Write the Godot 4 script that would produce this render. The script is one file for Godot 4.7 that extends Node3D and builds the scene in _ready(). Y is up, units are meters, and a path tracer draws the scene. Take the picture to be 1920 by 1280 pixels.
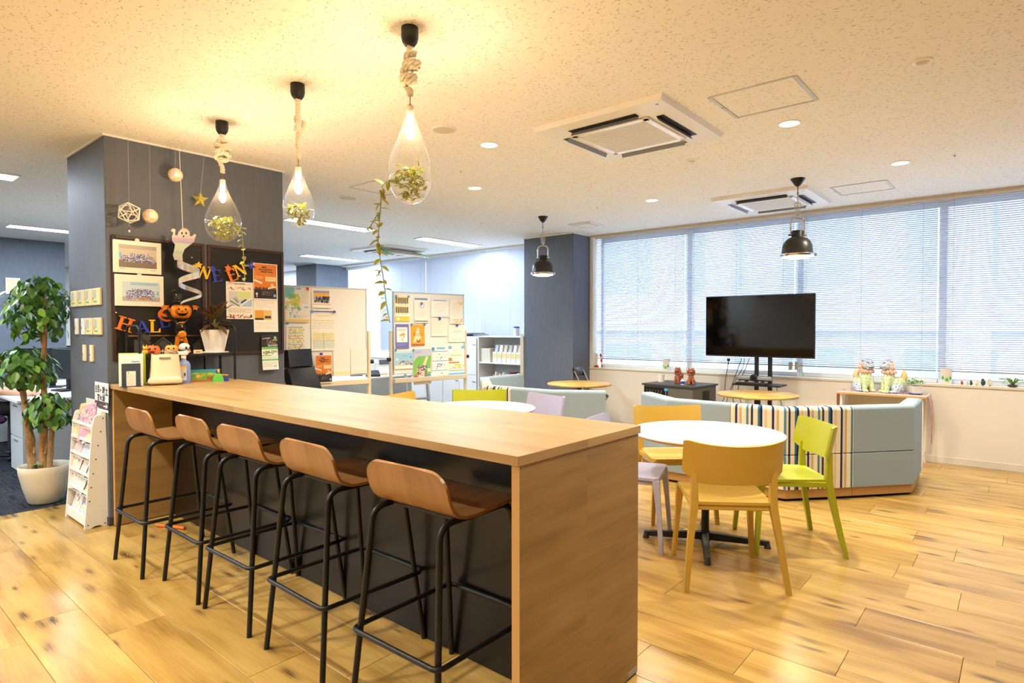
extends Node3D
# An office lounge with a bar counter, bar stools, cafe tables, modular sofas and a window wall.
# World: y up, metres; x runs along the window wall, -z points to the windows.

const CEIL := 2.74
const WALLZ := -7.55
const PILX := -4.888
const PILZ := -1.394
const FOCAL := 1133.31
var cam_basis: Basis
var cam_pos := Vector3(0, 1.39, 0)
var used := {}
var M := {}
var rng := RandomNumberGenerator.new()

# ---------------------------------------------------------------- mesh builder
class MB:
	var v := PackedVector3Array()
	var n := PackedVector3Array()
	var u := PackedVector2Array()
	var xf := Transform3D.IDENTITY
	func at(p: Vector3, b := Basis.IDENTITY) -> MB:
		xf = Transform3D(b, p)
		return self
	func tri(a: Vector3, b: Vector3, c: Vector3, na: Vector3, nb: Vector3, nc: Vector3, ua := Vector2.ZERO, ub := Vector2.ZERO, uc := Vector2.ZERO) -> void:
		var g := (b - a).cross(c - a)
		if g.length_squared() < 1e-16:
			return
		if g.dot(na + nb + nc) > 0.0:
			var t := b; b = c; c = t
			t = nb; nb = nc; nc = t
			var tu := ub; ub = uc; uc = tu
		v.append(xf * a); v.append(xf * b); v.append(xf * c)
		n.append((xf.basis * na).normalized()); n.append((xf.basis * nb).normalized()); n.append((xf.basis * nc).normalized())
		u.append(ua); u.append(ub); u.append(uc)
	func quad(a: Vector3, b: Vector3, c: Vector3, d: Vector3, nrm := Vector3.ZERO, ua := Vector2(0, 1), ub := Vector2(1, 1), uc := Vector2(1, 0), ud := Vector2(0, 0)) -> void:
		if nrm == Vector3.ZERO:
			nrm = (b - a).cross(d - a).normalized()
		tri(a, b, c, nrm, nrm, nrm, ua, ub, uc)
		tri(a, c, d, nrm, nrm, nrm, ua, uc, ud)
	func quads(a: Vector3, b: Vector3, c: Vector3, d: Vector3, na: Vector3, nb: Vector3, nc: Vector3, nd: Vector3, ua := Vector2.ZERO, ub := Vector2.ZERO, uc := Vector2.ZERO, ud := Vector2.ZERO) -> void:
		tri(a, b, c, na, nb, nc, ua, ub, uc)
		tri(a, c, d, na, nc, nd, ua, uc, ud)
	# box centred at c, with chamfered edges
	func box(c: Vector3, s: Vector3, bev := 0.0, b := Basis.IDENTITY) -> MB:
		var h := s * 0.5
		bev = minf(bev, minf(h.x, minf(h.y, h.z)) * 0.9)
		for ax in 3:
			for sg in [-1.0, 1.0]:
				var a1 := (ax + 1) % 3
				var a2 := (ax + 2) % 3
				var nn := Vector3.ZERO
				nn[ax] = sg
				var p := []
				var uvs := []
				for k in [[-1, -1], [1, -1], [1, 1], [-1, 1]]:
					var q := Vector3.ZERO
					q[ax] = sg * h[ax]
					q[a1] = k[0] * (h[a1] - bev)
					q[a2] = k[1] * (h[a2] - bev)
					p.append(c + b * q)
					uvs.append(Vector2(q[a1], q[a2]))
				quad(p[0], p[1], p[2], p[3], b * nn, uvs[0], uvs[1], uvs[2], uvs[3])
		if bev > 0.0:
			for ax in 3:
				var a1 := (ax + 1) % 3
				var a2 := (ax + 2) % 3
				for s1 in [-1.0, 1.0]:
					for s2 in [-1.0, 1.0]:
						var n1 := Vector3.ZERO
						n1[a1] = s1
						var n2 := Vector3.ZERO
						n2[a2] = s2
						var pts := []
						for k in [-1.0, 1.0]:
							var q1 := Vector3.ZERO
							q1[ax] = k * (h[ax] - bev); q1[a1] = s1 * h[a1]; q1[a2] = s2 * (h[a2] - bev)
							var q2 := Vector3.ZERO
							q2[ax] = k * (h[ax] - bev); q2[a1] = s1 * (h[a1] - bev); q2[a2] = s2 * h[a2]
							pts.append(c + b * q1); pts.append(c + b * q2)
						quads(pts[0], pts[1], pts[3], pts[2], b * n1, b * n2, b * n2, b * n1)
			for sx in [-1.0, 1.0]:
				for sy in [-1.0, 1.0]:
					for sz in [-1.0, 1.0]:
						var sv := Vector3(sx, sy, sz)
						var pp := []
						for ax in 3:
							var q := (h - Vector3(bev, bev, bev)) * sv
							q[ax] = h[ax] * sv[ax]
							pp.append(c + b * q)
						tri(pp[0], pp[1], pp[2], b * Vector3(sx, 0, 0), b * Vector3(0, sy, 0), b * Vector3(0, 0, sz))
		return self
	# box between two corners
	func bx(a: Vector3, b: Vector3, bev := 0.0) -> MB:
		return box((a + b) * 0.5, (b - a).abs(), bev)
	func tube(pts: Array, r, sides := 8, closed := false, caps := true) -> MB:
		var np := pts.size()
		var up := Vector3.ZERO
		var rings := []
		for i in np:
			var d: Vector3
			if closed:
				d = pts[(i + 1) % np] - pts[(i + np - 1) % np]
			else:
				d = pts[mini(i + 1, np - 1)] - pts[maxi(i - 1, 0)]
			d = d.normalized()
			if up == Vector3.ZERO:
				up = Vector3.UP if absf(d.y) < 0.9 else Vector3.RIGHT
			var s := d.cross(up).normalized()
			if s.length() < 0.1:
				s = d.cross(Vector3(0.3, 0.5, 0.8)).normalized()
			up = s.cross(d).normalized()
			var rr: float = r[i] if r is Array else r
			var ring := []
			for k in sides:
				var a := TAU * k / sides
				var nn := s * cos(a) + up * sin(a)
				ring.append([pts[i] + nn * rr, nn])
			rings.append(ring)
		var segs := np if closed else np - 1
		for i in segs:
			var A: Array = rings[i]
			var B: Array = rings[(i + 1) % np]
			for k in sides:
				var k2 := (k + 1) % sides
				quads(A[k][0], A[k2][0], B[k2][0], B[k][0], A[k][1], A[k2][1], B[k2][1], B[k][1], Vector2(float(k) / sides, i), Vector2(float(k + 1) / sides, i), Vector2(float(k + 1) / sides, i + 1), Vector2(float(k) / sides, i + 1))
		if caps and not closed:
			for e in 2:
				var R: Array = rings[0] if e == 0 else rings[np - 1]
				var dd: Vector3 = (pts[0] - pts[1]) if e == 0 else (pts[np - 1] - pts[np - 2])
				dd = dd.normalized()
				var cc: Vector3 = pts[0] if e == 0 else pts[np - 1]
				for k in sides:
					tri(cc, R[k][0], R[(k + 1) % sides][0], dd, dd, dd)
		return self
	func bar(a: Vector3, b: Vector3, r: float, sides := 8) -> MB:
		return tube([a, b], r, sides)
	# profile of (radius, height); sharp corners stay sharp
	func lathe(prof: Array, segs := 24, c := Vector3.ZERO, squash := Vector3.ONE, a0 := 0.0, a1 := TAU) -> MB:
		var m := prof.size()
		var sn := []
		for i in m - 1:
			var d: Vector2 = prof[i + 1] - prof[i]
			sn.append(Vector2(d.y, -d.x).normalized())
		var tot := 0.0
		for i in m - 1:
			var d0: Vector2 = sn[i]
			var d1: Vector2 = sn[i]
			if i > 0 and sn[i - 1].dot(sn[i]) > 0.6:
				d0 = (sn[i - 1] + sn[i]).normalized()
			if i < m - 2 and sn[i + 1].dot(sn[i]) > 0.6:
				d1 = (sn[i + 1] + sn[i]).normalized()
			var ln: float = (prof[i + 1] - prof[i]).length()
			for k in segs:
				var ta := lerpf(a0, a1, float(k) / segs)
				var tb := lerpf(a0, a1, float(k + 1) / segs)
				var ca := Vector3(cos(ta), 0, sin(ta))
				var cb := Vector3(cos(tb), 0, sin(tb))
				var y0 := Vector3(0, prof[i].y, 0)
				var y1 := Vector3(0, prof[i + 1].y, 0)
				var isq := Vector3.ONE / squash
				quads(c + (ca * prof[i].x + y0) * squash, c + (cb * prof[i].x + y0) * squash, c + (cb * prof[i + 1].x + y1) * squash, c + (ca * prof[i + 1].x + y1) * squash,
					((ca * d0.x + Vector3(0, d0.y, 0)) * isq).normalized(), ((cb * d0.x + Vector3(0, d0.y, 0)) * isq).normalized(), ((cb * d1.x + Vector3(0, d1.y, 0)) * isq).normalized(), ((ca * d1.x + Vector3(0, d1.y, 0)) * isq).normalized(),
					Vector2(float(k) / segs, tot), Vector2(float(k + 1) / segs, tot), Vector2(float(k + 1) / segs, tot + ln), Vector2(float(k) / segs, tot + ln))
			tot += ln
		return self
	func ball(c: Vector3, r: Vector3, segs := 14, rows := 8) -> MB:
		for i in rows:
			var a := -PI / 2 + PI * i / rows
			var b := -PI / 2 + PI * (i + 1) / rows
			for k in segs:
				var t := TAU * k / segs
				var t2 := TAU * (k + 1) / segs
				var d := [Vector3(cos(a) * cos(t), sin(a), cos(a) * sin(t)), Vector3(cos(a) * cos(t2), sin(a), cos(a) * sin(t2)), Vector3(cos(b) * cos(t2), sin(b), cos(b) * sin(t2)), Vector3(cos(b) * cos(t), sin(b), cos(b) * sin(t))]
				var nn := []
				for q in d:
					nn.append((q / r).normalized())
				quads(c + d[0] * r, c + d[1] * r, c + d[2] * r, c + d[3] * r, nn[0], nn[1], nn[2], nn[3])
		return self
	# a shell of thickness th over a grid of points fn(s, t), s and t in 0..1
	func shell(nu: int, nv: int, fn: Callable, th: float, uvs := Vector2.ONE) -> MB:
		var P := []
		for i in nu + 1:
			var row := []
			for j in nv + 1:
				row.append(fn.call(float(i) / nu, float(j) / nv))
			P.append(row)
		var N := []
		for i in nu + 1:
			var row := []
			for j in nv + 1:
				var du: Vector3 = P[mini(i + 1, nu)][j] - P[maxi(i - 1, 0)][j]
				var dv: Vector3 = P[i][mini(j + 1, nv)] - P[i][maxi(j - 1, 0)]
				row.append(du.cross(dv).normalized())
			N.append(row)
		for sg in [1.0, -1.0]:
			if th == 0.0 and sg < 0.0:
				continue
			for i in nu:
				for j in nv:
					var q := []
					var m := []
					var w := []
					for k in [[0, 0], [1, 0], [1, 1], [0, 1]]:
						q.append(P[i + k[0]][j + k[1]] + N[i + k[0]][j + k[1]] * (th * 0.5 * sg))
						m.append(N[i + k[0]][j + k[1]] * sg)
						w.append(Vector2(float(i + k[0]) / nu, float(j + k[1]) / nv) * uvs)
					quads(q[0], q[1], q[2], q[3], m[0], m[1], m[2], m[3], w[0], w[1], w[2], w[3])
		if th != 0.0:
			var rim := []
			for i in nu:
				rim.append([i, 0, i + 1, 0])
				rim.append([i, nv, i + 1, nv])
			for j in nv:
				rim.append([0, j, 0, j + 1])
				rim.append([nu, j, nu, j + 1])
			var ce: Vector3 = P[nu / 2][nv / 2]
			for e in rim:
				var a: Vector3 = P[e[0]][e[1]]
				var b: Vector3 = P[e[2]][e[3]]
				var na: Vector3 = N[e[0]][e[1]] * th * 0.5
				var nb: Vector3 = N[e[2]][e[3]] * th * 0.5
				var out: Vector3 = (b - a).cross(na).normalized()
				var inn: Vector3 = P[clampi(e[0], 1, nu - 1)][clampi(e[1], 1, nv - 1)]
				if out.dot(a - inn) < 0:
					out = -out
				quad(a + na, b + nb, b - nb, a - na, out)
		return self
	# polygon in the xy plane, pushed out along z from 0 to d
	func prism(poly: PackedVector2Array, d: float, uvsize := Vector2.ONE) -> MB:
		var idx := Geometry2D.triangulate_polygon(poly)
		for k in range(0, idx.size(), 3):
			var a := poly[idx[k]]
			var b := poly[idx[k + 1]]
			var c := poly[idx[k + 2]]
			var f := Vector3(0, 0, 1)
			tri(Vector3(a.x, a.y, d), Vector3(b.x, b.y, d), Vector3(c.x, c.y, d), f, f, f, a / uvsize, b / uvsize, c / uvsize)
			tri(Vector3(a.x, a.y, 0), Vector3(b.x, b.y, 0), Vector3(c.x, c.y, 0), -f, -f, -f, a / uvsize, b / uvsize, c / uvsize)
		var cw := Geometry2D.is_polygon_clockwise(poly)
		for i in poly.size():
			var a := poly[i]
			var b := poly[(i + 1) % poly.size()]
			var e := (b - a).normalized()
			var o := Vector3(e.y, -e.x, 0) * (-1.0 if cw else 1.0)
			quad(Vector3(a.x, a.y, 0), Vector3(b.x, b.y, 0), Vector3(b.x, b.y, d), Vector3(a.x, a.y, d), o)
		return self
	func done() -> ArrayMesh:
		var a := []
		a.resize(Mesh.ARRAY_MAX)
		a[Mesh.ARRAY_VERTEX] = v
		a[Mesh.ARRAY_NORMAL] = n
		a[Mesh.ARRAY_TEX_UV] = u
		var m := ArrayMesh.new()
		m.add_surface_from_arrays(Mesh.PRIMITIVE_TRIANGLES, a)
		return m

# ---------------------------------------------------------------- pixels to places
func ray(x: float, y: float) -> Vector3:
	return cam_basis * Vector3((x - 960.0) / FOCAL, -(y - 640.0) / FOCAL, -1.0)
func on_x(x: float, y: float, val: float) -> Vector3:
	var d := ray(x, y)
	return cam_pos + d * ((val - cam_pos.x) / d.x)
func on_y(x: float, y: float, val: float) -> Vector3:
	var d := ray(x, y)
	return cam_pos + d * ((val - cam_pos.y) / d.y)
func on_z(x: float, y: float, val: float) -> Vector3:
	var d := ray(x, y)
	return cam_pos + d * ((val - cam_pos.z) / d.z)

# ---------------------------------------------------------------- nodes
func numbered(called: String) -> String:
	if not used.has(called):
		used[called] = 0
		return called
	used[called] += 1
	return "%s_%03d" % [called, used[called]]
func tag(o: Node, label: String, category: String, group := "", kind := "") -> Node:
	if label: o.set_meta("label", label)
	if category: o.set_meta("category", category)
	if group: o.set_meta("group", group)
	if kind: o.set_meta("kind", kind)
	return o
func thing(called: String, label: String, category: String, at := Vector3.ZERO, turn := 0.0, group := "") -> Node3D:
	var o := Node3D.new()
	o.name = numbered(called)
	add_child(o, true)
	o.position = at
	o.rotation.y = turn
	tag(o, label, category, group)
	return o
func part(parent: Node, called: String, mesh: Mesh, m: Material, pos := Vector3.ZERO, b := Basis.IDENTITY, label := "") -> MeshInstance3D:
	var o := MeshInstance3D.new()
	o.name = called
	o.mesh = mesh
	o.material_override = m
	o.transform = Transform3D(b, pos)
	o.cast_shadow = GeometryInstance3D.SHADOW_CASTING_SETTING_ON
	parent.add_child(o, true)
	if label: o.set_meta("label", label)
	return o
func solo(called: String, mesh: Mesh, m: Material, label: String, category: String, pos := Vector3.ZERO, b := Basis.IDENTITY, group := "") -> MeshInstance3D:
	var o := part(self, numbered(called), mesh, m, pos, b)
	tag(o, label, category, group)
	return o
func struct(called: String, mesh: Mesh, m: Material, label: String, category: String, pos := Vector3.ZERO) -> MeshInstance3D:
	var o := part(self, called, mesh, m, pos)
	tag(o, label, category, "", "structure")
	return o
func copy(o: Node3D, label := "") -> Node3D:
	var base := String(o.name).rstrip("0123456789").trim_suffix("_")
	var c: Node3D = o.duplicate()
	c.name = numbered(base)
	add_child(c, true)
	if label: c.set_meta("label", label)
	return c
func yaw(deg: float) -> Basis:
	return Basis(Vector3.UP, deg_to_rad(deg))
# a frame whose x runs along the wall to the viewer's right, y up, z out of the wall
func facing(out: Vector3) -> Basis:
	var z := out.normalized()
	var x := Vector3.UP.cross(z).normalized()
	return Basis(x, z.cross(x), z)
func smooth_path(pts: Array, per := 6) -> Array:
	var c := Curve3D.new()
	for i in pts.size():
		var t: Vector3 = (pts[mini(i + 1, pts.size() - 1)] - pts[maxi(i - 1, 0)]) / 6.0
		c.add_point(pts[i], -t, t)
	var out := []
	var nn := (pts.size() - 1) * per
	for i in nn + 1:
		out.append(c.samplef(float(i) / per))
	return out
# polyline with rounded corners
func rounded(pts: Array, r: float, steps := 5, closed := false) -> Array:
	var out := []
	var m := pts.size()
	for i in m:
		if not closed and (i == 0 or i == m - 1):
			out.append(pts[i])
			continue
		var p: Vector3 = pts[i]
		var a: Vector3 = pts[(i + m - 1) % m]
		var b: Vector3 = pts[(i + 1) % m]
		var ra := minf(r, (a - p).length() * 0.49)
		var rb := minf(r, (b - p).length() * 0.49)
		var p0 := p + (a - p).normalized() * ra
		var p1 := p + (b - p).normalized() * rb
		for k in steps + 1:
			var t := float(k) / steps
			out.append(p0.lerp(p, t).lerp(p.lerp(p1, t), t))
	return out

# ---------------------------------------------------------------- materials
func mat(called: String, c: Color, rough := 0.6, metal := 0.0, spec := 0.5) -> StandardMaterial3D:
	var m := StandardMaterial3D.new()
	m.resource_name = called
	m.albedo_color = c
	m.roughness = rough
	m.metallic = metal
	m.metallic_specular = spec
	M[called] = m
	return m
func rgb8(r: int, g: int, b: int) -> Color:
	return Color(r / 255.0, g / 255.0, b / 255.0)
func glow(called: String, c: Color, e: float) -> StandardMaterial3D:
	var m := mat(called, c, 0.6)
	m.emission_enabled = true
	m.emission = c
	m.emission_energy_multiplier = e
	return m
func clear_mat(called: String, c: Color, alpha: float, rough := 0.02) -> StandardMaterial3D:
	var m := mat(called, Color(c.r, c.g, c.b, alpha), rough)
	m.transparency = BaseMaterial3D.TRANSPARENCY_ALPHA
	return m
func tri_map(m: StandardMaterial3D, tex: Texture2D, sc: Vector3, world := false) -> void:
	m.albedo_texture = tex
	m.uv1_triplanar = true
	m.uv1_world_triplanar = world
	m.uv1_scale = sc
	m.uv1_triplanar_sharpness = 8.0
func fnl(sd: int, freq: float, oct := 3) -> FastNoiseLite:
	var f := FastNoiseLite.new()
	f.seed = sd
	f.frequency = freq
	f.fractal_octaves = oct
	f.noise_type = FastNoiseLite.TYPE_SIMPLEX_SMOOTH
	return f
# wood: grain along u. size in pixels; knots is a list of (u, v, radius) in pixels
func wood_image(w: int, h: int, sd: int, stretch: float, lo: Color, mid: Color, hi: Color, knots: int, dark: float) -> Image:
	var im := Image.create(w, h, false, Image.FORMAT_RGB8)
	var a := fnl(sd, 0.012, 4)
	var b := fnl(sd + 1, 0.08, 2)
	var big := fnl(sd + 2, 0.004, 2)
	var r := RandomNumberGenerator.new()
	r.seed = sd
	var kn := []
	for i in knots:
		kn.append(Vector3(r.randf_range(60, w - 60), r.randf_range(20, h - 20), r.randf_range(4, 11)))
	var data := PackedByteArray()
	data.resize(w * h * 3)
	var i3 := 0
	for y in h:
		for x in w:
			var yy := float(y)
			var dk := 0.0
			for k in kn:
				var dx: float = (x - k.x) / 3.6
				var dy: float = y - k.y
				if absf(dy) < 70.0 and absf(dx) < 90.0:
					var d2: float = (dx * dx + dy * dy) / (k.z * k.z)
					var e := exp(-d2 * 0.35)
					yy += dy * e * 0.9
					dk += exp(-d2 * 1.3) * dark
			var xs := float(x) / stretch
			var f := 0.5 + 0.5 * a.get_noise_3d(xs, yy * 1.4, 0.0)
			var fine := b.get_noise_2d(xs * 0.8, yy * 4.0)
			var g := big.get_noise_2d(x * 0.6, y * 2.0)
			dk *= clampf(0.75 + fine * 1.3 + f - 0.5, 0.0, 1.4)
			var t := clampf(f + fine * 0.16 + g * 0.28, 0.0, 1.0)
			var c: Color = lo.lerp(mid, t * 2.0) if t < 0.5 else mid.lerp(hi, t * 2.0 - 1.0)
			var s := 1.0 - clampf(dk, 0.0, 0.75)
			data[i3] = int(clampf(c.r * s, 0, 1) * 255.0)
			data[i3 + 1] = int(clampf(c.g * s * (1.0 - dk * 0.12), 0, 1) * 255.0)
			data[i3 + 2] = int(clampf(c.b * s * (1.0 - dk * 0.15), 0, 1) * 255.0)
			i3 += 3
	return Image.create_from_data(w, h, false, Image.FORMAT_RGB8, data)

# ---------------------------------------------------------------- the scene
func _ready() -> void:
	rng.seed = 20
	# camera
	cam_basis = Basis(Vector3.UP, deg_to_rad(40.2472)) * Basis(Vector3.RIGHT, deg_to_rad(-1.2852)) * Basis(Vector3.BACK, deg_to_rad(-0.0644))
	var cam := Camera3D.new()
	cam.name = "camera"
	cam.fov = 58.908
	cam.near = 0.05
	cam.far = 200.0
	cam.transform = Transform3D(cam_basis, cam_pos)
	add_child(cam)
	cam.current = true
	# sky and exposure
	var env := Environment.new()
	env.background_mode = Environment.BG_SKY
	var sky := Sky.new()
	var sm := ProceduralSkyMaterial.new()
	sm.sky_top_color = Color(0.78, 0.86, 0.96)
	sm.sky_horizon_color = Color(0.96, 0.975, 1.0)
	sm.ground_bottom_color = Color(0.55, 0.55, 0.54)
	sm.ground_horizon_color = Color(0.8, 0.81, 0.82)
	sm.sky_energy_multiplier = 2.05
	sm.ground_energy_multiplier = 1.3
	sky.sky_material = sm
	env.sky = sky
	env.tonemap_mode = Environment.TONE_MAPPER_LINEAR
	env.tonemap_exposure = 1.68
	env.sdfgi_enabled = true
	env.ssao_enabled = true
	env.ssil_enabled = true
	var we := WorldEnvironment.new()
	we.name = "surroundings"
	we.environment = env
	add_child(we)

	make_materials()
	build_shell()
	build_windows()
	build_ceiling_fittings()
	build_outside()
	build_objects()

func make_materials() -> void:
	# paint, plaster, plastic
	mat("wall_white", Color(0.90, 0.88, 0.85), 0.75)
	mat("trim_white", Color(0.93, 0.92, 0.90), 0.5)
	mat("baseboard", Color(0.86, 0.84, 0.80), 0.5)
	var sl := mat("slate", Color(0.38, 0.405, 0.45), 0.62)
	var nimg := NoiseTexture2D.new()
	nimg.width = 256
	nimg.height = 256
	nimg.seamless = true
	nimg.noise = fnl(5, 0.02, 3)
	var gr := Gradient.new()
	gr.set_color(0, Color(0.94, 0.94, 0.95))
	gr.set_color(1, Color(1, 1, 1))
	nimg.color_ramp = gr
	tri_map(sl, nimg, Vector3(3.0, 0.6, 3.0), true)
	mat("slate_base", Color(0.22, 0.225, 0.24), 0.5)
	mat("beige_trim", Color(0.80, 0.76, 0.68), 0.6)
	mat("frame_alu", Color(0.90, 0.92, 0.95), 0.5)
	clear_mat("pane", Color(0.85, 0.93, 0.97), 0.08)
	var bl := mat("blind", Color(0.84, 0.86, 0.90), 0.8, 0.0, 0.25)
	bl.backlight_enabled = true
	bl.backlight = Color(0.2, 0.21, 0.23)
	mat("white", Color(0.93, 0.92, 0.90), 0.45)
	mat("white_gloss", Color(0.94, 0.93, 0.91), 0.25)
	mat("off_white", Color(0.86, 0.83, 0.76), 0.5)
	mat("cream", Color(0.93, 0.87, 0.74), 0.4)
	mat("black", Color(0.05, 0.05, 0.055), 0.5)
	mat("black_gloss", Color(0.025, 0.025, 0.03), 0.18)
	mat("dark_metal", Color(0.13, 0.13, 0.14), 0.38, 0.6)
	mat("steel_black", Color(0.135, 0.135, 0.145), 0.36, 0.35)
	mat("chrome", Color(0.80, 0.78, 0.74), 0.22, 1.0)
	mat("alu", Color(0.72, 0.72, 0.71), 0.4, 0.8)
	mat("grey", Color(0.5, 0.51, 0.53), 0.5)
	mat("dark_grey", Color(0.24, 0.24, 0.25), 0.5)
	mat("silver_grey", Color(0.62, 0.64, 0.66), 0.45)
	mat("light_grey", Color(0.78, 0.80, 0.81), 0.5)
	mat("paper", Color(0.95, 0.94, 0.92), 0.7)
	mat("ply_edge", Color(0.80, 0.62, 0.38), 0.5)
	mat("yellow_plastic", rgb8(204, 168, 74), 0.38)
	mat("green_plastic", rgb8(176, 180, 42), 0.38)
	mat("lilac_plastic", rgb8(178, 178, 210), 0.4)
	mat("red", rgb8(196, 40, 44), 0.5)
	mat("orange", rgb8(226, 116, 40), 0.5)
	mat("blue", rgb8(44, 62, 172), 0.5)
	mat("yellow", rgb8(240, 188, 44), 0.5)
	mat("sky_blue", rgb8(70, 160, 220), 0.4)
	mat("purple", rgb8(110, 60, 150), 0.4)
	mat("green", rgb8(90, 190, 70), 0.5)
	mat("leaf_green", rgb8(110, 150, 50), 0.5)
	mat("soil", rgb8(80, 55, 40), 0.9)
	# wood
	var fl := wood_image(1536, 768, 11, 7.0, rgb8(144, 110, 54), rgb8(190, 154, 84), rgb8(212, 180, 108), 40, 0.45)
	M["floor_tex"] = ImageTexture.create_from_image(fl)
	for k in 4:
		var f: float = [1.0, 0.95, 1.03, 0.98][k]
		var pm := mat("plank_%d" % k, Color(minf(f, 1.0), minf(f, 1.0) * [1.0, 0.985, 1.0, 0.99][k], minf(f, 1.0) * [1.0, 0.96, 1.0, 0.98][k]), 0.24)
		pm.albedo_texture = M["floor_tex"]
		pm.heightmap_enabled = true
		pm.heightmap_texture = M["floor_tex"]
		pm.heightmap_scale = 0.025
	mat("joint", rgb8(150, 108, 60), 0.7)
	var ct := ImageTexture.create_from_image(wood_image(768, 768, 31, 9.0, rgb8(158, 126, 80), rgb8(184, 150, 100), rgb8(200, 168, 118), 3, 0.2))
	M["counter_tex"] = ct
	var cw := mat("counter_top", Color(1, 1, 1), 0.42)
	tri_map(cw, ct, Vector3(0.9, 0.9, 0.9))
	var ce := mat("counter_shaded", Color(0.86, 0.83, 0.76), 0.5)  # same laminate as the top, its colour darkened to stand in for shade
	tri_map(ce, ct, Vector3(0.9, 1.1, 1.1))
	mat("edge_band", rgb8(206, 164, 104), 0.5)
	var st := ImageTexture.create_from_image(wood_image(512, 512, 47, 8.0, rgb8(136, 94, 54), rgb8(160, 116, 68), rgb8(176, 132, 82), 0, 0.0))
	var sw := mat("stool_wood", Color(1, 1, 1), 0.36)
	sw.albedo_texture = st
	sw.uv1_scale = Vector3(1.0, 0.6, 1.0)
	var tw := mat("table_wood", Color(1, 1, 1), 0.4)
	tri_map(tw, M["floor_tex"], Vector3(0.6, 0.6, 0.6))
	# ceiling board: pale with short worm-like pits
	var ci := Image.create(1536, 1536, false, Image.FORMAT_RGB8)
	ci.fill(Color(0.955, 0.94, 0.905))
	var r := RandomNumberGenerator.new()
	r.seed = 3
	for i in 7000:
		var p := Vector2(r.randf() * 1536, r.randf() * 1536)
		var a := r.randf() * 0.9 - 0.45
		var ln := r.randi_range(4, 11)
		var shade := r.randf_range(0.72, 0.9)
		var w := r.randi_range(1, 3)
		for k in ln:
			a += r.randf_range(-0.5, 0.5)
			p += Vector2(cos(a), sin(a))
			for q in w:
				ci.set_pixel(posmod(int(p.x), 1536), posmod(int(p.y) + q, 1536), Color(0.90 * shade, 0.865 * shade, 0.79 * shade))
	var cm := mat("ceiling_board", Color(1, 1, 1), 0.9)
	tri_map(cm, ImageTexture.create_from_image(ci), Vector3(0.42, 0.42, 0.42), true)
	cm.heightmap_enabled = true
	cm.heightmap_texture = cm.albedo_texture
	cm.heightmap_scale = 0.2
	# carpet tile: dark, streaked
	var ki := Image.create(512, 512, false, Image.FORMAT_RGB8)
	for ty in 8:
		for tx in 8:
			var vertical := (tx + ty) % 2 == 0
			for k in 64:
				var s := r.randf_range(0.10, 0.34)
				var col := Color(s * 0.95, s, s * 1.12)
				if vertical:
					for q in 64:
						if r.randf() < 0.85: ki.set_pixel(tx * 64 + k, ty * 64 + q, col)
				else:
					for q in 64:
						if r.randf() < 0.85: ki.set_pixel(tx * 64 + q, ty * 64 + k, col)
	var km := mat("carpet", Color(1, 1, 1), 0.95, 0.0, 0.2)
	tri_map(km, ImageTexture.create_from_image(ki), Vector3(0.7, 0.7, 0.7), true)
	# fabric
	var ni := NoiseTexture2D.new()
	ni.width = 256
	ni.height = 256
	ni.seamless = true
	ni.noise = fnl(9, 0.22, 2)
	var g2 := Gradient.new()
	g2.set_color(0, Color(0.86, 0.88, 0.90))
	g2.set_color(1, Color(1, 1, 1))
	ni.color_ramp = g2
	var fb := mat("fabric_blue", rgb8(164, 181, 192), 0.9, 0.0, 0.2)
	tri_map(fb, ni, Vector3(4, 4, 4))
	fb.rim_enabled = true
	fb.rim = 0.3
	var si := Image.create(256, 8, false, Image.FORMAT_RGB8)
	var cols := [rgb8(232, 222, 200), rgb8(232, 222, 200), rgb8(44, 52, 92), rgb8(226, 216, 192), rgb8(196, 174, 140), rgb8(236, 228, 208), rgb8(236, 228, 208), rgb8(84, 130, 152), rgb8(230, 220, 198), rgb8(60, 62, 84), rgb8(232, 222, 200), rgb8(232, 222, 200), rgb8(60, 110, 140), rgb8(40, 46, 84), rgb8(228, 218, 196), rgb8(214, 196, 166)]
	for x in 256:
		for y in 8:
			si.set_pixel(x, y, cols[x / 16])
	var fs := mat("fabric_stripe", Color(1, 1, 1), 0.9, 0.0, 0.2)
	fs.albedo_texture = ImageTexture.create_from_image(si)
	mat("cork", rgb8(184, 140, 82), 0.7)

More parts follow.
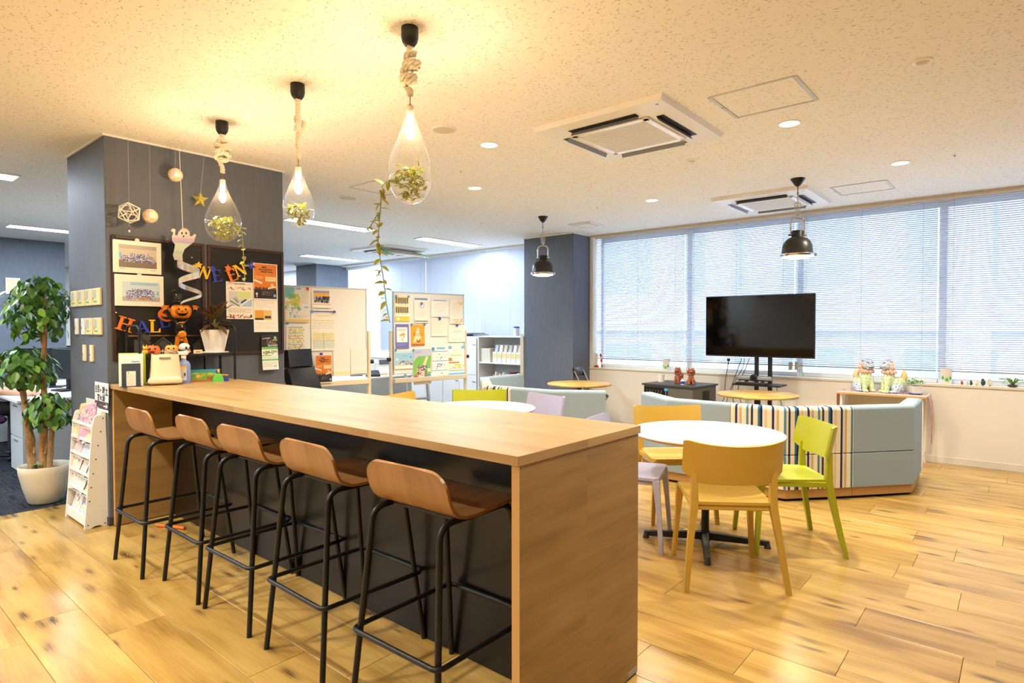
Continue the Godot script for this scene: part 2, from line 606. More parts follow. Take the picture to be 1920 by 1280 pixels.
# ---------------------------------------------------------------- shell
func build_shell() -> void:
	# wood floor of planks on a base slab
	var fl := struct("floor", MB.new().bx(Vector3(-5.77, -0.2, WALLZ), Vector3(3.2, -0.008, 4.6)).done(), M["joint"], "glossy oak plank floor of the lounge", "floor")
	var pw := 0.2525
	var pl := 1.24
	var anchors := {}
	for a in [[-3.567, -0.75], [-3.155, -1.0], [-3.58, -1.25], [-0.58, -3.27], [-0.23, -3.78], [-0.175, -3.02], [-0.557, -2.76], [-0.476, -4.29], [-0.537, -4.05], [-0.3, -4.55], [-0.873, -2.51]]:
		anchors[int(floor((a[1] + 0.63) / -pw))] = a[0]
	var rest := MB.new()
	var meshes := {}
	for row in range(-21, 28):
		var z0 := -0.63 - row * pw
		var z1 := maxf(z0 - pw, WALLZ)
		var off: float = anchors[row] if anchors.has(row) else rng.randf_range(-3.0, -1.76)
		var x := off - ceilf((off + 5.77) / pl) * pl
		while x < 3.2:
			var xa := maxf(x, -5.77)
			var xb := minf(x + pl, 3.2)
			x += pl
			if xb - xa < 0.02:
				continue
			var full := absf(xb - xa - pl) < 1e-4 and absf(z0 - z1 - pw) < 1e-4
			var var_k := rng.randi_range(0, 11)
			var seen_here := z0 < 0.7 and xa < 0.75 and not (z0 > -1.3 and xa > -0.6)
			var tone := rng.randi_range(0, 3)
			if seen_here:
				var key := "%d" % var_k if full else ""
				var mesh: ArrayMesh
				if key and meshes.has(key):
					mesh = meshes[key]
				else:
					var mb := MB.new()
					plank(mb, Vector3.ZERO, xb - xa, z0 - z1, var_k)
					mesh = mb.done()
					if key: meshes[key] = mesh
				part(fl, "plank", mesh, M["plank_%d" % tone], Vector3((xa + xb) / 2, 0, (z0 + z1) / 2))
			else:
				plank(rest, Vector3((xa + xb) / 2, 0, (z0 + z1) / 2), xb - xa, z0 - z1, var_k)
	var ro := part(fl, "far_planks", rest.done(), M["plank_0"])
	ro.set_meta("kind", "stuff")
	struct("floor_carpet", MB.new().bx(Vector3(-16.2, -0.2, WALLZ), Vector3(-5.77, -0.002, 4.6)).done(), M["carpet"], "dark charcoal carpet tiles of the office area", "carpet")
	struct("ceiling", MB.new().bx(Vector3(-16.2, CEIL, WALLZ - 0.02), Vector3(3.2, CEIL + 0.25, 4.6)).done(), M["ceiling_board"], "pale pitted acoustic board ceiling", "ceiling")
	# outer walls
	struct("wall_right", MB.new().bx(Vector3(3.2, -0.2, WALLZ - 0.3), Vector3(3.4, CEIL + 0.25, 4.6)).done(), M["slate"], "slate wall closing the lounge past the last window", "wall")  # unseen wall, given dark slate to cut bounce light on the counter end
	struct("wall_back", MB.new().bx(Vector3(-16.2, -0.2, 4.6), Vector3(3.4, CEIL + 0.25, 4.8)).done(), M["wall_white"], "white wall across the lounge from the windows", "wall")
	struct("wall_left", MB.new().bx(Vector3(-16.4, -0.2, WALLZ - 0.3), Vector3(-16.2, CEIL + 0.25, 4.8)).done(), M["wall_white"], "white wall at the far end of the office", "wall")
	struct("wall_partition", MB.new().bx(Vector3(-11.75, 0, -2.74), Vector3(-11.55, CEIL, 4.6)).done(), M["slate"], "dark slate painted partition wall behind the office desks", "wall")
	# pillars
	pillar("pillar_counter", Vector3(-5.77, 0, -2.72), Vector3(PILX, CEIL, PILZ), "slate painted square pillar carrying the noticeboards beside the counter")
	pillar("pillar_window", Vector3(-5.786, 0, WALLZ - 0.2), Vector3(PILX, CEIL, -7.12), "slate painted square pillar at the window wall beside the bookcase")
	pillar("pillar_office", Vector3(-12.0, 0, WALLZ - 0.2), Vector3(-11.22, CEIL, -6.97), "slate painted pillar at the window wall far behind the whiteboards")

func plank(mb: MB, c: Vector3, lx: float, lz: float, k: int) -> void:
	var g := 0.0009
	var hx := lx / 2 - g
	var hz := lz / 2 - g
	var b := 0.0014
	var w := lx / 3.4
	var hgt := lz / 1.7
	var u0 := fmod(k * 0.37, 1.0)
	var v0 := fmod(k * 0.1493, 1.0)
	var U := func(x: float, z: float) -> Vector2: return Vector2(u0 + (x / lx + 0.5) * w, v0 + (z / lz + 0.5) * hgt)
	var y := 0.0
	var P := [Vector3(-hx + b, y, -hz + b), Vector3(hx - b, y, -hz + b), Vector3(hx - b, y, hz - b), Vector3(-hx + b, y, hz - b)]
	var Q := [Vector3(-hx, y - b, -hz), Vector3(hx, y - b, -hz), Vector3(hx, y - b, hz), Vector3(-hx, y - b, hz)]
	mb.quad(c + P[0], c + P[1], c + P[2], c + P[3], Vector3.UP, U.call(P[0].x, P[0].z), U.call(P[1].x, P[1].z), U.call(P[2].x, P[2].z), U.call(P[3].x, P[3].z))
	for i in 4:
		var j := (i + 1) % 4
		var o: Vector3 = Vector3(0, 1, 0) + [Vector3(0, 0, -1), Vector3(1, 0, 0), Vector3(0, 0, 1), Vector3(-1, 0, 0)][i]
		mb.quad(c + P[i], c + P[j], c + Q[j], c + Q[i], o.normalized(), U.call(P[i].x, P[i].z), U.call(P[j].x, P[j].z), U.call(Q[j].x, Q[j].z), U.call(Q[i].x, Q[i].z))
		var d := Vector3(0, -0.007, 0)
		mb.quad(c + Q[i], c + Q[j], c + Q[j] + d, c + Q[i] + d, o - Vector3.UP, U.call(Q[i].x, Q[i].z), U.call(Q[j].x, Q[j].z), U.call(Q[j].x, Q[j].z), U.call(Q[i].x, Q[i].z))

func pillar(called: String, a: Vector3, b: Vector3, label: String) -> void:
	var p := struct(called, MB.new().bx(a, b, 0.003).done(), M["slate"], label, "pillar")
	var t := 0.006
	part(p, "baseboard", MB.new().bx(Vector3(a.x - t, 0, a.z - t), Vector3(b.x + t, 0.06, b.z + t), 0.002).done(), M["slate_base"])
	part(p, "ceiling_trim", MB.new().bx(Vector3(a.x - 0.012, CEIL - 0.012, a.z - 0.012), Vector3(b.x + 0.012, CEIL, b.z + 0.012)).done(), M["trim_white"])

# ---------------------------------------------------------------- windows
func build_windows() -> void:
	var w := struct("wall_window", MB.new().bx(Vector3(-16.2, -0.2, WALLZ - 0.3), Vector3(3.2, 0.785, WALLZ)).done(), M["wall_white"], "cream white wall below the window sill", "wall")
	part(w, "header", MB.new().bx(Vector3(-16.2, 2.70, WALLZ - 0.3), Vector3(3.2, CEIL + 0.25, WALLZ - 0.02)).done(), M["wall_white"])
	var sill := struct("window_sill", MB.new().bx(Vector3(-16.2, 0.785, -7.80), Vector3(3.2, 0.81, WALLZ + 0.012), 0.004).done(), M["off_white"], "pale stone window sill running along the window wall", "sill")
	sill.set_meta("kind", "structure")
	struct("baseboard_window", MB.new().bx(Vector3(-4.88, 0, WALLZ - 0.01), Vector3(3.2, 0.07, WALLZ + 0.006), 0.002).done(), M["baseboard"], "pale vinyl baseboard along the window wall", "baseboard")
	struct("trim_1", MB.new().bx(Vector3(-4.88, CEIL - 0.022, WALLZ - 0.02), Vector3(3.2, CEIL, WALLZ + 0.004)).done(), M["beige_trim"], "beige trim where the ceiling meets the blinds", "trim")
	struct("trim_2", MB.new().bx(Vector3(-4.888, 0.81, -7.66), Vector3(-4.835, 2.72, WALLZ), 0.003).done(), M["trim_white"], "white window jamb beside the slate pillar", "trim")
	# windows of the lounge and of the office
	var xs := [-4.79, -3.41, -2.03, -0.645, 0.735, 2.115]
	var k := 1
	for i in xs.size() - 1:
		window(k, xs[i], xs[i + 1])
		k += 1
	var xl := -5.79
	while xl > -16.0:
		window(k, maxf(xl - 1.39, -16.2), xl)
		k += 1
		xl -= 1.39
	# blinds
	var words := ["closest to the slate pillar", "beside the slate pillar end, behind the television", "right of the television, above the colourful lion dogs", "above the paper cup and the row of tiny figures", "past the air plant at the sill's end"]
	var bx := [-4.83, -3.445, -2.075, -0.685, 0.70, 2.08]
	for i in 5:
		blind(bx[i] + 0.006, bx[i + 1] - 0.006, 0.935, "pale blue venetian blind " + words[i], -28.0)
	var q := -5.80
	var n := 0
	var far := ["behind the bookcase", "over the white cabinets left of the bookcase", "behind the poster whiteboard", "between the two whiteboards", "above the right edge of the map whiteboard", "behind the map whiteboard", "beside the far slate pillar", "past the far slate pillar"]
	while q > -16.0 and n < 8:
		if not (q - 1.38 < -11.25 and q > -12.0):
			blind(maxf(q - 1.38, -16.1), q, 0.935, "closed pale venetian blind " + far[n], -60.0)
		q -= 1.39
		n += 1

func window(k: int, xa: float, xb: float) -> void:
	var zf := -7.74
	var o := struct("window_%d" % k, MB.new().bx(Vector3(xa + 0.03, 0.84, zf - 0.012), Vector3(xb - 0.03, 2.70, zf - 0.004)).done(), M["pane"], "tall window pane behind the blinds", "window")
	var f := MB.new()
	f.bx(Vector3(xa, 0.81, zf - 0.04), Vector3(xa + 0.034, 2.72, zf + 0.04), 0.004)
	f.bx(Vector3(xb - 0.034, 0.81, zf - 0.04), Vector3(xb, 2.72, zf + 0.04), 0.004)
	f.bx(Vector3(xa + 0.04, 0.81, zf - 0.04), Vector3(xb - 0.04, 0.86, zf + 0.04), 0.004)
	f.bx(Vector3(xa + 0.04, 2.64, zf - 0.04), Vector3(xb - 0.04, 2.72, zf + 0.04), 0.004)
	part(o, "window_frame", f.done(), M["frame_alu"])

func blind(xa: float, xb: float, bottom: float, label: String, tilt: float) -> void:
	var z := -7.63
	var o := thing("venetian_blind", label, "blind", Vector3((xa + xb) / 2, 0, z), 0.0, "blinds along the window wall")
	var h := (xb - xa) / 2
	part(o, "headrail", MB.new().box(Vector3(0, 2.705, 0), Vector3(h * 2, 0.03, 0.04), 0.002).done(), M["blind"])
	part(o, "bottom_rail", MB.new().box(Vector3(0, bottom + 0.006, 0), Vector3(h * 2, 0.014, 0.026), 0.003).done(), M["silver_grey"])
	var s := MB.new()
	var y := bottom + 0.03
	var t := deg_to_rad(tilt)
	var pitch := 0.0213
	while y < 2.685:
		# a slat: slightly crowned strip, its room edge turned down
		var last := Vector3.ZERO
		for i in 3:
			var a := -0.0125 + 0.00833 * i
			var b := a + 0.00833
			var ca := 0.0018 * (1.0 - pow(a / 0.0125, 2))
			var cb := 0.0018 * (1.0 - pow(b / 0.0125, 2))
			var ra := Vector3(0, -a * sin(t) + ca * cos(t), a * cos(t) + ca * sin(t))
			var rb := Vector3(0, -b * sin(t) + cb * cos(t), b * cos(t) + cb * sin(t))
			var nn := Vector3(0, cos(t), sin(t))
			s.quad(Vector3(-h, y, 0) + ra, Vector3(h, y, 0) + ra, Vector3(h, y, 0) + rb, Vector3(-h, y, 0) + rb, nn)
		y += pitch
	var so := part(o, "slats", s.done(), M["blind"])
	so.set_meta("kind", "stuff")
	for f in [-0.82, 0.0, 0.82]:
		part(o, "ladder_cord", MB.new().box(Vector3(h * f, (bottom + 2.70) / 2, 0.0135), Vector3(0.003, 2.70 - bottom, 0.001)).done(), M["silver_grey"])

# ---------------------------------------------------------------- what is on the ceiling
func build_ceiling_fittings() -> void:
	# linear lights of the office
	var led := glow("led_panel", Color(0.93, 0.97, 1.0), 4.0)
	var rows := []
	for xx in [-6.9, -10.15, -13.4]:
		for zz in [-6.64, -4.52, -2.4, -0.68, 1.5, 3.5]:
			if xx == -6.9 and zz == -2.4: continue
			rows.append([xx, zz])
	for q in rows:
		var lab := "long white linear ceiling light of the office"
		if q == [-6.9, -6.64]: lab = "long linear ceiling light in front of the blinds, beyond the vine"
		if q == [-6.9, -4.52]: lab = "long linear ceiling light beyond the small teardrop pendant"
		if q == [-10.15, -6.64]: lab = "long linear ceiling light before the far slate pillar"
		if q == [-10.15, -2.4]: lab = "long linear ceiling light before the far slate partition wall"
		if q == [-6.9, -0.68]: lab = "long linear ceiling light beside the noticeboard pillar, over the ficus"
		var o := thing("linear_light", lab, "ceiling light", Vector3(q[0], CEIL, q[1]), 0.0, "office ceiling lights")
		part(o, "housing", MB.new().box(Vector3(0, -0.006, 0), Vector3(0.27, 0.012, 1.24), 0.003).done(), M["white"])
		part(o, "light_panel", MB.new().box(Vector3(0, -0.013, 0), Vector3(0.22, 0.006, 1.2)).done(), led)
		var l := AreaLight3D.new()
		l.name = "linear_glow"
		l.area_size = Vector2(0.22, 1.2)
		l.light_energy = 3.9
		l.light_color = Color(0.88, 0.94, 1.0)
		l.shadow_enabled = true
		l.set("area_range", 30.0)
		l.position = Vector3(0, -0.02, 0)
		l.rotation.x = -PI / 2
		o.add_child(l)
	# downlights
	var dg := glow("downlight_face", Color(1.0, 0.93, 0.80), 5.0)
	var where := [[-3.025, -3.315, "between the teardrop pendants and the cassette unit"], [-4.058, -4.24, "above the table behind the counter"], [-1.201, -4.259, "beside the ceiling hatch near the cassette unit"], [-0.791, -5.865, "near the window blinds, past the dome pendant"], [-3.023, -5.862, "between the two dome pendants"],
		[-1.2, 1.3, ""], [-3.02, 1.3, ""], [-0.6, -2.2, ""], [-3.02, -0.35, ""], [-4.4, -0.35, ""], [1.2, -6.2, ""], [1.0, 2.8, ""], [-2.2, 3.2, ""], [-4.6, 1.6, ""]]
	for q in where:
		var lab: String = "round warm recessed downlight " + (q[2] if q[2] else "over the open floor of the lounge")
		var o := thing("downlight", lab, "ceiling light", Vector3(q[0], CEIL, q[1]), 0.0, "recessed downlights")
		part(o, "trim_ring", MB.new().lathe([Vector2(0.072, -0.001), Vector2(0.070, -0.006), Vector2(0.062, -0.006), Vector2(0.060, 0.0)], 28).done(), M["white"])
		part(o, "light_face", MB.new().lathe([Vector2(0.0, -0.004), Vector2(0.061, -0.004)], 28).done(), dg)
		var l := SpotLight3D.new()
		l.name = "downlight_beam"
		l.light_energy = 3.1
		l.light_color = Color(1.0, 0.965, 0.89)
		l.spot_angle = 68.0
		l.spot_angle_attenuation = 0.7
		l.spot_range = 20.0
		l.spot_attenuation = 2.0
		l.light_size = 0.05
		l.shadow_enabled = true
		l.position = Vector3(0, -0.012, 0)
		l.rotation.x = -PI / 2
		o.add_child(l)
	cassette(Vector3(-2.08, CEIL, -3.705), "large white ceiling air conditioner cassette above the white cafe table", true)
	cassette(Vector3(-2.05, CEIL, -6.67), "white ceiling air conditioner cassette near the windows, behind a dome pendant", true)
	cassette(Vector3(-8.35, CEIL, -6.6), "far ceiling air conditioner with a pale green wind deflector over the office", false)
	hatch(Vector3(-1.19, CEIL, -3.70), Vector2(0.47, 0.45), "silver framed ceiling access hatch beside the large cassette unit")
	hatch(Vector3(-1.21, CEIL, -6.68), Vector2(0.46, 0.45), "silver framed ceiling access hatch close to the blinds")
	hatch(Vector3(-4.72, CEIL, -3.66), Vector2(0.45, 0.45), "silver framed ceiling access hatch near the trailing vine")
	disc("ceiling_speaker", Vector3(-3.03, CEIL, -2.867), 0.085, "round flush ceiling speaker beside the nearest teardrop pendant", "speaker")
	disc("ceiling_speaker", Vector3(-5.36, CEIL, -3.70), 0.10, "round flush ceiling speaker beyond the slate pillar", "speaker")
	for q in [[-2.061, -4.678, 0.05, "small round smoke detector between cassette unit and dome pendant"], [-0.409, -3.707, 0.045, "small round sensor beside the ceiling hatch"]]:
		var o := thing("ceiling_sensor", q[3], "sensor", Vector3(q[0], CEIL, q[1]))
		part(o, "plate", MB.new().lathe([Vector2(q[2], 0.0), Vector2(q[2], -0.005), Vector2(q[2] * 0.7, -0.010), Vector2(q[2] * 0.62, -0.007)], 24).done(), M["white"])
		part(o, "grille", MB.new().lathe([Vector2(q[2] * 0.62, -0.007), Vector2(q[2] * 0.3, -0.012), Vector2(0, -0.012)], 24).done(), M["beige_trim"])
	for q in [[-0.431, -5.872, "tiny sprinkler head near the last downlight"], [-3.658, -5.801, "tiny sprinkler head near the return vent"], [-5.32, -5.684, "tiny sprinkler head before the office ceiling lights"], [-3.71, -3.705, "tiny sprinkler head between two downlights"]]:
		var o := thing("sprinkler_head", q[2], "sprinkler", Vector3(q[0], CEIL, q[1]))
		part(o, "escutcheon", MB.new().lathe([Vector2(0.022, 0.0), Vector2(0.018, -0.004), Vector2(0.008, -0.005)], 16).done(), M["white"])
		part(o, "nozzle", MB.new().lathe([Vector2(0.006, -0.004), Vector2(0.006, -0.016), Vector2(0.0, -0.016)], 10).done(), M["alu"])
	var v := thing("return_vent", "square white return air vent beside the window pillar", "vent", Vector3(-4.38, CEIL, -6.67))
	var vf := MB.new()
	for s in [[0, 1, 0.32, 0.04], [0, -1, 0.32, 0.04], [1, 0, 0.04, 0.32], [-1, 0, 0.04, 0.32]]:
		vf.box(Vector3(s[0] * 0.15, -0.008, s[1] * 0.15), Vector3(s[2], 0.016, s[3]), 0.002)
	part(v, "frame", vf.done(), M["white"])
	part(v, "centre_plate", MB.new().box(Vector3(0, -0.014, 0), Vector3(0.22, 0.006, 0.22), 0.002).done(), M["trim_white"])
	part(v, "gap", MB.new().box(Vector3(0, -0.002, 0), Vector3(0.27, 0.003, 0.27)).done(), M["dark_grey"])

func disc(called: String, at: Vector3, r: float, label: String, cat: String) -> void:
	var o := thing(called, label, cat, at)
	part(o, "rim", MB.new().lathe([Vector2(r, 0.0), Vector2(r, -0.007), Vector2(r - 0.008, -0.008), Vector2(r - 0.01, -0.004)], 32).done(), M["trim_white"])
	part(o, "grille", MB.new().lathe([Vector2(r - 0.01, -0.005), Vector2(0, -0.006)], 32).done(), M["beige_trim"])

func hatch(at: Vector3, s: Vector2, label: String) -> void:
	var o := thing("access_hatch", label, "hatch", at)
	for e in [[0, 1], [0, -1], [1, 0], [-1, 0]]:
		var wide := 0.022 if e[0] != 0 else 0.012
		var sz := Vector3(wide, 0.006, s.y) if e[0] != 0 else Vector3(s.x, 0.006, wide)
		part(o, "frame_rail", MB.new().box(Vector3(e[0] * s.x / 2, -0.003, e[1] * s.y / 2), sz, 0.001).done(), M["light_grey"])
	part(o, "lid", MB.new().box(Vector3(0, -0.001, 0), Vector3(s.x - 0.03, 0.002, s.y - 0.02)).done(), M["ceiling_board"])
	part(o, "latch", MB.new().box(Vector3(-s.x / 2, -0.007, 0.02), Vector3(0.012, 0.004, 0.02)).done(), M["alu"])

func cassette(at: Vector3, label: String, near: bool) -> void:
	var o := thing("air_conditioner", label, "air conditioner", at)
	var p := MB.new()
	# panel as a shallow frustum with an opening
	var a := 0.475
	var b := 0.46
	var y0 := 0.0
	var y1 := -0.03
	var c := [Vector3(-1, 0, -1), Vector3(1, 0, -1), Vector3(1, 0, 1), Vector3(-1, 0, 1)]
	for i in 4:
		var j := (i + 1) % 4
		p.quad(c[i] * a + Vector3(0, y0, 0), c[j] * a + Vector3(0, y0, 0), c[j] * b + Vector3(0, y1, 0), c[i] * b + Vector3(0, y1, 0), (c[i] + c[j]).normalized() + Vector3(0, -0.3, 0))
		p.quad(c[i] * b + Vector3(0, y1, 0), c[j] * b + Vector3(0, y1, 0), c[j] * 0.375 + Vector3(0, y1 - 0.012, 0), c[i] * 0.375 + Vector3(0, y1 - 0.012, 0), Vector3.DOWN)
		# corners between the outlets
		p.quad(c[i] * 0.375 + Vector3(0, y1 - 0.012, 0), c[j] * 0.375 + Vector3(0, y1 - 0.012, 0), c[j] * 0.22 + Vector3(0, y1 - 0.012, 0), c[i] * 0.22 + Vector3(0, y1 - 0.012, 0), Vector3.DOWN)
	part(o, "panel", p.done(), M["white"])
	for k in 4:
		var bs := yaw(90.0 * k)
		part(o, "outlet", MB.new().box(Vector3(0, y1 - 0.0135, -0.352), Vector3(0.5, 0.003, 0.048), 0.001).done(), M["black"], Vector3.ZERO, bs)
		part(o, "flap", MB.new().box(Vector3(0, y1 - 0.025, -0.334), Vector3(0.5, 0.030, 0.004), 0.0015, Basis(Vector3.RIGHT, deg_to_rad(28.0))).done(), M["grey"] if near else M["white"], Vector3.ZERO, bs)
	var g := MB.new()
	for k in 4:
		var bs2 := yaw(90.0 * k)
		g.at(Vector3.ZERO, bs2)
		g.box(Vector3(0, y1 - 0.018, -0.265), Vector3(0.57, 0.012, 0.045), 0.003)
	part(o, "grille_frame", g.done(), M["white_gloss"])
	part(o, "filter", MB.new().box(Vector3(0, y1 - 0.013, 0), Vector3(0.5, 0.002, 0.5)).done(), M["dark_grey"])
	if near:
		for i in 26:
			part(o, "grille_bar", MB.new().box(Vector3(0, y1 - 0.018, -0.24 + i * 0.0192), Vector3(0.5, 0.008, 0.010), 0.001).done(), M["white"])
		part(o, "brand_dot", MB.new().box(Vector3(0.415, y1 - 0.006, 0.415), Vector3(0.016, 0.004, 0.012), 0.001).done(), M["sky_blue"])
	else:
		var d := part(o, "wind_deflector", MB.new().box(Vector3.ZERO, Vector3(0.34, 0.006, 0.92), 0.002).done(), M["off_white"], Vector3(0.42, -0.10, 0.0), Basis(Vector3.FORWARD, deg_to_rad(18)))
		for e in [-1.0, 1.0]:
			part(d, "end_cap", MB.new().box(Vector3(0, -0.001, e * 0.43), Vector3(0.35, 0.009, 0.07), 0.002).done(), M["green"])

# ---------------------------------------------------------------- outside
func build_outside() -> void:
	mat("facade", Color(0.86, 0.88, 0.90), 0.8)
	mat("facade_glass", Color(0.66, 0.76, 0.83), 0.3)
	mat("facade_rail", Color(0.88, 0.86, 0.85), 0.6)
	var b := thing("opposite_building", "pale building across the street seen through the blinds", "building", Vector3(0, 0, -19))
	part(b, "wall", MB.new().bx(Vector3(-30, -12, -6), Vector3(24, 16, 0)).done(), M["facade"])
	for fy in [-1.2, 2.6, 6.4]:
		for i in 10:
			var x0 := -21.0 + i * 3.1
			var w := part(b, "window", MB.new().bx(Vector3(x0, fy, -0.02), Vector3(x0 + 1.9, fy + 2.0, 0.03), 0.01).done(), M["facade_glass"])
			part(w, "mullion", MB.new().bx(Vector3(x0 + 0.92, fy, 0.02), Vector3(x0 + 0.98, fy + 2.0, 0.06)).done(), M["facade"])
		part(b, "ledge", MB.new().bx(Vector3(-30, fy + 2.5, 0), Vector3(24, fy + 2.75, 0.5)).done(), M["facade_rail"])
	for i in 6:
		part(b, "column", MB.new().bx(Vector3(-20 + i * 6.2, -12, 0), Vector3(-19.2 + i * 6.2, 16, 0.7)).done(), M["facade"])
	struct("street", MB.new().bx(Vector3(-60, -12.4, -60), Vector3(60, -12, -7.9)).done(), M["light_grey"], "pale street far below the windows", "street")

# ---------------------------------------------------------------- furniture
func at_px(x: float, y: float, depth: float) -> Vector3:
	return cam_pos + ray(x, y) * depth

func build_counter() -> void:
	var o := thing("bar_counter", "long bar counter with oak laminate top and black front panel", "counter", Vector3(-3.0225, 0, -1.79))
	var hx := 1.8575
	part(o, "top", MB.new().box(Vector3(0, 0.984, 0), Vector3(hx * 2, 0.032, 0.77), 0.002).done(), M["counter_top"])
	part(o, "end_panel", MB.new().box(Vector3(hx - 0.02, 0.487, 0), Vector3(0.032, 0.962, 0.745), 0.0015).done(), M["counter_shaded"])
	part(o, "end_panel", MB.new().box(Vector3(-hx + 0.02, 0.487, 0), Vector3(0.032, 0.962, 0.745), 0.0015).done(), M["counter_shaded"])
	part(o, "edge_strip", MB.new().box(Vector3(hx - 0.02, 0.487, 0.3735), Vector3(0.031, 0.96, 0.002)).done(), M["edge_band"])
	part(o, "edge_strip", MB.new().box(Vector3(-hx + 0.02, 0.487, 0.3735), Vector3(0.031, 0.96, 0.002)).done(), M["edge_band"])
	part(o, "front_panel", MB.new().box(Vector3(0, 0.485, -0.02), Vector3(hx * 2 - 0.075, 0.966, 0.03)).done(), mat("counter_black", Color(0.03, 0.028, 0.026), 0.32))
	part(o, "rear_panel", MB.new().box(Vector3(0, 0.485, -0.35), Vector3(hx * 2 - 0.075, 0.966, 0.02)).done(), M["counter_shaded"])
	part(o, "maker_label", MB.new().box(Vector3(hx - 0.0035, 0.022, -0.33), Vector3(0.001, 0.02, 0.07)).done(), M["silver_grey"])
	part(o, "shadow_gap_strip", MB.new().box(Vector3(hx - 0.02, 0.003, 0), Vector3(0.028, 0.006, 0.73)).done(), M["black"])  # black strip stands for the shadow gap and feet under the end panel
	part(o, "shadow_gap_strip", MB.new().box(Vector3(-hx + 0.02, 0.003, 0), Vector3(0.028, 0.006, 0.73)).done(), M["black"])
	# an orange cable tie end lying by the left end panel
	var c := MB.new().tube(rounded([Vector3(-4.62, 0.012, -1.60), Vector3(-4.5, 0.012, -1.66), Vector3(-4.40, 0.012, -1.70)], 0.05), 0.011, 8)
	solo("orange_cable", c.done(), M["orange"], "short orange cable end on the floor by the counter's pillar end", "cable")

func build_stools() -> void:
	var t := thing("bar_stool", "walnut bar stool on black steel legs, next to the slate pillar", "bar stool", Vector3(-3.935, 0, -1.465), 0.0, "bar stools along the counter")
	var prof := [Vector2(-0.205, 0.752), Vector2(-0.19, 0.760), Vector2(-0.12, 0.763), Vector2(-0.03, 0.757), Vector2(0.06, 0.753), Vector2(0.115, 0.756), Vector2(0.150, 0.768), Vector2(0.174, 0.792), Vector2(0.188, 0.825), Vector2(0.198, 0.865), Vector2(0.206, 0.900), Vector2(0.209, 0.918)]
	var cv := Curve2D.new()
	for i in prof.size():
		var tg: Vector2 = (prof[mini(i + 1, prof.size() - 1)] - prof[maxi(i - 1, 0)]) / 6.0
		cv.add_point(prof[i], -tg, tg)
	var L := cv.get_baked_length()
	var fn := func(s: float, q: float) -> Vector3:
		# denser rows at the ends, where the corners are rounded
		var ss := 0.5 - 0.5 * cos(PI * s)
		var p := cv.sample_baked(ss * L)
		var d := minf(ss, 1.0 - ss) * L
		var r := 0.07
		var w := 0.208
		if d < r:
			w = w - r + sqrt(maxf(r * r - (r - d) * (r - d), 0.0))
		var x := (q * 2.0 - 1.0)
		var bow := -0.006 * (1.0 - x * x) * smoothstep(0.45, 0.9, ss)
		return Vector3(x * w, p.y - 0.006 * (1.0 - x * x) * (1.0 - smoothstep(0.4, 0.7, ss)), p.x + bow - 0.01)
	part(t, "seat_shell", MB.new().shell(26, 12, fn, 0.011, Vector2(1.0, 1.0)).done(), M["stool_wood"])
	for sx in [-1.0, 1.0]:
		var pts := [Vector3(sx * 0.222, 0.0, 0.255), Vector3(sx * 0.172, 0.742, 0.19), Vector3(sx * 0.172, 0.742, -0.17), Vector3(sx * 0.222, 0.0, -0.255)]
		var leg := rounded(pts, 0.055, 6)
		var half := leg.size() / 2
		part(t, "leg", MB.new().tube(leg.slice(0, half + 1), 0.0115, 10).done(), M["steel_black"])
		part(t, "leg", MB.new().tube(leg.slice(half), 0.0115, 10).done(), M["steel_black"])
	for bz in [-0.1, 0.1]:
		part(t, "seat_brace", MB.new().bar(Vector3(-0.172, 0.742, bz), Vector3(0.172, 0.742, bz), 0.009, 8).done(), M["steel_black"])
	var ring := rounded([Vector3(-0.222, 0.305, 0.25), Vector3(0.222, 0.305, 0.25), Vector3(0.222, 0.305, -0.25), Vector3(-0.222, 0.305, -0.25)], 0.035, 5, true)
	part(t, "foot_ring", MB.new().tube(ring, 0.0095, 10, true).done(), M["steel_black"])
	var spots := [[-3.375, -1.535, -0.5, "second from the slate pillar, close to its neighbour"], [-2.868, -1.54, 0.8, "in the middle of the row of five"], [-2.262, -1.54, -1.0, "second from the counter's open end"], [-1.622, -1.53, 1.0, "next to the counter's open end panel"]]
	for s in spots:
		var c := copy(t, "walnut bar stool on black steel legs, " + s[3])
		c.position = Vector3(s[0], 0, s[1])
		c.rotation_degrees.y = s[2]

# leaf in the xy plane: stem at the origin, tip at +y
func leaf(mb: MB, xf: Transform3D, ln: float, wd: float, fold := 0.25, droop := 0.25) -> void:
	var rows := [0.0, 0.18, 0.45, 0.75, 1.0]
	var half := [0.06, 0.7, 1.0, 0.62, 0.0]
	var old := mb.xf
	mb.xf = xf
	for i in 4:
		for sd in [-1.0, 1.0]:
			var p := []
			var uv := []
			for k in [[i, 0.0], [i, 1.0], [i + 1, 1.0], [i + 1, 0.0]]:
				var yy: float = rows[k[0]]
				var x: float = half[k[0]] * wd * 0.5 * k[1] * sd
				p.append(Vector3(x, yy * ln, -droop * ln * yy * yy + absf(x) * fold))
				uv.append(Vector2(0.5 + 0.5 * sd * k[1] * 0.98, yy))
			mb.quad(p[0], p[1], p[2], p[3], Vector3(-sd * fold, 2.0 * droop * rows[i + 1] * 0.6, 1).normalized(), uv[0], uv[1], uv[2], uv[3])
	mb.xf = old

func leaf_mesh(ln: float, wd: float, fold := 0.25, droop := 0.25) -> ArrayMesh:
	var mb := MB.new()
	leaf(mb, Transform3D.IDENTITY, ln, wd, fold, droop)
	return mb.done()

# a basis whose y runs along d and whose z leans to up
func along(d: Vector3, up := Vector3.UP) -> Basis:
	var y := d.normalized()
	var x := y.cross(up)
	if x.length() < 0.05:
		x = y.cross(Vector3(0.2, 0.1, 1.0))
	x = x.normalized()
	return Basis(x, y, x.cross(y))

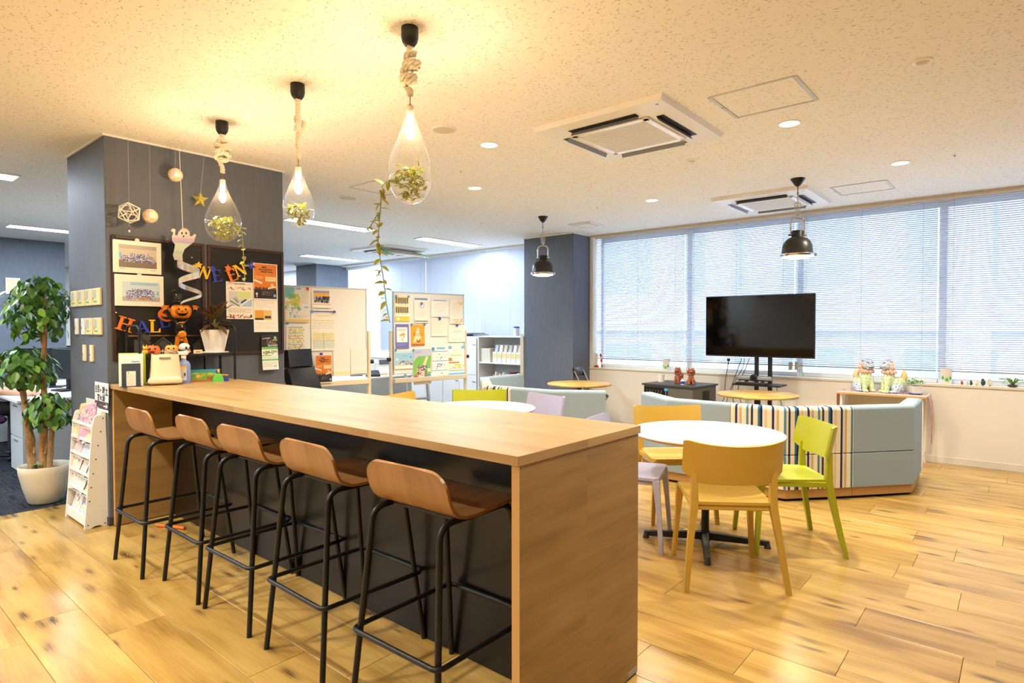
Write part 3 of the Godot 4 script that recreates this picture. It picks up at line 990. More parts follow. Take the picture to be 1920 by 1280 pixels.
func rope_mesh(path: Array, r: float) -> ArrayMesh:
	var mb := MB.new()
	var up := Vector3.RIGHT
	var frames := []
	for i in path.size():
		var d: Vector3 = (path[mini(i + 1, path.size() - 1)] - path[maxi(i - 1, 0)]).normalized()
		var s := d.cross(up).normalized()
		up = s.cross(d).normalized()
		frames.append([s, up])
	for k in 3:
		var pts := []
		var len_sum := 0.0
		for i in path.size():
			if i > 0:
				len_sum += (path[i] - path[i - 1]).length()
			var a := TAU * k / 3.0 + len_sum * 95.0
			pts.append(path[i] + frames[i][0] * cos(a) * r * 0.55 + frames[i][1] * sin(a) * r * 0.55)
		mb.tube(pts, r * 0.56, 7)
	return mb.done()

func build_teardrops() -> void:
	mat("canopy_black", Color(0.06, 0.065, 0.075), 0.45)
	mat("rope", Color(0.93, 0.90, 0.83), 0.9)
	mat("brass", Color(0.62, 0.48, 0.30), 0.35, 0.9)
	mat("socket_white", Color(0.95, 0.94, 0.92), 0.35)
	clear_mat("bulb_glass", Color(1.0, 0.99, 0.97), 0.006, 0.0)
	glow("filament_bulb", Color(1.0, 0.86, 0.62), 9.0)
	var vi := Image.create(64, 4, false, Image.FORMAT_RGB8)
	for x in 64:
		var d := absf(x - 31.5) / 32.0
		var c := rgb8(150, 160, 70)
		if d < 0.12: c = rgb8(214, 206, 140)
		elif d < 0.5: c = rgb8(116, 136, 58)
		elif d < 0.72: c = rgb8(170, 176, 92)
		else: c = rgb8(226, 216, 160)
		for y in 4: vi.set_pixel(x, y, c)
	var vm := mat("vine_leaf", Color(1, 1, 1), 0.5)
	vm.albedo_texture = ImageTexture.create_from_image(vi)
	vm.backlight_enabled = true
	vm.backlight = Color(0.4, 0.42, 0.3)
	mat("vine_stem", rgb8(150, 160, 80), 0.6)
	var defs := [
		{x = -2.127, z = -1.803, top = 2.39, bot = 1.947, r = 0.101, knot = 0, lab = "teardrop glass pendant with leaves, a long trailing vine and double knotted rope"},
		{x = -3.089, z = -1.813, top = 2.285, bot = 1.948, r = 0.085, knot = 1, lab = "small teardrop glass pendant with open front, pale leaves and side-knotted rope"},
		{x = -4.021, z = -1.816, top = 2.362, bot = 1.951, r = 0.112, knot = 2, lab = "teardrop glass pendant in front of the noticeboards, short vine, hung on densely braided rope knot"}]
	for d in defs:
		var o := thing("teardrop_pendant", d.lab, "pendant lamp", Vector3(d.x, 0, d.z), 0.0, "teardrop pendants over the counter")
		part(o, "canopy", MB.new().lathe([Vector2(0.038, CEIL), Vector2(0.039, CEIL - 0.045), Vector2(0.034, CEIL - 0.065), Vector2(0.022, CEIL - 0.082), Vector2(0.0, CEIL - 0.086)], 24).done(), M["canopy_black"])
		var y0: float = CEIL - 0.08
		var y1: float = d.top + 0.045
		var ctrl := [Vector3(0, y0, 0), Vector3(0, y0 - 0.035, 0)]
		var mid := (y0 + y1) / 2
		if d.knot == 0:
			var ky := y0 - 0.05
			for i in 36:
				var a := i * 0.8
				var f := i / 35.0
				var rr := 0.020 + 0.010 * absf(sin(PI * f * 2.0))
				var ox := 0.012 if i < 18 else -0.012
				ctrl.append(Vector3(ox + cos(a) * rr, ky - f * 0.125 + cos(a * 0.5) * 0.006, sin(a) * rr))
			ctrl.append(Vector3(0, ky - 0.155, 0))
		elif d.knot == 1:
			ctrl.append(Vector3(0, y0 - 0.09, 0))
			for i in 12:
				var a := i * 0.8
				ctrl.append(Vector3(0.018 + cos(a + PI) * 0.026, y0 - 0.13 - i * 0.003 + sin(a) * 0.028, sin(a * 0.5) * 0.02))
			ctrl.append(Vector3(0, y0 - 0.20, 0))
		else:
			for i in 30:
				var a := i * 0.95
				var f := i / 29.0
				var rr := 0.016 + 0.028 * sin(PI * f)
				ctrl.append(Vector3(cos(a) * rr, y0 - 0.045 - f * 0.135 + sin(a * 1.7) * 0.010, sin(a) * rr))
		ctrl.append(Vector3(0, y1 + 0.03, 0))
		ctrl.append(Vector3(0, y1, 0))
		part(o, "rope", rope_mesh(smooth_path(ctrl, 4), 0.0145), M["rope"])
		part(o, "cord", MB.new().bar(Vector3(0, y1, 0), Vector3(0, d.top - 0.002, 0), 0.0025, 6).lathe([Vector2(0.0, d.top + 0.010), Vector2(0.009, d.top + 0.006), Vector2(0.013, d.top - 0.002)], 14).done(), M["brass"])
		part(o, "socket", MB.new().lathe([Vector2(0.0, d.top), Vector2(0.0165, d.top - 0.001), Vector2(0.0175, d.top - 0.06), Vector2(0.015, d.top - 0.064), Vector2(0.0, d.top - 0.064)], 20).done(), M["socket_white"])
		# teardrop glass
		var H: float = d.top - d.bot
		var prof := []
		for i in 25:
			var f := i / 24.0
			var rr: float
			# neck at f = 0, widest near f = 0.68
			if f < 0.68:
				var g := f / 0.68
				rr = lerpf(0.021, d.r, pow(0.5 - 0.5 * cos(PI * g), 1.05))
			else:
				var g := (f - 0.68) / 0.32
				rr = d.r * sqrt(maxf(1.0 - g * g, 0.0))
			prof.append(Vector2(rr, d.top - f * H))
		prof.reverse()
		if d.knot == 1:
			# the front of the small pendant is open: leave the cells of a round mouth away
			var g := MB.new()
			var face: float = atan2(-d.z, -d.x)
			var keep := MB.new().lathe(prof, 40).done()
			var arr := keep.surface_get_arrays(0)
			var vv: PackedVector3Array = arr[Mesh.ARRAY_VERTEX]
			var nn: PackedVector3Array = arr[Mesh.ARRAY_NORMAL]
			var mouth: Vector3 = Vector3(cos(face), 0, sin(face)) * (d.r * 0.92) + Vector3(0, d.bot + H * 0.46, 0)
			for i in range(0, vv.size(), 3):
				var ce := (vv[i] + vv[i + 1] + vv[i + 2]) / 3.0
				if (ce - mouth).length() > 0.047:
					g.tri(vv[i], vv[i + 1], vv[i + 2], nn[i], nn[i + 1], nn[i + 2])
			part(o, "glass", g.done(), M["bulb_glass"])
			var lip := []
			var bs := facing(Vector3(cos(face), 0.25, sin(face)))
			for i in 24:
				var a := TAU * i / 24
				lip.append(mouth - Vector3(cos(face), 0, sin(face)) * 0.006 + bs.x * cos(a) * 0.044 + bs.y * sin(a) * 0.047)
			part(o, "glass_lip", MB.new().tube(lip, 0.0022, 6, true).done(), M["bulb_glass"])
		else:
			part(o, "glass", MB.new().lathe(prof, 40).done(), M["bulb_glass"])
		var by: float = d.top - 0.062
		part(o, "bulb", MB.new().lathe([Vector2(0.0, by - 0.088), Vector2(0.010, by - 0.085), Vector2(0.019, by - 0.070), Vector2(0.022, by - 0.052), Vector2(0.019, by - 0.030), Vector2(0.012, by - 0.008), Vector2(0.012, by)], 18).done(), M["filament_bulb"])
		var l := OmniLight3D.new()
		l.name = "bulb_light"
		l.light_energy = 0.24
		l.light_color = Color(1.0, 0.86, 0.68)
		l.light_size = 0.02
		l.omni_range = 20.0
		l.omni_attenuation = 2.0
		l.shadow_enabled = true
		l.position = Vector3(0, by - 0.05, 0)
		o.add_child(l)
		# foliage inside
		var fo := MB.new()
		var nleaf: int = [170, 120, 180][d.knot]
		for i in nleaf:
			var a := rng.randf() * TAU
			var yy: float = d.bot + H * rng.randf_range(0.06, 0.40)
			var g := clampf((d.top - yy) / H, 0.0, 1.0)
			var lim: float = d.r * (sqrt(maxf(1.0 - pow((g - 0.68) / 0.32, 2), 0.0)) if g > 0.68 else 0.85) - 0.022
			var rr := sqrt(rng.randf()) * maxf(lim, 0.005)
			var dir := Vector3(rng.randf_range(-1, 1), rng.randf_range(-0.4, 0.9), rng.randf_range(-1, 1)).normalized()
			leaf(fo, Transform3D(along(dir), Vector3(cos(a) * rr, yy, sin(a) * rr) - dir * 0.014), rng.randf_range(0.030, 0.042), rng.randf_range(0.015, 0.021))
		var fp := part(o, "foliage", fo.done(), M["vine_leaf"])
		fp.set_meta("kind", "stuff")
		if d.knot == 0:
			vine(o, [Vector2(745, 345), Vector2(728, 340), Vector2(716, 352), Vector2(714, 385), Vector2(711, 420), Vector2(709, 455), Vector2(714, 492), Vector2(720, 530), Vector2(724, 565), Vector2(731, 605)], 2.70, 50, 0.05)
			vine(o, [Vector2(714, 395), Vector2(704, 408), Vector2(694, 425), Vector2(684, 432)], 2.69, 6, 0.024)
		elif d.knot == 2:
			vine(o, [Vector2(440, 425), Vector2(449, 428), Vector2(454, 440), Vector2(456, 470), Vector2(458, 500), Vector2(459, 528)], 3.86, 15, 0.05)

func vine(o: Node3D, pix: Array, depth: float, count: int, size: float) -> void:
	var pts := []
	for p in pix:
		pts.append(at_px(p.x, p.y, depth) - o.position)
	var path := smooth_path(pts, 6)
	var v := part(o, "vine", MB.new().tube(path, 0.0022, 6).done(), M["vine_stem"])
	var meshes := [leaf_mesh(size, size * 0.56), leaf_mesh(size * 0.85, size * 0.5, 0.1, 0.5), leaf_mesh(size * 0.7, size * 0.44)]
	for i in count:
		var f := (i + 0.3) / count
		var p: Vector3 = path[int(f * (path.size() - 1))]
		var dir := Vector3(rng.randf_range(-1, 1), rng.randf_range(-0.6, 0.35), rng.randf_range(-1, 1)).normalized()
		part(v, "leaf", meshes[i % 3], M["vine_leaf"], p, along(dir, Vector3(rng.randf_range(-0.5, 0.5), 1, rng.randf_range(-0.5, 0.5))))

func build_domes() -> void:
	mat("dome_black", Color(0.20, 0.19, 0.18), 0.34, 0.4)
	glow("dome_lens", Color(1.0, 0.92, 0.78), 4.5)
	for d in [[-1.583, -5.888, "black industrial dome pendant on a chain in front of the blinds"], [-4.475, -5.87, "black industrial dome pendant on a chain before the slate window pillar"]]:
		var o := thing("dome_pendant", d[2], "pendant lamp", Vector3(d[0], 0, d[1]), deg_to_rad(40.0), "industrial dome pendants")
		part(o, "canopy", MB.new().lathe([Vector2(0.062, CEIL), Vector2(0.062, CEIL - 0.004), Vector2(0.030, CEIL - 0.055), Vector2(0.010, CEIL - 0.072), Vector2(0.0, CEIL - 0.072)], 24).done(), M["canopy_black"])
		part(o, "cord", MB.new().bar(Vector3(0, 2.67, 0), Vector3(0, 2.60, 0), 0.004, 8).done(), M["black"])
		var ch := MB.new()
		var y := 2.605
		for i in 11:
			var ring := []
			for k in 10:
				var a := TAU * k / 10
				var p := Vector3(cos(a) * 0.008, sin(a) * 0.014, 0)
				ring.append(Vector3(0, y, 0) + (Basis(Vector3.UP, PI / 2 * (i % 2)) * p))
			ch.tube(ring, 0.0022, 6, true)
			y -= 0.020
		part(o, "chain", ch.done(), M["chrome"])
		# spare chain gathered in a loop beside it
		var sp := MB.new()
		for i in 16:
			var a := TAU * i / 16.0
			var c := Vector3(cos(a) * 0.022, 2.47 + sin(a) * 0.055, sin(a * 2.0) * 0.014)
			var ring := []
			for k in 8:
				var b := TAU * k / 8
				ring.append(c + Basis(Vector3.FORWARD, a) * (Basis(Vector3.UP, PI / 2 * (i % 2)) * Vector3(cos(b) * 0.007, sin(b) * 0.013, 0)))
			sp.tube(ring, 0.0022, 5, true)
		part(o, "spare_chain", sp.done(), M["chrome"])
		var yk := rounded([Vector3(-0.062, 2.235, 0), Vector3(-0.062, 2.385, 0), Vector3(0.062, 2.385, 0), Vector3(0.062, 2.235, 0)], 0.05, 6)
		part(o, "yoke", MB.new().tube(yk, 0.0075, 8).done(), M["chrome"])
		for sx in [-1.0, 1.0]:
			part(o, "wing_bolt", MB.new().bar(Vector3(sx * 0.05, 2.235, 0), Vector3(sx * 0.082, 2.235, 0), 0.011, 10).done(), M["chrome"])
		part(o, "cap", MB.new().lathe([Vector2(0.0, 2.272), Vector2(0.046, 2.270), Vector2(0.050, 2.262), Vector2(0.050, 2.216), Vector2(0.060, 2.208)], 24).done(), M["canopy_black"])
		part(o, "shade", MB.new().lathe([Vector2(0.052, 2.212), Vector2(0.085, 2.197), Vector2(0.110, 2.170), Vector2(0.124, 2.135), Vector2(0.130, 2.095), Vector2(0.133, 2.058)], 36).done(), M["dome_black"])
		part(o, "rim_ring", MB.new().lathe([Vector2(0.133, 2.062), Vector2(0.147, 2.058), Vector2(0.150, 2.048), Vector2(0.146, 2.038), Vector2(0.134, 2.036)], 36).done(), M["chrome"])
		for k in 3:
			var a := TAU * k / 3 + 0.5
			part(o, "clamp", MB.new().box(Vector3(cos(a) * 0.15, 2.045, sin(a) * 0.15), Vector3(0.022, 0.030, 0.022), 0.003, Basis(Vector3.UP, -a)).done(), M["chrome"])
		part(o, "light_lens", MB.new().lathe([Vector2(0.0, 2.014), Vector2(0.07, 2.018), Vector2(0.12, 2.030), Vector2(0.136, 2.040)], 36).done(), M["dome_lens"])
		var l := SpotLight3D.new()
		l.name = "dome_light"
		l.light_energy = 1.6
		l.light_color = Color(1.0, 0.90, 0.74)
		l.spot_angle = 75.0
		l.spot_angle_attenuation = 0.8
		l.spot_range = 20.0
		l.spot_attenuation = 2.0
		l.light_size = 0.1
		l.shadow_enabled = true
		l.position = Vector3(0, 2.0, 0)
		l.rotation.x = -PI / 2
		o.add_child(l)

# moulded plastic chair; it faces -z
func make_chair(label: String, m: Material, group: String) -> Node3D:
	var o := thing("plastic_chair", label, "chair", Vector3.ZERO, 0.0, group)
	# seat: a slightly dished plate with a rounded front
	var seat := func(s: float, q: float) -> Vector3:
		var x := q * 2.0 - 1.0
		var z := lerpf(-0.225, 0.205, s)
		var w := lerpf(0.225, 0.205, s)
		var r := 0.04
		var d := minf(s, 1.0 - s) * 0.43
		if d < r:
			w = w - r * 0.5 + 0.5 * sqrt(maxf(r * r - (r - d) * (r - d), 0.0))
		return Vector3(x * w, 0.452 - 0.010 * (1.0 - x * x) * sin(PI * s), z)
	part(o, "seat", MB.new().shell(14, 12, seat, 0.016).done(), m)
	var ap := MB.new()
	ap.box(Vector3(0, 0.430, -0.212), Vector3(0.40, 0.034, 0.014), 0.004)
	ap.box(Vector3(0, 0.430, 0.192), Vector3(0.37, 0.034, 0.014), 0.004)
	for sx in [-1.0, 1.0]:
		ap.box(Vector3(sx * 0.206, 0.430, -0.01), Vector3(0.014, 0.034, 0.40), 0.004, Basis(Vector3.UP, sx * 0.045))
	part(o, "seat_frame", ap.done(), m)
	# legs: tapered square posts, splayed
	for sx in [-1.0, 1.0]:
		part(o, "leg", post([Vector3(sx * 0.232, 0, -0.245), Vector3(sx * 0.215, 0.25, -0.226), Vector3(sx * 0.203, 0.445, -0.208)], [0.0125, 0.0145, 0.021]), m)
		part(o, "leg", post([Vector3(sx * 0.262, 0, 0.272), Vector3(sx * 0.232, 0.25, 0.222), Vector3(sx * 0.206, 0.44, 0.190), Vector3(sx * 0.205, 0.53, 0.190), Vector3(sx * 0.212, 0.625, 0.192)], [0.013, 0.0155, 0.020, 0.0175, 0.013]), m)
	# backrest: a broad band bent round the sitter, its ends swept forward into wings
	var back := func(s: float, q: float) -> Vector3:
		var x := q * 2.0 - 1.0
		var ax := absf(x)
		var a := x * 1.02
		var low := lerpf(0.560, 0.605, smoothstep(0.55, 1.0, ax))
		var high := lerpf(0.772, 0.797, ax * ax)
		var y := lerpf(low, high, s)
		var e := smoothstep(0.88, 1.0, ax)
		y = lerpf(y, 0.70 + (s - 0.5) * 0.12, e * 0.35)
		var lean := (y - 0.55) * 0.22
		return Vector3(sin(a) * 0.305, y, 0.022 + cos(a) * 0.215 + lean)
	part(o, "backrest", MB.new().shell(10, 26, back, 0.014).done(), m)
	return o

# a square post along points, with half widths
func post(pts: Array, hw: Array) -> ArrayMesh:
	var mb := MB.new()
	for i in pts.size() - 1:
		for k in 4:
			var c := [Vector3(-1, 0, -1), Vector3(1, 0, -1), Vector3(1, 0, 1), Vector3(-1, 0, 1)]
			var a: Vector3 = c[k]
			var b: Vector3 = c[(k + 1) % 4]
			var n := (a + b).normalized()
			mb.quad(pts[i] + a * hw[i], pts[i] + b * hw[i], pts[i + 1] + b * hw[i + 1], pts[i + 1] + a * hw[i + 1], n)
	for e in 2:
		var p: Vector3 = pts[0] if e == 0 else pts[pts.size() - 1]
		var h: float = hw[0] if e == 0 else hw[hw.size() - 1]
		mb.quad(p + Vector3(-h, 0, -h), p + Vector3(h, 0, -h), p + Vector3(h, 0, h), p + Vector3(-h, 0, h), Vector3.DOWN if e == 0 else Vector3.UP)
	return mb.done()

func place(o: Node3D, at: Vector2, face: Vector2) -> void:
	o.position = Vector3(at.x, 0, at.y)
	o.rotation.y = atan2(-face.x, -face.y)

func cafe_table(at: Vector2, turn: float, label: String) -> void:
	var o := thing("cafe_table", label, "table", Vector3(at.x, 0, at.y), turn, "round white cafe tables")
	part(o, "table_top", MB.new().lathe([Vector2(0, 0.696), Vector2(0.44, 0.696), Vector2(0.472, 0.706), Vector2(0.477, 0.716), Vector2(0.475, 0.72), Vector2(0, 0.72)], 64).done(), M["white"])
	part(o, "top_edge", MB.new().lathe([Vector2(0.440, 0.694), Vector2(0.4735, 0.705), Vector2(0.4775, 0.712)], 64).done(), M["ply_edge"])
	part(o, "column", MB.new().lathe([Vector2(0.024, 0.69), Vector2(0.024, 0.09), Vector2(0.034, 0.05), Vector2(0.034, 0.02)], 20).done(), M["black"])
	for k in 4:
		var b := Basis(Vector3.UP, PI / 2 * k)
		var f := MB.new()
		f.at(Vector3.ZERO, b)
		var y0 := 0.028
		var y1 := 0.075
		f.quad(Vector3(-0.02, y1, 0), Vector3(0.02, y1, 0), Vector3(0.014, 0.045, 0.37), Vector3(-0.014, 0.045, 0.37), Vector3(0, 1, 0.1))
		f.quad(Vector3(-0.026, y0, 0), Vector3(-0.02, y1, 0), Vector3(-0.014, 0.045, 0.37), Vector3(-0.018, 0.018, 0.37), Vector3(-1, 0.2, 0))
		f.quad(Vector3(0.026, y0, 0), Vector3(0.02, y1, 0), Vector3(0.014, 0.045, 0.37), Vector3(0.018, 0.018, 0.37), Vector3(1, 0.2, 0))
		f.quad(Vector3(-0.026, y0, 0), Vector3(0.026, y0, 0), Vector3(0.018, 0.018, 0.37), Vector3(-0.018, 0.018, 0.37), Vector3.DOWN)
		f.quad(Vector3(-0.018, 0.018, 0.37), Vector3(0.018, 0.018, 0.37), Vector3(0.014, 0.045, 0.37), Vector3(-0.014, 0.045, 0.37), Vector3(0, 0, 1))
		var leg := part(o, "leg", f.done(), M["black"])
		part(leg, "glide", MB.new().lathe([Vector2(0.0, 0.05), Vector2(0.012, 0.046), Vector2(0.017, 0.014), Vector2(0.021, 0.008), Vector2(0.021, 0.0), Vector2(0.0, 0.0)], 14, b * Vector3(0, 0, 0.375)).done(), M["dark_grey"])
	part(o, "top_plate", MB.new().box(Vector3(0, 0.689, 0), Vector3(0.3, 0.012, 0.3), 0.003).done(), M["black"])

func build_cafe() -> void:
	cafe_table(Vector2(-1.555, -3.77), deg_to_rad(24.5), "round white cafe table with four bright chairs beside the counter's open end")
	cafe_table(Vector2(-3.5, -3.70), deg_to_rad(20.0), "round white cafe table half hidden behind the counter")
	var g := "plastic chairs at the cafe tables"
	var y := make_chair("mustard yellow plastic chair with its back to the open floor, at the white table", M["yellow_plastic"], g)
	place(y, Vector2(-1.285, -3.375), Vector2(-0.58, -0.81))
	var y2 := copy(y, "yellow plastic chair between the white table and the pale blue sofa")
	place(y2, Vector2(-1.975, -4.205), Vector2(0.68, 0.73))
	var gr := make_chair("lime green plastic chair in front of the striped sofa", M["green_plastic"], g)
	place(gr, Vector2(-1.172, -4.11), Vector2(-0.81, 0.58))
	var li := make_chair("lilac plastic chair half hidden by the counter's open end", M["lilac_plastic"], g)
	place(li, Vector2(-1.985, -3.535), Vector2(0.94, -0.33))
	var y3 := copy(y, "yellow plastic chair just showing above the counter in front of a whiteboard")
	place(y3, Vector2(-4.2, -3.60), Vector2(0.97, -0.25))
	var g2 := copy(gr, "lime green plastic chair at the table behind the counter")
	place(g2, Vector2(-3.93, -4.16), Vector2(0.68, 0.73))
	var l2 := copy(li, "lilac plastic chair in front of the left sofa's pale blue back")
	place(l2, Vector2(-3.35, -4.19), Vector2(-0.25, 0.97))
	var g3 := copy(gr, "lime green plastic chair behind the counter with only a corner showing")
	place(g3, Vector2(-3.2, -3.28), Vector2(-0.5, -0.87))

# a sofa corner unit: outer back runs a - b - c on the floor plan; inner side faces the table
func sofa_unit(label: String, a: Vector2, b: Vector2, c: Vector2, centre: Vector2, m: Material, stripe: bool, wing := 0) -> void:
	var o := thing("sofa_unit", label, "sofa", Vector3(b.x, 0, b.y), 0.0, "modular sofas round the low tables")
	var nrm := func(p: Vector2, q: Vector2) -> Vector2:
		var n := Vector2(-(q - p).y, (q - p).x).normalized()
		return n if n.dot(centre - p) > 0 else -n
	var n1: Vector2 = nrm.call(a, b)
	var n2: Vector2 = nrm.call(b, c)
	var nb := (n1 + n2).normalized()
	var kb := 1.0 / nb.dot(n1)
	var line := func(d: float) -> Array: return [a + n1 * d - b, nb * d * kb, c + n2 * d - b]
	# plinth, base, lower and upper shell, seat cushion
	sofa_slab(o, "plinth", line.call(0.05), line.call(0.58), 0.0, 0.022, 0.0, M["black"], false)
	sofa_slab(o, "base_board", line.call(0.012), line.call(0.62), 0.022, 0.095, 0.0, M["cork"], false)
	sofa_slab(o, "lower_body", line.call(0.0), line.call(0.64), 0.095, 0.375, 0.014, m, stripe)
	sofa_slab(o, "backrest", line.call(0.0), line.call(0.13), 0.379, 0.75, 0.03, m, stripe)
	sofa_slab(o, "seat_cushion", line.call(0.134), line.call(0.65), 0.377, 0.43, 0.025, m, stripe)

func sofa_slab(o: Node3D, called: String, outer: Array, inner: Array, y0: float, y1: float, bev: float, m: Material, stripe: bool) -> void:
	var mb := MB.new()
	var us := 3.4 if stripe else 1.0
	# cross section rounded at the top and the ends
	var lens := [0.0, (outer[1] - outer[0]).length(), (outer[1] - outer[0]).length() + (outer[2] - outer[1]).length()]
	var steps := 4
	var sec := []
	sec.append([0.0, y0, Vector2(-1, 0)])
	for k in steps + 1:
		var t := PI / 2 * k / steps
		sec.append([bev * (1.0 - cos(t)), y1 - bev + bev * sin(t), Vector2(-cos(t), sin(t))])
	for k in steps + 1:
		var t := PI / 2 * (1.0 - float(k) / steps)
		sec.append([-bev * (1.0 - cos(t)) + 1000.0, y1 - bev + bev * sin(t), Vector2(cos(t), sin(t))])
	sec.append([1000.0, y0, Vector2(1, 0)])
	var tot := 0.0
	var pos := func(e: int, s: Array) -> Vector3:
		var w: Vector2 = inner[e] - outer[e]
		var f: float = s[0]
		var p: Vector2 = (inner[e] + w.normalized() * (f - 1000.0)) if f > 500.0 or f < -500.0 else outer[e] + w.normalized() * f
		return Vector3(p.x, s[1], p.y)
	for i in 2:
		var w0: Vector2 = (inner[i] - outer[i])
		var ed: Vector2 = (outer[i + 1] - outer[i]).normalized()
		var inn := Vector2(-ed.y, ed.x)
		if inn.dot(w0) < 0: inn = -inn
		tot = 0.0
		for k in sec.size() - 1:
			var p0: Vector3 = pos.call(i, sec[k])
			var p1: Vector3 = pos.call(i + 1, sec[k])
			var p2: Vector3 = pos.call(i + 1, sec[k + 1])
			var p3: Vector3 = pos.call(i, sec[k + 1])
			var na := Vector3(inn.x * sec[k][2].x, sec[k][2].y, inn.y * sec[k][2].x)
			var nb := Vector3(inn.x * sec[k + 1][2].x, sec[k + 1][2].y, inn.y * sec[k + 1][2].x)
			var h := (p3 - p0).length()
			mb.quads(p0, p1, p2, p3, na, na, nb, nb, Vector2(lens[i] * us, tot), Vector2(lens[i + 1] * us, tot), Vector2(lens[i + 1] * us, tot + h), Vector2(lens[i] * us, tot + h))
			tot += h
		# the end face
		if true:
			var e := 0 if i == 0 else 2
			var dn := Vector3(-ed.x, 0, -ed.y) if i == 0 else Vector3(ed.x, 0, ed.y)
			var cc := Vector3.ZERO
			for s in sec: cc += pos.call(e, s)
			cc /= sec.size()
			for k in sec.size():
				mb.tri(cc, pos.call(e, sec[k]), pos.call(e, sec[(k + 1) % sec.size()]), dn, dn, dn)
	part(o, called, mb.done(), m)

func lounge_table(at: Vector2, r: float, label: String) -> void:
	var o := thing("lounge_table", label, "table", Vector3(at.x, 0, at.y), 0.0, "round oak lounge tables")
	part(o, "table_top", MB.new().lathe([Vector2(0, 0.676), Vector2(r - 0.006, 0.676), Vector2(r, 0.682), Vector2(r, 0.695), Vector2(r - 0.004, 0.70), Vector2(0, 0.70)], 56).done(), M["table_wood"])
	part(o, "column", MB.new().lathe([Vector2(0.03, 0.676), Vector2(0.03, 0.03)], 18).done(), M["black"])
	part(o, "base", MB.new().lathe([Vector2(0, 0.03), Vector2(0.05, 0.028), Vector2(0.22, 0.012), Vector2(0.22, 0.0), Vector2(0, 0)], 36).done(), M["black"])

func build_sofas() -> void:
	var C := Vector2(-2.1, -6.35)
	sofa_unit("pale blue corner sofa unit beside the striped one, under the dark cabinet", Vector2(-2.90, -5.42), Vector2(-2.45, -5.05), Vector2(-1.875, -5.05), C, M["fabric_blue"], false)
	sofa_unit("blue and cream striped corner sofa unit behind the lime green chair", Vector2(-1.87, -5.05), Vector2(-1.43, -5.06), Vector2(-1.04, -5.51), C, M["fabric_stripe"], true)
	sofa_unit("pale blue corner sofa unit in front of the white folding table", Vector2(-1.037, -5.514), Vector2(-0.68, -5.95), Vector2(-0.69, -6.55), C, M["fabric_blue"], false)
	var D := Vector2(-4.3, -6.25)
	sofa_unit("pale blue corner sofa unit behind the lilac chair, before the window pillar", Vector2(-3.22, -5.27), Vector2(-3.70, -4.95), Vector2(-4.19, -4.93), D, M["fabric_blue"], false)
	sofa_unit("striped corner sofa unit between pale blue units near the bookcase", Vector2(-4.195, -4.93), Vector2(-4.62, -4.93), Vector2(-5.01, -5.33), D, M["fabric_stripe"], true)
	sofa_unit("pale blue corner sofa unit standing right in front of the bookcase", Vector2(-5.014, -5.334), Vector2(-5.42, -5.75), Vector2(-5.42, -6.5), D, M["fabric_blue"], false)
	lounge_table(Vector2(-2.115, -6.47), 0.40, "round oak lounge table in front of the television stand")
	lounge_table(Vector2(-4.23, -6.30), 0.40, "round oak lounge table between the left sofa and the window pillar")

# ---------------------------------------------------------------- printed paper
class Paint:
	var im: Image
	var w: int
	var h: int
	var rr := RandomNumberGenerator.new()
	func _init(ww: int, hh: int, c: Color) -> void:
		w = ww; h = hh
		im = Image.create(ww, hh, false, Image.FORMAT_RGB8)
		im.fill(c)
		rr.seed = ww * 7 + hh
	func r(x: float, y: float, a: float, b: float, c: Color) -> Paint:
		im.fill_rect(Rect2i(int(x * w), int(y * h), maxi(1, int(a * w)), maxi(1, int(b * h))), c)
		return self
	func dot(x: float, y: float, rad: float, c: Color) -> Paint:
		var R := int(rad * w)
		for j in range(-R, R + 1):
			var k := int(sqrt(float(R * R - j * j)))
			im.fill_rect(Rect2i(int(x * w) - k, int(y * h) + j, 2 * k + 1, 1), c)
		return self
	func line(x0: float, y0: float, x1: float, y1: float, t: int, c: Color) -> Paint:
		var n := int(maxf(absf(x1 - x0) * w, absf(y1 - y0) * h)) + 1
		for i in n + 1:
			var f := float(i) / n
			im.fill_rect(Rect2i(int(lerpf(x0, x1, f) * w) - t / 2, int(lerpf(y0, y1, f) * h) - t / 2, t, t), c)
		return self
	# rows of small print
	func text(x: float, y: float, a: float, b: float, rows: int, c: Color) -> Paint:
		var rh := b / rows
		for i in rows:
			var xx := x
			var stop := x + a * (rr.randf_range(0.55, 1.0) if i % 3 == 2 else 1.0)
			while xx < stop:
				var ww := rr.randf_range(0.008, 0.03)
				im.fill_rect(Rect2i(int(xx * w), int((y + i * rh) * h), maxi(1, int(ww * w)), maxi(1, int(rh * 0.45 * h))), c)
				xx += ww + rr.randf_range(0.006, 0.018)
		return self
	func speck(x: float, y: float, a: float, b: float, n: int, cols: Array, s: int) -> Paint:
		for i in n:
			im.fill_rect(Rect2i(int((x + rr.randf() * a) * w), int((y + rr.randf() * b) * h), rr.randi_range(1, s), rr.randi_range(1, s)), cols[rr.randi() % cols.size()])
		return self
	func mat(rough := 0.6) -> StandardMaterial3D:
		var m := StandardMaterial3D.new()
		m.resource_name = "print"
		m.albedo_texture = ImageTexture.create_from_image(im)
		m.roughness = rough
		return m

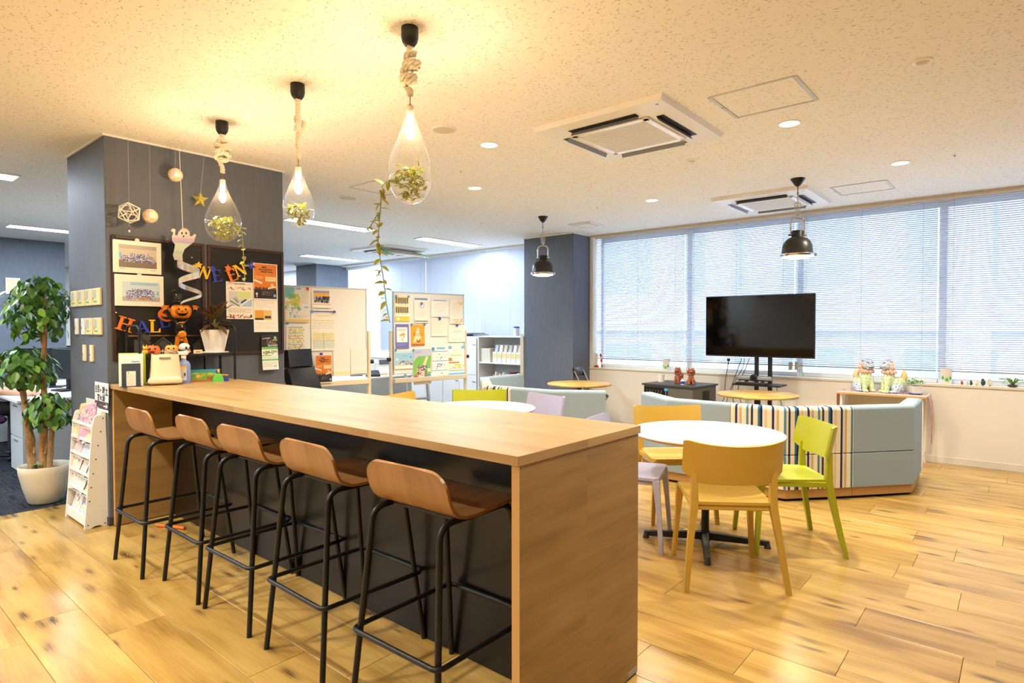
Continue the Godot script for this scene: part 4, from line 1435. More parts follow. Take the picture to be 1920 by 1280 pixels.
# a sheet with its print: lower left corner at the origin's centre, x right, y up, z out
func sheet_mesh(w: float, h: float, th := 0.0008, bow := 0.0) -> ArrayMesh:
	var mb := MB.new()
	var n := 6
	for i in n:
		var y0 := -h / 2 + h * i / n
		var y1 := -h / 2 + h * (i + 1) / n
		var f := func(y: float) -> float: return th + bow * pow((0.5 - y / h), 2.0)
		var z0: float = f.call(y0)
		var z1: float = f.call(y1)
		mb.quad(Vector3(-w / 2, y0, z0), Vector3(w / 2, y0, z0), Vector3(w / 2, y1, z1), Vector3(-w / 2, y1, z1), Vector3(0, (z0 - z1) * 1.0, y1 - y0).normalized(),
			Vector2(0, 1.0 - float(i) / n), Vector2(1, 1.0 - float(i) / n), Vector2(1, 1.0 - float(i + 1) / n), Vector2(0, 1.0 - float(i + 1) / n))
		mb.quad(Vector3(-w / 2, y0, z0 - th), Vector3(w / 2, y0, z0 - th), Vector3(w / 2, y1, z1 - th), Vector3(-w / 2, y1, z1 - th), Vector3(0, 0, -1))
		for sx in [-1.0, 1.0]:
			mb.quad(Vector3(sx * w / 2, y0, z0), Vector3(sx * w / 2, y1, z1), Vector3(sx * w / 2, y1, z1 - th), Vector3(sx * w / 2, y0, z0 - th), Vector3(sx, 0, 0))
	return mb.done()

func words(parent: Node, called: String, s: String, height: float, m: Material, pos: Vector3, depth := 0.001, font_name := "Droid Sans", bold := true, turn := 0.0) -> MeshInstance3D:
	var t := TextMesh.new()
	var f := SystemFont.new()
	f.font_names = PackedStringArray([font_name])
	f.font_weight = 700 if bold else 400
	t.font = f
	t.text = s
	t.font_size = 48
	t.pixel_size = height / (48.0 * 0.72)
	t.depth = depth
	t.curve_step = 2.0
	return part(parent, called, t, m, pos, Basis(Vector3.BACK, turn))

func poster(called: String, label: String, cat: String, pos: Vector3, b: Basis, size: Vector2, p: Paint, group := "", bow := 0.004) -> Node3D:
	var o := thing(called, label, cat, pos, 0.0, group)
	o.basis = b
	part(o, "sheet", sheet_mesh(size.x, size.y, 0.0008, bow), p.mat())
	return o

func build_noticeboards() -> void:
	var B := facing(Vector3.RIGHT)
	mat("board_black", Color(0.075, 0.072, 0.07), 0.45)
	mat("board_frame", Color(0.24, 0.13, 0.10), 0.5)
	for d in [[-1.426, -2.056, 1.163, 2.045, "black noticeboard in a dark brown frame behind the two group photographs"], [-2.078, -2.712, 1.178, 2.045, "black noticeboard in a dark brown frame carrying the event posters"]]:
		var w: float = d[0] - d[1]
		var h: float = d[3] - d[2]
		var o := thing("noticeboard", d[4], "noticeboard", Vector3(PILX, (d[2] + d[3]) / 2, (d[0] + d[1]) / 2), 0.0, "noticeboards on the pillar")
		o.basis = B
		part(o, "panel", MB.new().box(Vector3(0, 0, 0.006), Vector3(w - 0.02, h - 0.02, 0.010)).done(), M["board_black"])
		for e in [[0, 1], [0, -1], [1, 0], [-1, 0]]:
			var sz := Vector3(0.022, h, 0.020) if e[0] != 0 else Vector3(w - 0.044, 0.022, 0.020)
			part(o, "frame_rail", MB.new().box(Vector3(e[0] * (w / 2 - 0.011), e[1] * (h / 2 - 0.011), 0.010), sz, 0.003).done(), M["board_frame"])
		for q in [[-0.45, 0.45], [0.44, 0.44]]:
			part(o, "corner_pin", MB.new().ball(Vector3(q[0] * w, q[1] * h, 0.013), Vector3(0.007, 0.007, 0.005), 10, 6).done(), M["dark_grey"])
	# group photographs
	var blues := [rgb8(50, 90, 200), rgb8(40, 70, 170), rgb8(70, 110, 220), rgb8(30, 30, 40), rgb8(210, 170, 150), rgb8(230, 230, 235)]
	var p1 := Paint.new(192, 140, rgb8(240, 232, 218))
	p1.r(0.09, 0.1, 0.83, 0.76, rgb8(196, 188, 176)).r(0.09, 0.1, 0.83, 0.14, rgb8(170, 164, 156)).r(0.09, 0.62, 0.83, 0.24, rgb8(120, 108, 94)).speck(0.12, 0.46, 0.76, 0.2, 700, blues, 4).speck(0.32, 0.38, 0.34, 0.12, 260, blues, 4).r(0.10, 0.38, 0.05, 0.14, rgb8(80, 180, 220)).r(0.72, 0.36, 0.02, 0.12, rgb8(70, 130, 180)).r(0.1, 0.88, 0.12, 0.03, rgb8(140, 190, 210)).r(0.78, 0.9, 0.13, 0.03, rgb8(140, 190, 210)).text(0.3, 0.88, 0.4, 0.03, 1, rgb8(120, 120, 130)).text(0.62, 0.16, 0.12, 0.04, 1, rgb8(190, 70, 60))
	var p2 := Paint.new(192, 140, rgb8(240, 232, 220))
	p2.r(0.12, 0.2, 0.82, 0.68, rgb8(196, 214, 228)).r(0.3, 0.22, 0.6, 0.1, rgb8(150, 196, 228)).r(0.12, 0.72, 0.82, 0.16, rgb8(176, 172, 176)).speck(0.2, 0.5, 0.62, 0.3, 900, blues, 4).speck(0.32, 0.44, 0.42, 0.1, 220, blues, 4).r(0.46, 0.74, 0.26, 0.06, rgb8(190, 140, 60)).r(0.87, 0.52, 0.04, 0.14, rgb8(90, 180, 215)).text(0.62, 0.28, 0.2, 0.04, 1, rgb8(200, 70, 60)).text(0.3, 0.92, 0.5, 0.03, 1, rgb8(120, 120, 130))
	var ph := [[-1.430, -1.739, 1.783, 2.013, p1, "upper framed group photograph with a cloudy sky, people in blue shirts"], [-1.438, -1.752, 1.549, 1.772, p2, "lower framed group photograph with a blue sky, people in blue shirts"]]
	for d in ph:
		var w: float = d[0] - d[1]
		var h: float = d[3] - d[2]
		var o := thing("framed_photograph", d[5], "photograph", Vector3(PILX + 0.020, (d[2] + d[3]) / 2, (d[0] + d[1]) / 2), 0.0, "framed photographs")
		o.basis = B
		part(o, "frame", MB.new().box(Vector3(0, 0, 0.008), Vector3(w, h, 0.016), 0.003).done(), M["white"])
		part(o, "print", sheet_mesh(w - 0.016, h - 0.016), d[4].mat(0.3), Vector3(0, 0, 0.0155))
		part(o, "hook", MB.new().lathe([Vector2(0.0, 0.004), Vector2(0.013, 0.003), Vector2(0.016, -0.004), Vector2(0, -0.004)], 16, Vector3.ZERO).done(), M["white"], Vector3(0, h / 2 + 0.006, 0.006), Basis(Vector3.RIGHT, PI / 2))
	# posters on the right board
	var ma := Paint.new(128, 176, rgb8(238, 232, 222))
	ma.text(0.06, 0.06, 0.86, 0.03, 1, rgb8(110, 110, 140)).speck(0.08, 0.12, 0.84, 0.08, 40, [rgb8(220, 130, 60), rgb8(70, 50, 50), rgb8(200, 160, 120)], 7).r(0.1, 0.26, 0.84, 0.4, rgb8(206, 206, 220)).r(0.42, 0.26, 0.5, 0.2, rgb8(206, 220, 150))
	for i in 30: ma.r(0.96 - i * 0.016, 0.44 + i * 0.0075, 0.0 + i * 0.016, 0.01, rgb8(150, 196, 230))
	ma.line(0.15, 0.52, 0.5, 0.66, 5, rgb8(80, 150, 80)).line(0.5, 0.66, 0.92, 0.44, 4, rgb8(240, 238, 232)).line(0.56, 0.56, 0.72, 0.48, 6, rgb8(50, 50, 80)).line(0.28, 0.44, 0.4, 0.54, 3, rgb8(60, 60, 70)).line(0.36, 0.42, 0.46, 0.56, 2, rgb8(60, 60, 70)).text(0.08, 0.72, 0.84, 0.12, 4, rgb8(110, 90, 90)).speck(0.08, 0.87, 0.84, 0.09, 60, [rgb8(60, 50, 46), rgb8(190, 80, 50), rgb8(90, 70, 40)], 8)
	var o1 := poster("map_poster", "white event map poster with green park and blue water, beside the orange poster", "poster", Vector3(PILX + 0.014, 1.6155, -2.329), B, Vector2(0.222, 0.301), ma)
	words(o1, "title", "HALLOWEEN", 0.011, M["purple"], Vector3(0, 0.135, 0.003), 0.0006)
	var board_or := event_paint()
	var o2 := poster("event_poster", "orange and black halloween event poster on the right noticeboard", "poster", Vector3(PILX + 0.014, 1.78, -2.548), B, Vector2(0.212, 0.303), board_or)
	event_words(o2, 0.212, 0.303)
	for s in [-1.0, 1.0]:
		part(o2, "pink_tape", MB.new().box(Vector3(s * 0.098, 0.146, 0.002), Vector3(0.02, 0.014, 0.001)).done(), mat("pink", rgb8(236, 150, 180), 0.6))
	var te := Paint.new(128, 160, rgb8(240, 236, 228))
	te.text(0.06, 0.06, 0.8, 0.2, 4, rgb8(190, 186, 186)).r(0.05, 0.33, 0.36, 0.3, rgb8(224, 158, 50)).r(0.41, 0.33, 0.33, 0.3, rgb8(222, 190, 120)).r(0.05, 0.57, 0.36, 0.06, rgb8(40, 30, 30)).r(0.46, 0.5, 0.26, 0.08, rgb8(60, 56, 54)).text(0.06, 0.7, 0.84, 0.24, 5, rgb8(200, 194, 190))
	poster("notice_sheet", "white notice sheet with two orange tickets printed on it, under the orange poster", "poster", Vector3(PILX + 0.013, 1.493, -2.55), B, Vector2(0.213, 0.27), te)
	var le := Paint.new(96, 192, rgb8(238, 236, 230))
	le.r(0, 0, 1, 0.34, rgb8(44, 38, 38)).speck(0.3, 0.06, 0.6, 0.2, 60, [rgb8(150, 90, 60), rgb8(110, 60, 130), rgb8(180, 150, 110), rgb8(90, 180, 130)], 9).dot(0.85, 0.07, 0.09, rgb8(120, 210, 160)).line(0.05, 0.1, 0.5, 0.07, 3, rgb8(220, 220, 220)).r(0, 0.34, 1, 0.07, rgb8(110, 190, 110)).speck(0.05, 0.43, 0.9, 0.1, 60, [rgb8(120, 150, 90), rgb8(210, 180, 150), rgb8(80, 130, 70)], 9).r(0, 0.57, 0.6, 0.035, rgb8(130, 196, 120)).r(0, 0.69, 1, 0.05, rgb8(110, 190, 110)).text(0.06, 0.63, 0.84, 0.05, 2, rgb8(130, 130, 130)).text(0.06, 0.79, 0.84, 0.14, 4, rgb8(160, 160, 160)).dot(0.8, 0.9, 0.07, rgb8(150, 190, 220))
	var lo := poster("sports_leaflet", "folded dark and green leaflet hanging at the noticeboard's lower corner", "leaflet", Vector3(PILX + 0.024, 1.185, -2.574), B, Vector2(0.142, 0.29), le, "", 0.02)
	words(lo, "headline", "KUETOPY", 0.014, M["white"], Vector3(0.028, 0.058, 0.0035), 0.0006)
	# garland of letters
	var g := thing("halloween_garland", "paper letter garland reading HALLOWEEN across both noticeboards", "garland", Vector3(PILX + 0.024, 0, 0))
	g.basis = B
	g.position = Vector3(PILX + 0.028, 0, 0)
	var L := [["H", 1.418, -1.499, "orange", -18.0, 0.10], ["A", 1.398, -1.608, "blue", 8.0, 0.09], ["L", 1.405, -1.690, "yellow", 0.0, 0.095], ["L", 1.438, -1.752, "blue", 14.0, 0.09], ["W", 1.822, -2.035, "yellow", -4.0, 0.10], ["E", 1.800, -2.139, "blue", 10.0, 0.095], ["E", 1.815, -2.258, "orange", 22.0, 0.10], ["N", 1.862, -2.330, "yellow", 22.0, 0.10]]
	for q in L:
		words(g, "letter", q[0], q[5], M[q[3]], Vector3(-q[2], q[1], 0.0), 0.004, "Droid Serif", true, deg_to_rad(q[4]))
		if q[0] in ["E", "W"]:
			var st := PackedVector2Array()
			for k in 10:
				var a := PI / 2 + TAU * k / 10
				var rr := 0.030 if k % 2 == 0 else 0.015
				st.append(Vector2(cos(a), sin(a)) * rr)
			part(g, "star", MB.new().prism(st, 0.004).done(), M[q[3]], Vector3(-q[2] - 0.03, q[1] + 0.055, 0.0))
	part(g, "star", MB.new().prism(PackedVector2Array([Vector2(-0.05, 0.012), Vector2(0.0, 0.02), Vector2(0.012, 0.05), Vector2(0.02, 0.01), Vector2(0.05, -0.01), Vector2(0.02, -0.015), Vector2(0.0, -0.03), Vector2(-0.015, -0.01)]), 0.004).done(), M["blue"], Vector3(2.412, 1.902, 0.0))
	var pk := pumpkin_face(0.058, M["orange"], M["black"])
	var pn := part(g, "pumpkin_letter", pk[0], M["orange"], Vector3(1.775, 1.492, 0.0))
	part(pn, "face", pk[1], M["black"])
	var str_pts := []
	for q in [[1.50, -1.445], [1.455, -1.50], [1.436, -1.60], [1.44, -1.69], [1.475, -1.755], [1.55, -1.86], [1.70, -1.96], [1.845, -2.03], [1.835, -2.14], [1.855, -2.26], [1.885, -2.33], [1.91, -2.41]]:
		str_pts.append(Vector3(-q[1], q[0], 0.002))
	part(g, "string", MB.new().tube(smooth_path(str_pts, 3), 0.0009, 5).done(), M["black"])
	for q in [[1.50, -1.445], [1.93, -1.955], [1.91, -2.42]]:
		part(g, "push_pin", MB.new().ball(Vector3(-q[1], q[0], 0.0), Vector3(0.008, 0.008, 0.008), 10, 6).done(), M["chrome"])

func event_paint() -> Paint:
	var p := Paint.new(128, 184, rgb8(240, 236, 228))
	p.r(0.03, 0.02, 0.94, 0.7, rgb8(214, 124, 44)).speck(0.05, 0.04, 0.9, 0.5, 40, [rgb8(236, 170, 80), rgb8(250, 220, 160)], 4).r(0.03, 0.72, 0.94, 0.25, rgb8(36, 30, 30))
	for i in 16: p.r(0.03 + i * 0.058, 0.70 - 0.05 * absf(sin(i * 1.9)), 0.05, 0.1, rgb8(44, 32, 28))
	p.r(0.5, 0.36, 0.44, 0.13, rgb8(232, 214, 160)).text(0.54, 0.39, 0.34, 0.07, 2, rgb8(120, 90, 60)).line(0.06, 0.47, 0.34, 0.54, 7, rgb8(238, 228, 210)).line(0.62, 0.68, 0.9, 0.63, 7, rgb8(238, 228, 210)).text(0.06, 0.36, 0.36, 0.08, 3, rgb8(244, 226, 190)).r(0.72, 0.55, 0.12, 0.08, rgb8(230, 200, 150)).text(0.36, 0.77, 0.22, 0.12, 4, rgb8(190, 186, 180)).text(0.6, 0.77, 0.2, 0.12, 4, rgb8(150, 146, 140)).dot(0.88, 0.88, 0.07, rgb8(130, 170, 220)).dot(0.14, 0.84, 0.05, rgb8(220, 210, 190)).r(0.12, 0.86, 0.05, 0.08, rgb8(200, 190, 170))
	return p
func event_words(o: Node3D, w: float, h: float) -> void:
	words(o, "title", "MaR", h * 0.045, M["black"], Vector3(-0.01, h * 0.40, 0.003), 0.0006, "Droid Serif")
	words(o, "title", "HALLOWEEN", h * 0.042, M["black"], Vector3(0.0, h * 0.335, 0.003), 0.0006, "Droid Serif")
	words(o, "title", "NIGHT 2021", h * 0.042, M["black"], Vector3(0.012, h * 0.27, 0.003), 0.0006, "Droid Serif")

# flat jack-o'-lantern: [body, face]
func pumpkin_face(r: float, _m: Material, _d: Material) -> Array:
	var p := PackedVector2Array()
	for k in 28:
		var a := TAU * k / 28
		p.append(Vector2(cos(a) * r * 1.1, sin(a) * r * (0.88 + 0.05 * cos(4.0 * a))))
	var body := MB.new().prism(p, 0.004)
	body.prism(PackedVector2Array([Vector2(-0.1, 0.85) * r, Vector2(0.15, 0.85) * r, Vector2(0.25, 1.2) * r, Vector2(0.0, 1.15) * r]), 0.004)
	var f := MB.new()
	f.at(Vector3(0, 0, 0.0035))
	for s in [-1.0, 1.0]:
		f.prism(PackedVector2Array([Vector2(s * 0.6, 0.15) * r, Vector2(s * 0.2, 0.12) * r, Vector2(s * 0.42, 0.5) * r]), 0.002)
	f.prism(PackedVector2Array([Vector2(-0.75, -0.15) * r, Vector2(-0.4, -0.3) * r, Vector2(0, -0.32) * r, Vector2(0.4, -0.3) * r, Vector2(0.75, -0.15) * r, Vector2(0.5, -0.55) * r, Vector2(0, -0.66) * r, Vector2(-0.5, -0.55) * r]), 0.002)
	return [body.done(), f.done()]

# ---------------------------------------------------------------- things hanging by the pillar
func ico() -> Array:
	var t := (1.0 + sqrt(5.0)) / 2.0
	var v := []
	for s in [[-1, t, 0], [1, t, 0], [-1, -t, 0], [1, -t, 0], [0, -1, t], [0, 1, t], [0, -1, -t], [0, 1, -t], [t, 0, -1], [t, 0, 1], [-t, 0, -1], [-t, 0, 1]]:
		v.append(Vector3(s[0], s[1], s[2]).normalized())
	return v

func build_hangings() -> void:
	mat("thread", Color(0.75, 0.74, 0.72), 0.6)
	var X := PILX + 0.15
	# open icosahedron
	var c := on_x(242, 399, X)
	var o := thing("hanging_polyhedron", "white open-frame polyhedron ornament with a beaded tail", "ornament", c)
	var V := ico()
	var f := MB.new()
	var tilt := Basis(Vector3.RIGHT, 0.55) * Basis(Vector3.UP, 0.5)
	for i in 12:
		for j in range(i + 1, 12):
			if (V[i] - V[j]).length() < 1.1:
				f.tube([tilt * V[i] * 0.074, tilt * V[j] * 0.074], 0.0042, 6)
	part(o, "frame", f.done(), M["white"])
	var inner := MB.new()
	inner.ball(Vector3(0, 0.012, 0), Vector3(0.010, 0.010, 0.010), 8, 6)
	part(o, "bead", inner.done(), M["brass"])
	var bd := MB.new()
	bd.ball(Vector3(0, -0.105, 0), Vector3(0.008, 0.010, 0.008), 8, 6)
	part(o, "bead", bd.done(), M["purple"])
	part(o, "bead", MB.new().ball(Vector3(0, -0.125, 0), Vector3(0.006, 0.010, 0.006), 8, 6).done(), M["white"])
	part(o, "thread", MB.new().bar(Vector3(0, CEIL - c.y, 0), Vector3(0, -0.12, 0), 0.0010, 5).done(), M["thread"])
	# pearly balls
	var pearl := mat("pearl", Color(0.95, 0.88, 0.74), 0.25)
	pearl.metallic = 0.15
	var pi := Image.create(64, 64, false, Image.FORMAT_RGB8)
	for yy in 16:
		for xx in 16:
			pi.fill_rect(Rect2i(xx * 4, yy * 4, 4, 4), [rgb8(250, 236, 206), rgb8(244, 214, 160), rgb8(252, 244, 232), rgb8(226, 210, 240), rgb8(240, 206, 150)][rng.randi() % 5])
	pearl.albedo_color = Color(1, 1, 1)
	pearl.albedo_texture = ImageTexture.create_from_image(pi)
	for q in [[329, 328, "upper pearly faceted paper ball beside the ghost's thread"], [282, 405, "lower pearly faceted paper ball beside the open polyhedron"]]:
		var p := on_x(q[0], q[1], X)
		var ob := thing("pearly_ball", q[2], "ornament", p, 0.0, "pearly paper balls")
		var mb := MB.new()
		for i in 8:
			var a := -PI / 2 + PI * i / 8
			var b := -PI / 2 + PI * (i + 1) / 8
			for k in 14:
				var t0 := TAU * k / 14
				var t1 := TAU * (k + 1) / 14
				var qd := [Vector3(cos(a) * cos(t0), sin(a), cos(a) * sin(t0)), Vector3(cos(a) * cos(t1), sin(a), cos(a) * sin(t1)), Vector3(cos(b) * cos(t1), sin(b), cos(b) * sin(t1)), Vector3(cos(b) * cos(t0), sin(b), cos(b) * sin(t0))]
				var nn: Vector3 = (qd[0] + qd[1] + qd[2] + qd[3]).normalized()
				var uv := Vector2(k / 14.0 + 0.02, i / 8.0 + 0.03)
				mb.quad(qd[0] * 0.05, qd[1] * 0.05, qd[2] * 0.05, qd[3] * 0.05, nn, uv, uv, uv, uv)
		part(ob, "ball", mb.done(), pearl)
		part(ob, "thread", MB.new().bar(Vector3(0, CEIL - p.y, 0), Vector3(0, 0.05, 0), 0.0008, 5).done(), M["thread"])
	# folded star
	var sc := on_x(375, 374, X)
	var so := thing("folded_star", "gold green folded paper star on a thread", "ornament", sc)
	so.basis = Basis(Vector3.UP, deg_to_rad(50)) * Basis(Vector3.FORWARD, 0.1)
	var sm := MB.new()
	var sm2 := MB.new()
	for k in 5:
		var a := PI / 2 + TAU * k / 5
		for s in [-1.0, 1.0]:
			var tip := Vector3(cos(a), sin(a), 0) * 0.062
			var inr := Vector3(cos(a + s * TAU / 10), sin(a + s * TAU / 10), 0) * 0.026
			for zz in [1.0, -1.0]:
				var mid := Vector3(0, 0, 0.018 * zz)
				var nn := (tip - mid).cross(inr - mid).normalized()
				if nn.z * zz < 0: nn = -nn
				var tgt := sm if (s > 0) else sm2
				tgt.tri(mid, tip, inr, nn, nn, nn)
	part(so, "facet", sm.done(), mat("star_gold", rgb8(222, 186, 84), 0.25, 0.5))
	part(so, "facet", sm2.done(), mat("star_green", rgb8(176, 190, 96), 0.25, 0.5))
	part(so, "thread", MB.new().bar(Vector3(0, CEIL - sc.y, 0), Vector3(0, 0.06, 0), 0.0008, 5).done(), M["thread"])
	# ghost with a spiral tail
	var gx := PILX + 0.17
	var gc := on_x(343, 452, gx)
	var g := thing("ghost_spiral", "iridescent ghost cut-out with a long spiral ribbon tail", "ornament", gc)
	var Bf := facing(Vector3.RIGHT)
	g.basis = Bf
	var gi := Image.create(8, 128, false, Image.FORMAT_RGB8)
	for y in 128:
		var h := fmod(0.72 + 0.9 * sin(y * 0.05) * 0.5, 1.0)
		var cc := Color.from_hsv(h, 0.05 if y % 40 > 10 else 0.16, 0.86)
		gi.fill_rect(Rect2i(0, y, 8, 1), cc)
	var holo := mat("hologram", Color(1, 1, 1), 0.22)
	holo.metallic = 0.35
	holo.albedo_texture = ImageTexture.create_from_image(gi)
	var poly := PackedVector2Array()
	for q in [[320, 432], [324, 428], [329, 430], [328, 440], [332, 442], [335, 434], [341, 428], [349, 428], [355, 434], [356, 443], [361, 442], [364, 438], [368, 440], [365, 448], [364, 453], [355, 460], [346, 467], [341, 480], [343, 487], [327, 487], [324, 478], [327, 466], [328, 458], [323, 452], [322, 444], [325, 436]]:
		var p := on_x(q[0], q[1], gx)
		poly.append(Vector2(-(p.z - gc.z), p.y - gc.y))
	part(g, "ghost", MB.new().prism(poly, 0.0015, Vector2(0.1, 0.25)).done(), holo)
	for e in [[341, 437, 0.006], [349, 437, 0.006], [344, 443, 0.005]]:
		var p := on_x(e[0], e[1], gx)
		part(g, "face_hole", MB.new().ball(Vector3(-(p.z - gc.z), p.y - gc.y, 0.0015), Vector3(e[2], e[2] * 1.5, 0.0012), 10, 6).done(), M["black"])
	var st := on_x(334, 486, gx)
	var en := on_x(358, 578, gx)
	var rb := func(s: float, q: float) -> Vector3:
		var y := lerpf(st.y, en.y, s) - gc.y
		var a := s * TAU * 2.25 + PI * 0.95
		var rad := 0.075 * smoothstep(0.0, 0.12, s + 0.06)
		var ax := lerpf(-(on_x(352, 500, gx).z - gc.z), -(on_x(360, 560, gx).z - gc.z), s)
		var wdt := 0.062 * (1.0 - s) + 0.008
		return Vector3(ax + cos(a) * rad, y + (q - 0.5) * wdt, sin(a) * rad * 0.8)
	part(g, "spiral_tail", MB.new().shell(60, 3, rb, 0.0012, Vector2(2.0, 1.0)).done(), holo)
	var top := on_x(336, 284, gx)
	part(g, "string", MB.new().bar(Vector3(-(top.z - gc.z), CEIL - gc.y, 0), Vector3(0.0, on_x(346, 429, gx).y - gc.y, 0), 0.0022, 6).done(), M["white"])

# ---------------------------------------------------------------- the rack and what stands on it and on the counter
func build_rack() -> void:
	var x0 := PILX + 0.055
	var x1 := PILX + 0.30
	var zl := -1.500
	var zr := -2.150
	var o := thing("black_rack", "black metal tabletop rack with arched sides on the counter", "rack", Vector3((x0 + x1) / 2, 1.0, (zl + zr) / 2))
	var hx := (x1 - x0) / 2
	var hz := (zl - zr) / 2
	for s in [1.0, -1.0]:
		var a := rounded([Vector3(-hx, 0.0, s * hz), Vector3(-hx, 0.405, s * hz), Vector3(hx, 0.405, s * hz), Vector3(hx, 0.0, s * hz)], 0.05, 6)
		part(o, "side_arch", MB.new().tube(a, 0.0095, 10).done(), M["steel_black"])
	part(o, "shelf", MB.new().box(Vector3(0, 0.195, 0), Vector3(hx * 2, 0.018, hz * 2), 0.002).done(), M["black"])
	part(o, "shelf_rail", MB.new().bar(Vector3(-hx, 0.335, hz), Vector3(-hx, 0.335, -hz), 0.005, 8).done(), M["brass"])
	part(o, "rear_leg", MB.new().bar(Vector3(-hx, 0.19, -hz + 0.12), Vector3(-hx, 0.0, -hz + 0.12), 0.008, 8).done(), M["steel_black"])
	var sy := 1.204
	var xb := PILX + 0.10
	var xf := PILX + 0.25
	# flat grey houses
	mat("grey_felt", Color(0.235, 0.225, 0.21), 0.8)
	var hs := [[[267, 300], 0.10, 0.15, "tower", "tall flat grey haunted house ornament beside the rack's arch"], [[306, 300], 0.11, 0.125, "gable", "flat grey gabled house ornament behind the spider"], [[374, 300], 0.085, 0.105, "gable", "flat grey gabled house ornament beside the white plant pot"]]
	for q in hs:
		var p := on_x(q[0][0], 650, xb)
		var ho := thing("felt_house", q[4], "ornament", Vector3(xb, sy, p.z), 0.0, "grey house ornaments")
		ho.basis = facing(Vector3(1, 0, 0.25))
		var w: float = q[1]
		var h: float = q[2]
		var poly := PackedVector2Array([Vector2(-w / 2, 0), Vector2(w / 2, 0), Vector2(w / 2, h * 0.55), Vector2(w * 0.62, h * 0.5), Vector2(0, h), Vector2(-w * 0.62, h * 0.5), Vector2(-w / 2, h * 0.55)])
		if q[3] == "tower":
			poly = PackedVector2Array([Vector2(-w / 2, 0), Vector2(w / 2, 0), Vector2(w / 2, h * 0.6), Vector2(w * 0.35, h * 0.62), Vector2(w * 0.5, h * 0.72), Vector2(w * 0.5, h * 0.98), Vector2(w * 0.3, h * 0.9), Vector2(w * 0.1, h), Vector2(-w * 0.1, h * 0.9), Vector2(-w * 0.1, h * 0.66), Vector2(-w / 2, h * 0.7)])
		part(ho, "wall", MB.new().prism(poly, 0.006).done(), M["grey_felt"])
		part(ho, "window", MB.new().box(Vector3(-w * 0.18, h * 0.36, 0.0065), Vector3(w * 0.16, h * 0.16, 0.002)).done(), M["black"])
		part(ho, "window", MB.new().box(Vector3(w * 0.18, h * 0.36, 0.0065), Vector3(w * 0.16, h * 0.16, 0.002)).done(), M["black"])
		part(ho, "door", MB.new().box(Vector3(0, h * 0.1, 0.0065), Vector3(w * 0.2, h * 0.2, 0.002)).done(), M["black"])
		if q[3] == "gable":
			part(ho, "roof_line", MB.new().tube([Vector3(-w * 0.5, h * 0.5, 0.007), Vector3(0, h * 0.88, 0.007), Vector3(w * 0.5, h * 0.5, 0.007)], 0.003, 6).done(), M["black"])
	# small pumpkins, skull, spider, dragon, sign
	for q in [[290, "orange jack-o-lantern pumpkin on the black rack", "orange"], [325, "pale amber jack-o-lantern pumpkin next to the skull", "amber"]]:
		var p := on_x(q[0], 660, xf)
		var m: Material = mat("amber", rgb8(230, 170, 90), 0.5) if q[2] == "amber" else mat("pumpkin", rgb8(226, 112, 56), 0.5)
		var po := thing("small_pumpkin", q[1], "pumpkin", Vector3(xf - 0.03, sy, p.z), 0.0, "small pumpkins on the rack")
		po.basis = facing(Vector3(1, 0, 0.45))
		var mb := MB.new()
		for k in 8:
			var a := TAU * k / 8
			mb.ball(Vector3(cos(a) * 0.020, 0.033, sin(a) * 0.018), Vector3(0.024, 0.033, 0.022), 12, 8)
		part(po, "body", mb.done(), m)
		part(po, "stem", MB.new().lathe([Vector2(0.006, 0.060), Vector2(0.004, 0.074), Vector2(0, 0.074)], 8).done(), M["leaf_green"])
		var fa := MB.new()
		for s in [-1.0, 1.0]:
			fa.ball(Vector3(s * 0.016, 0.043, 0.037), Vector3(0.007, 0.006, 0.004), 8, 5)
		fa.ball(Vector3(0, 0.033, 0.041), Vector3(0.003, 0.003, 0.003), 6, 4)
		fa.ball(Vector3(0, 0.022, 0.037), Vector3(0.018, 0.004, 0.005), 10, 5)
		part(po, "face", fa.done(), M["black"])
	var sk := thing("small_skull", "small white skull ornament on the black rack", "skull", Vector3(xf - 0.03, sy, on_x(350, 655, xf).z))
	sk.basis = facing(Vector3(1, 0, -0.35))
	part(sk, "cranium", MB.new().ball(Vector3(0, 0.047, -0.006), Vector3(0.036, 0.032, 0.040), 18, 12).done(), M["white"])
	part(sk, "jaw", MB.new().box(Vector3(0, 0.014, 0.014), Vector3(0.040, 0.028, 0.034), 0.009).done(), M["white"])
	for s in [-1.0, 1.0]:
		part(sk, "eye_socket", MB.new().ball(Vector3(s * 0.014, 0.044, 0.029), Vector3(0.009, 0.010, 0.006), 10, 6).done(), M["black"])
	part(sk, "nose_hole", MB.new().ball(Vector3(0, 0.030, 0.032), Vector3(0.004, 0.006, 0.003), 8, 5).done(), M["black"])
	var spd := thing("toy_spider", "small black toy spider with pale legs on the rack", "spider", Vector3(xf - 0.03, sy, on_x(308, 662, xf).z))
	part(spd, "body", MB.new().ball(Vector3(0, 0.014, 0), Vector3(0.012, 0.012, 0.014), 12, 8).done(), M["black"])
	for k in 8:
		var a := TAU * (k + 0.5) / 8
		part(spd, "leg", MB.new().tube([Vector3(cos(a) * 0.008, 0.016, sin(a) * 0.008), Vector3(cos(a) * 0.026, 0.036, sin(a) * 0.024), Vector3(cos(a) * 0.036, 0.0, sin(a) * 0.032)], 0.0018, 5).done(), M["amber"])
	var dr := thing("toy_creature", "tiny yellow creature ornament beside the orange pumpkin", "ornament", Vector3(xf - 0.02, sy, on_x(274, 664, xf).z))
	part(dr, "body", MB.new().ball(Vector3(0, 0.020, 0), Vector3(0.020, 0.020, 0.020), 12, 8).done(), M["amber"])
	part(dr, "head", MB.new().ball(Vector3(0.005, 0.048, 0), Vector3(0.015, 0.014, 0.015), 12, 8).done(), M["yellow"])
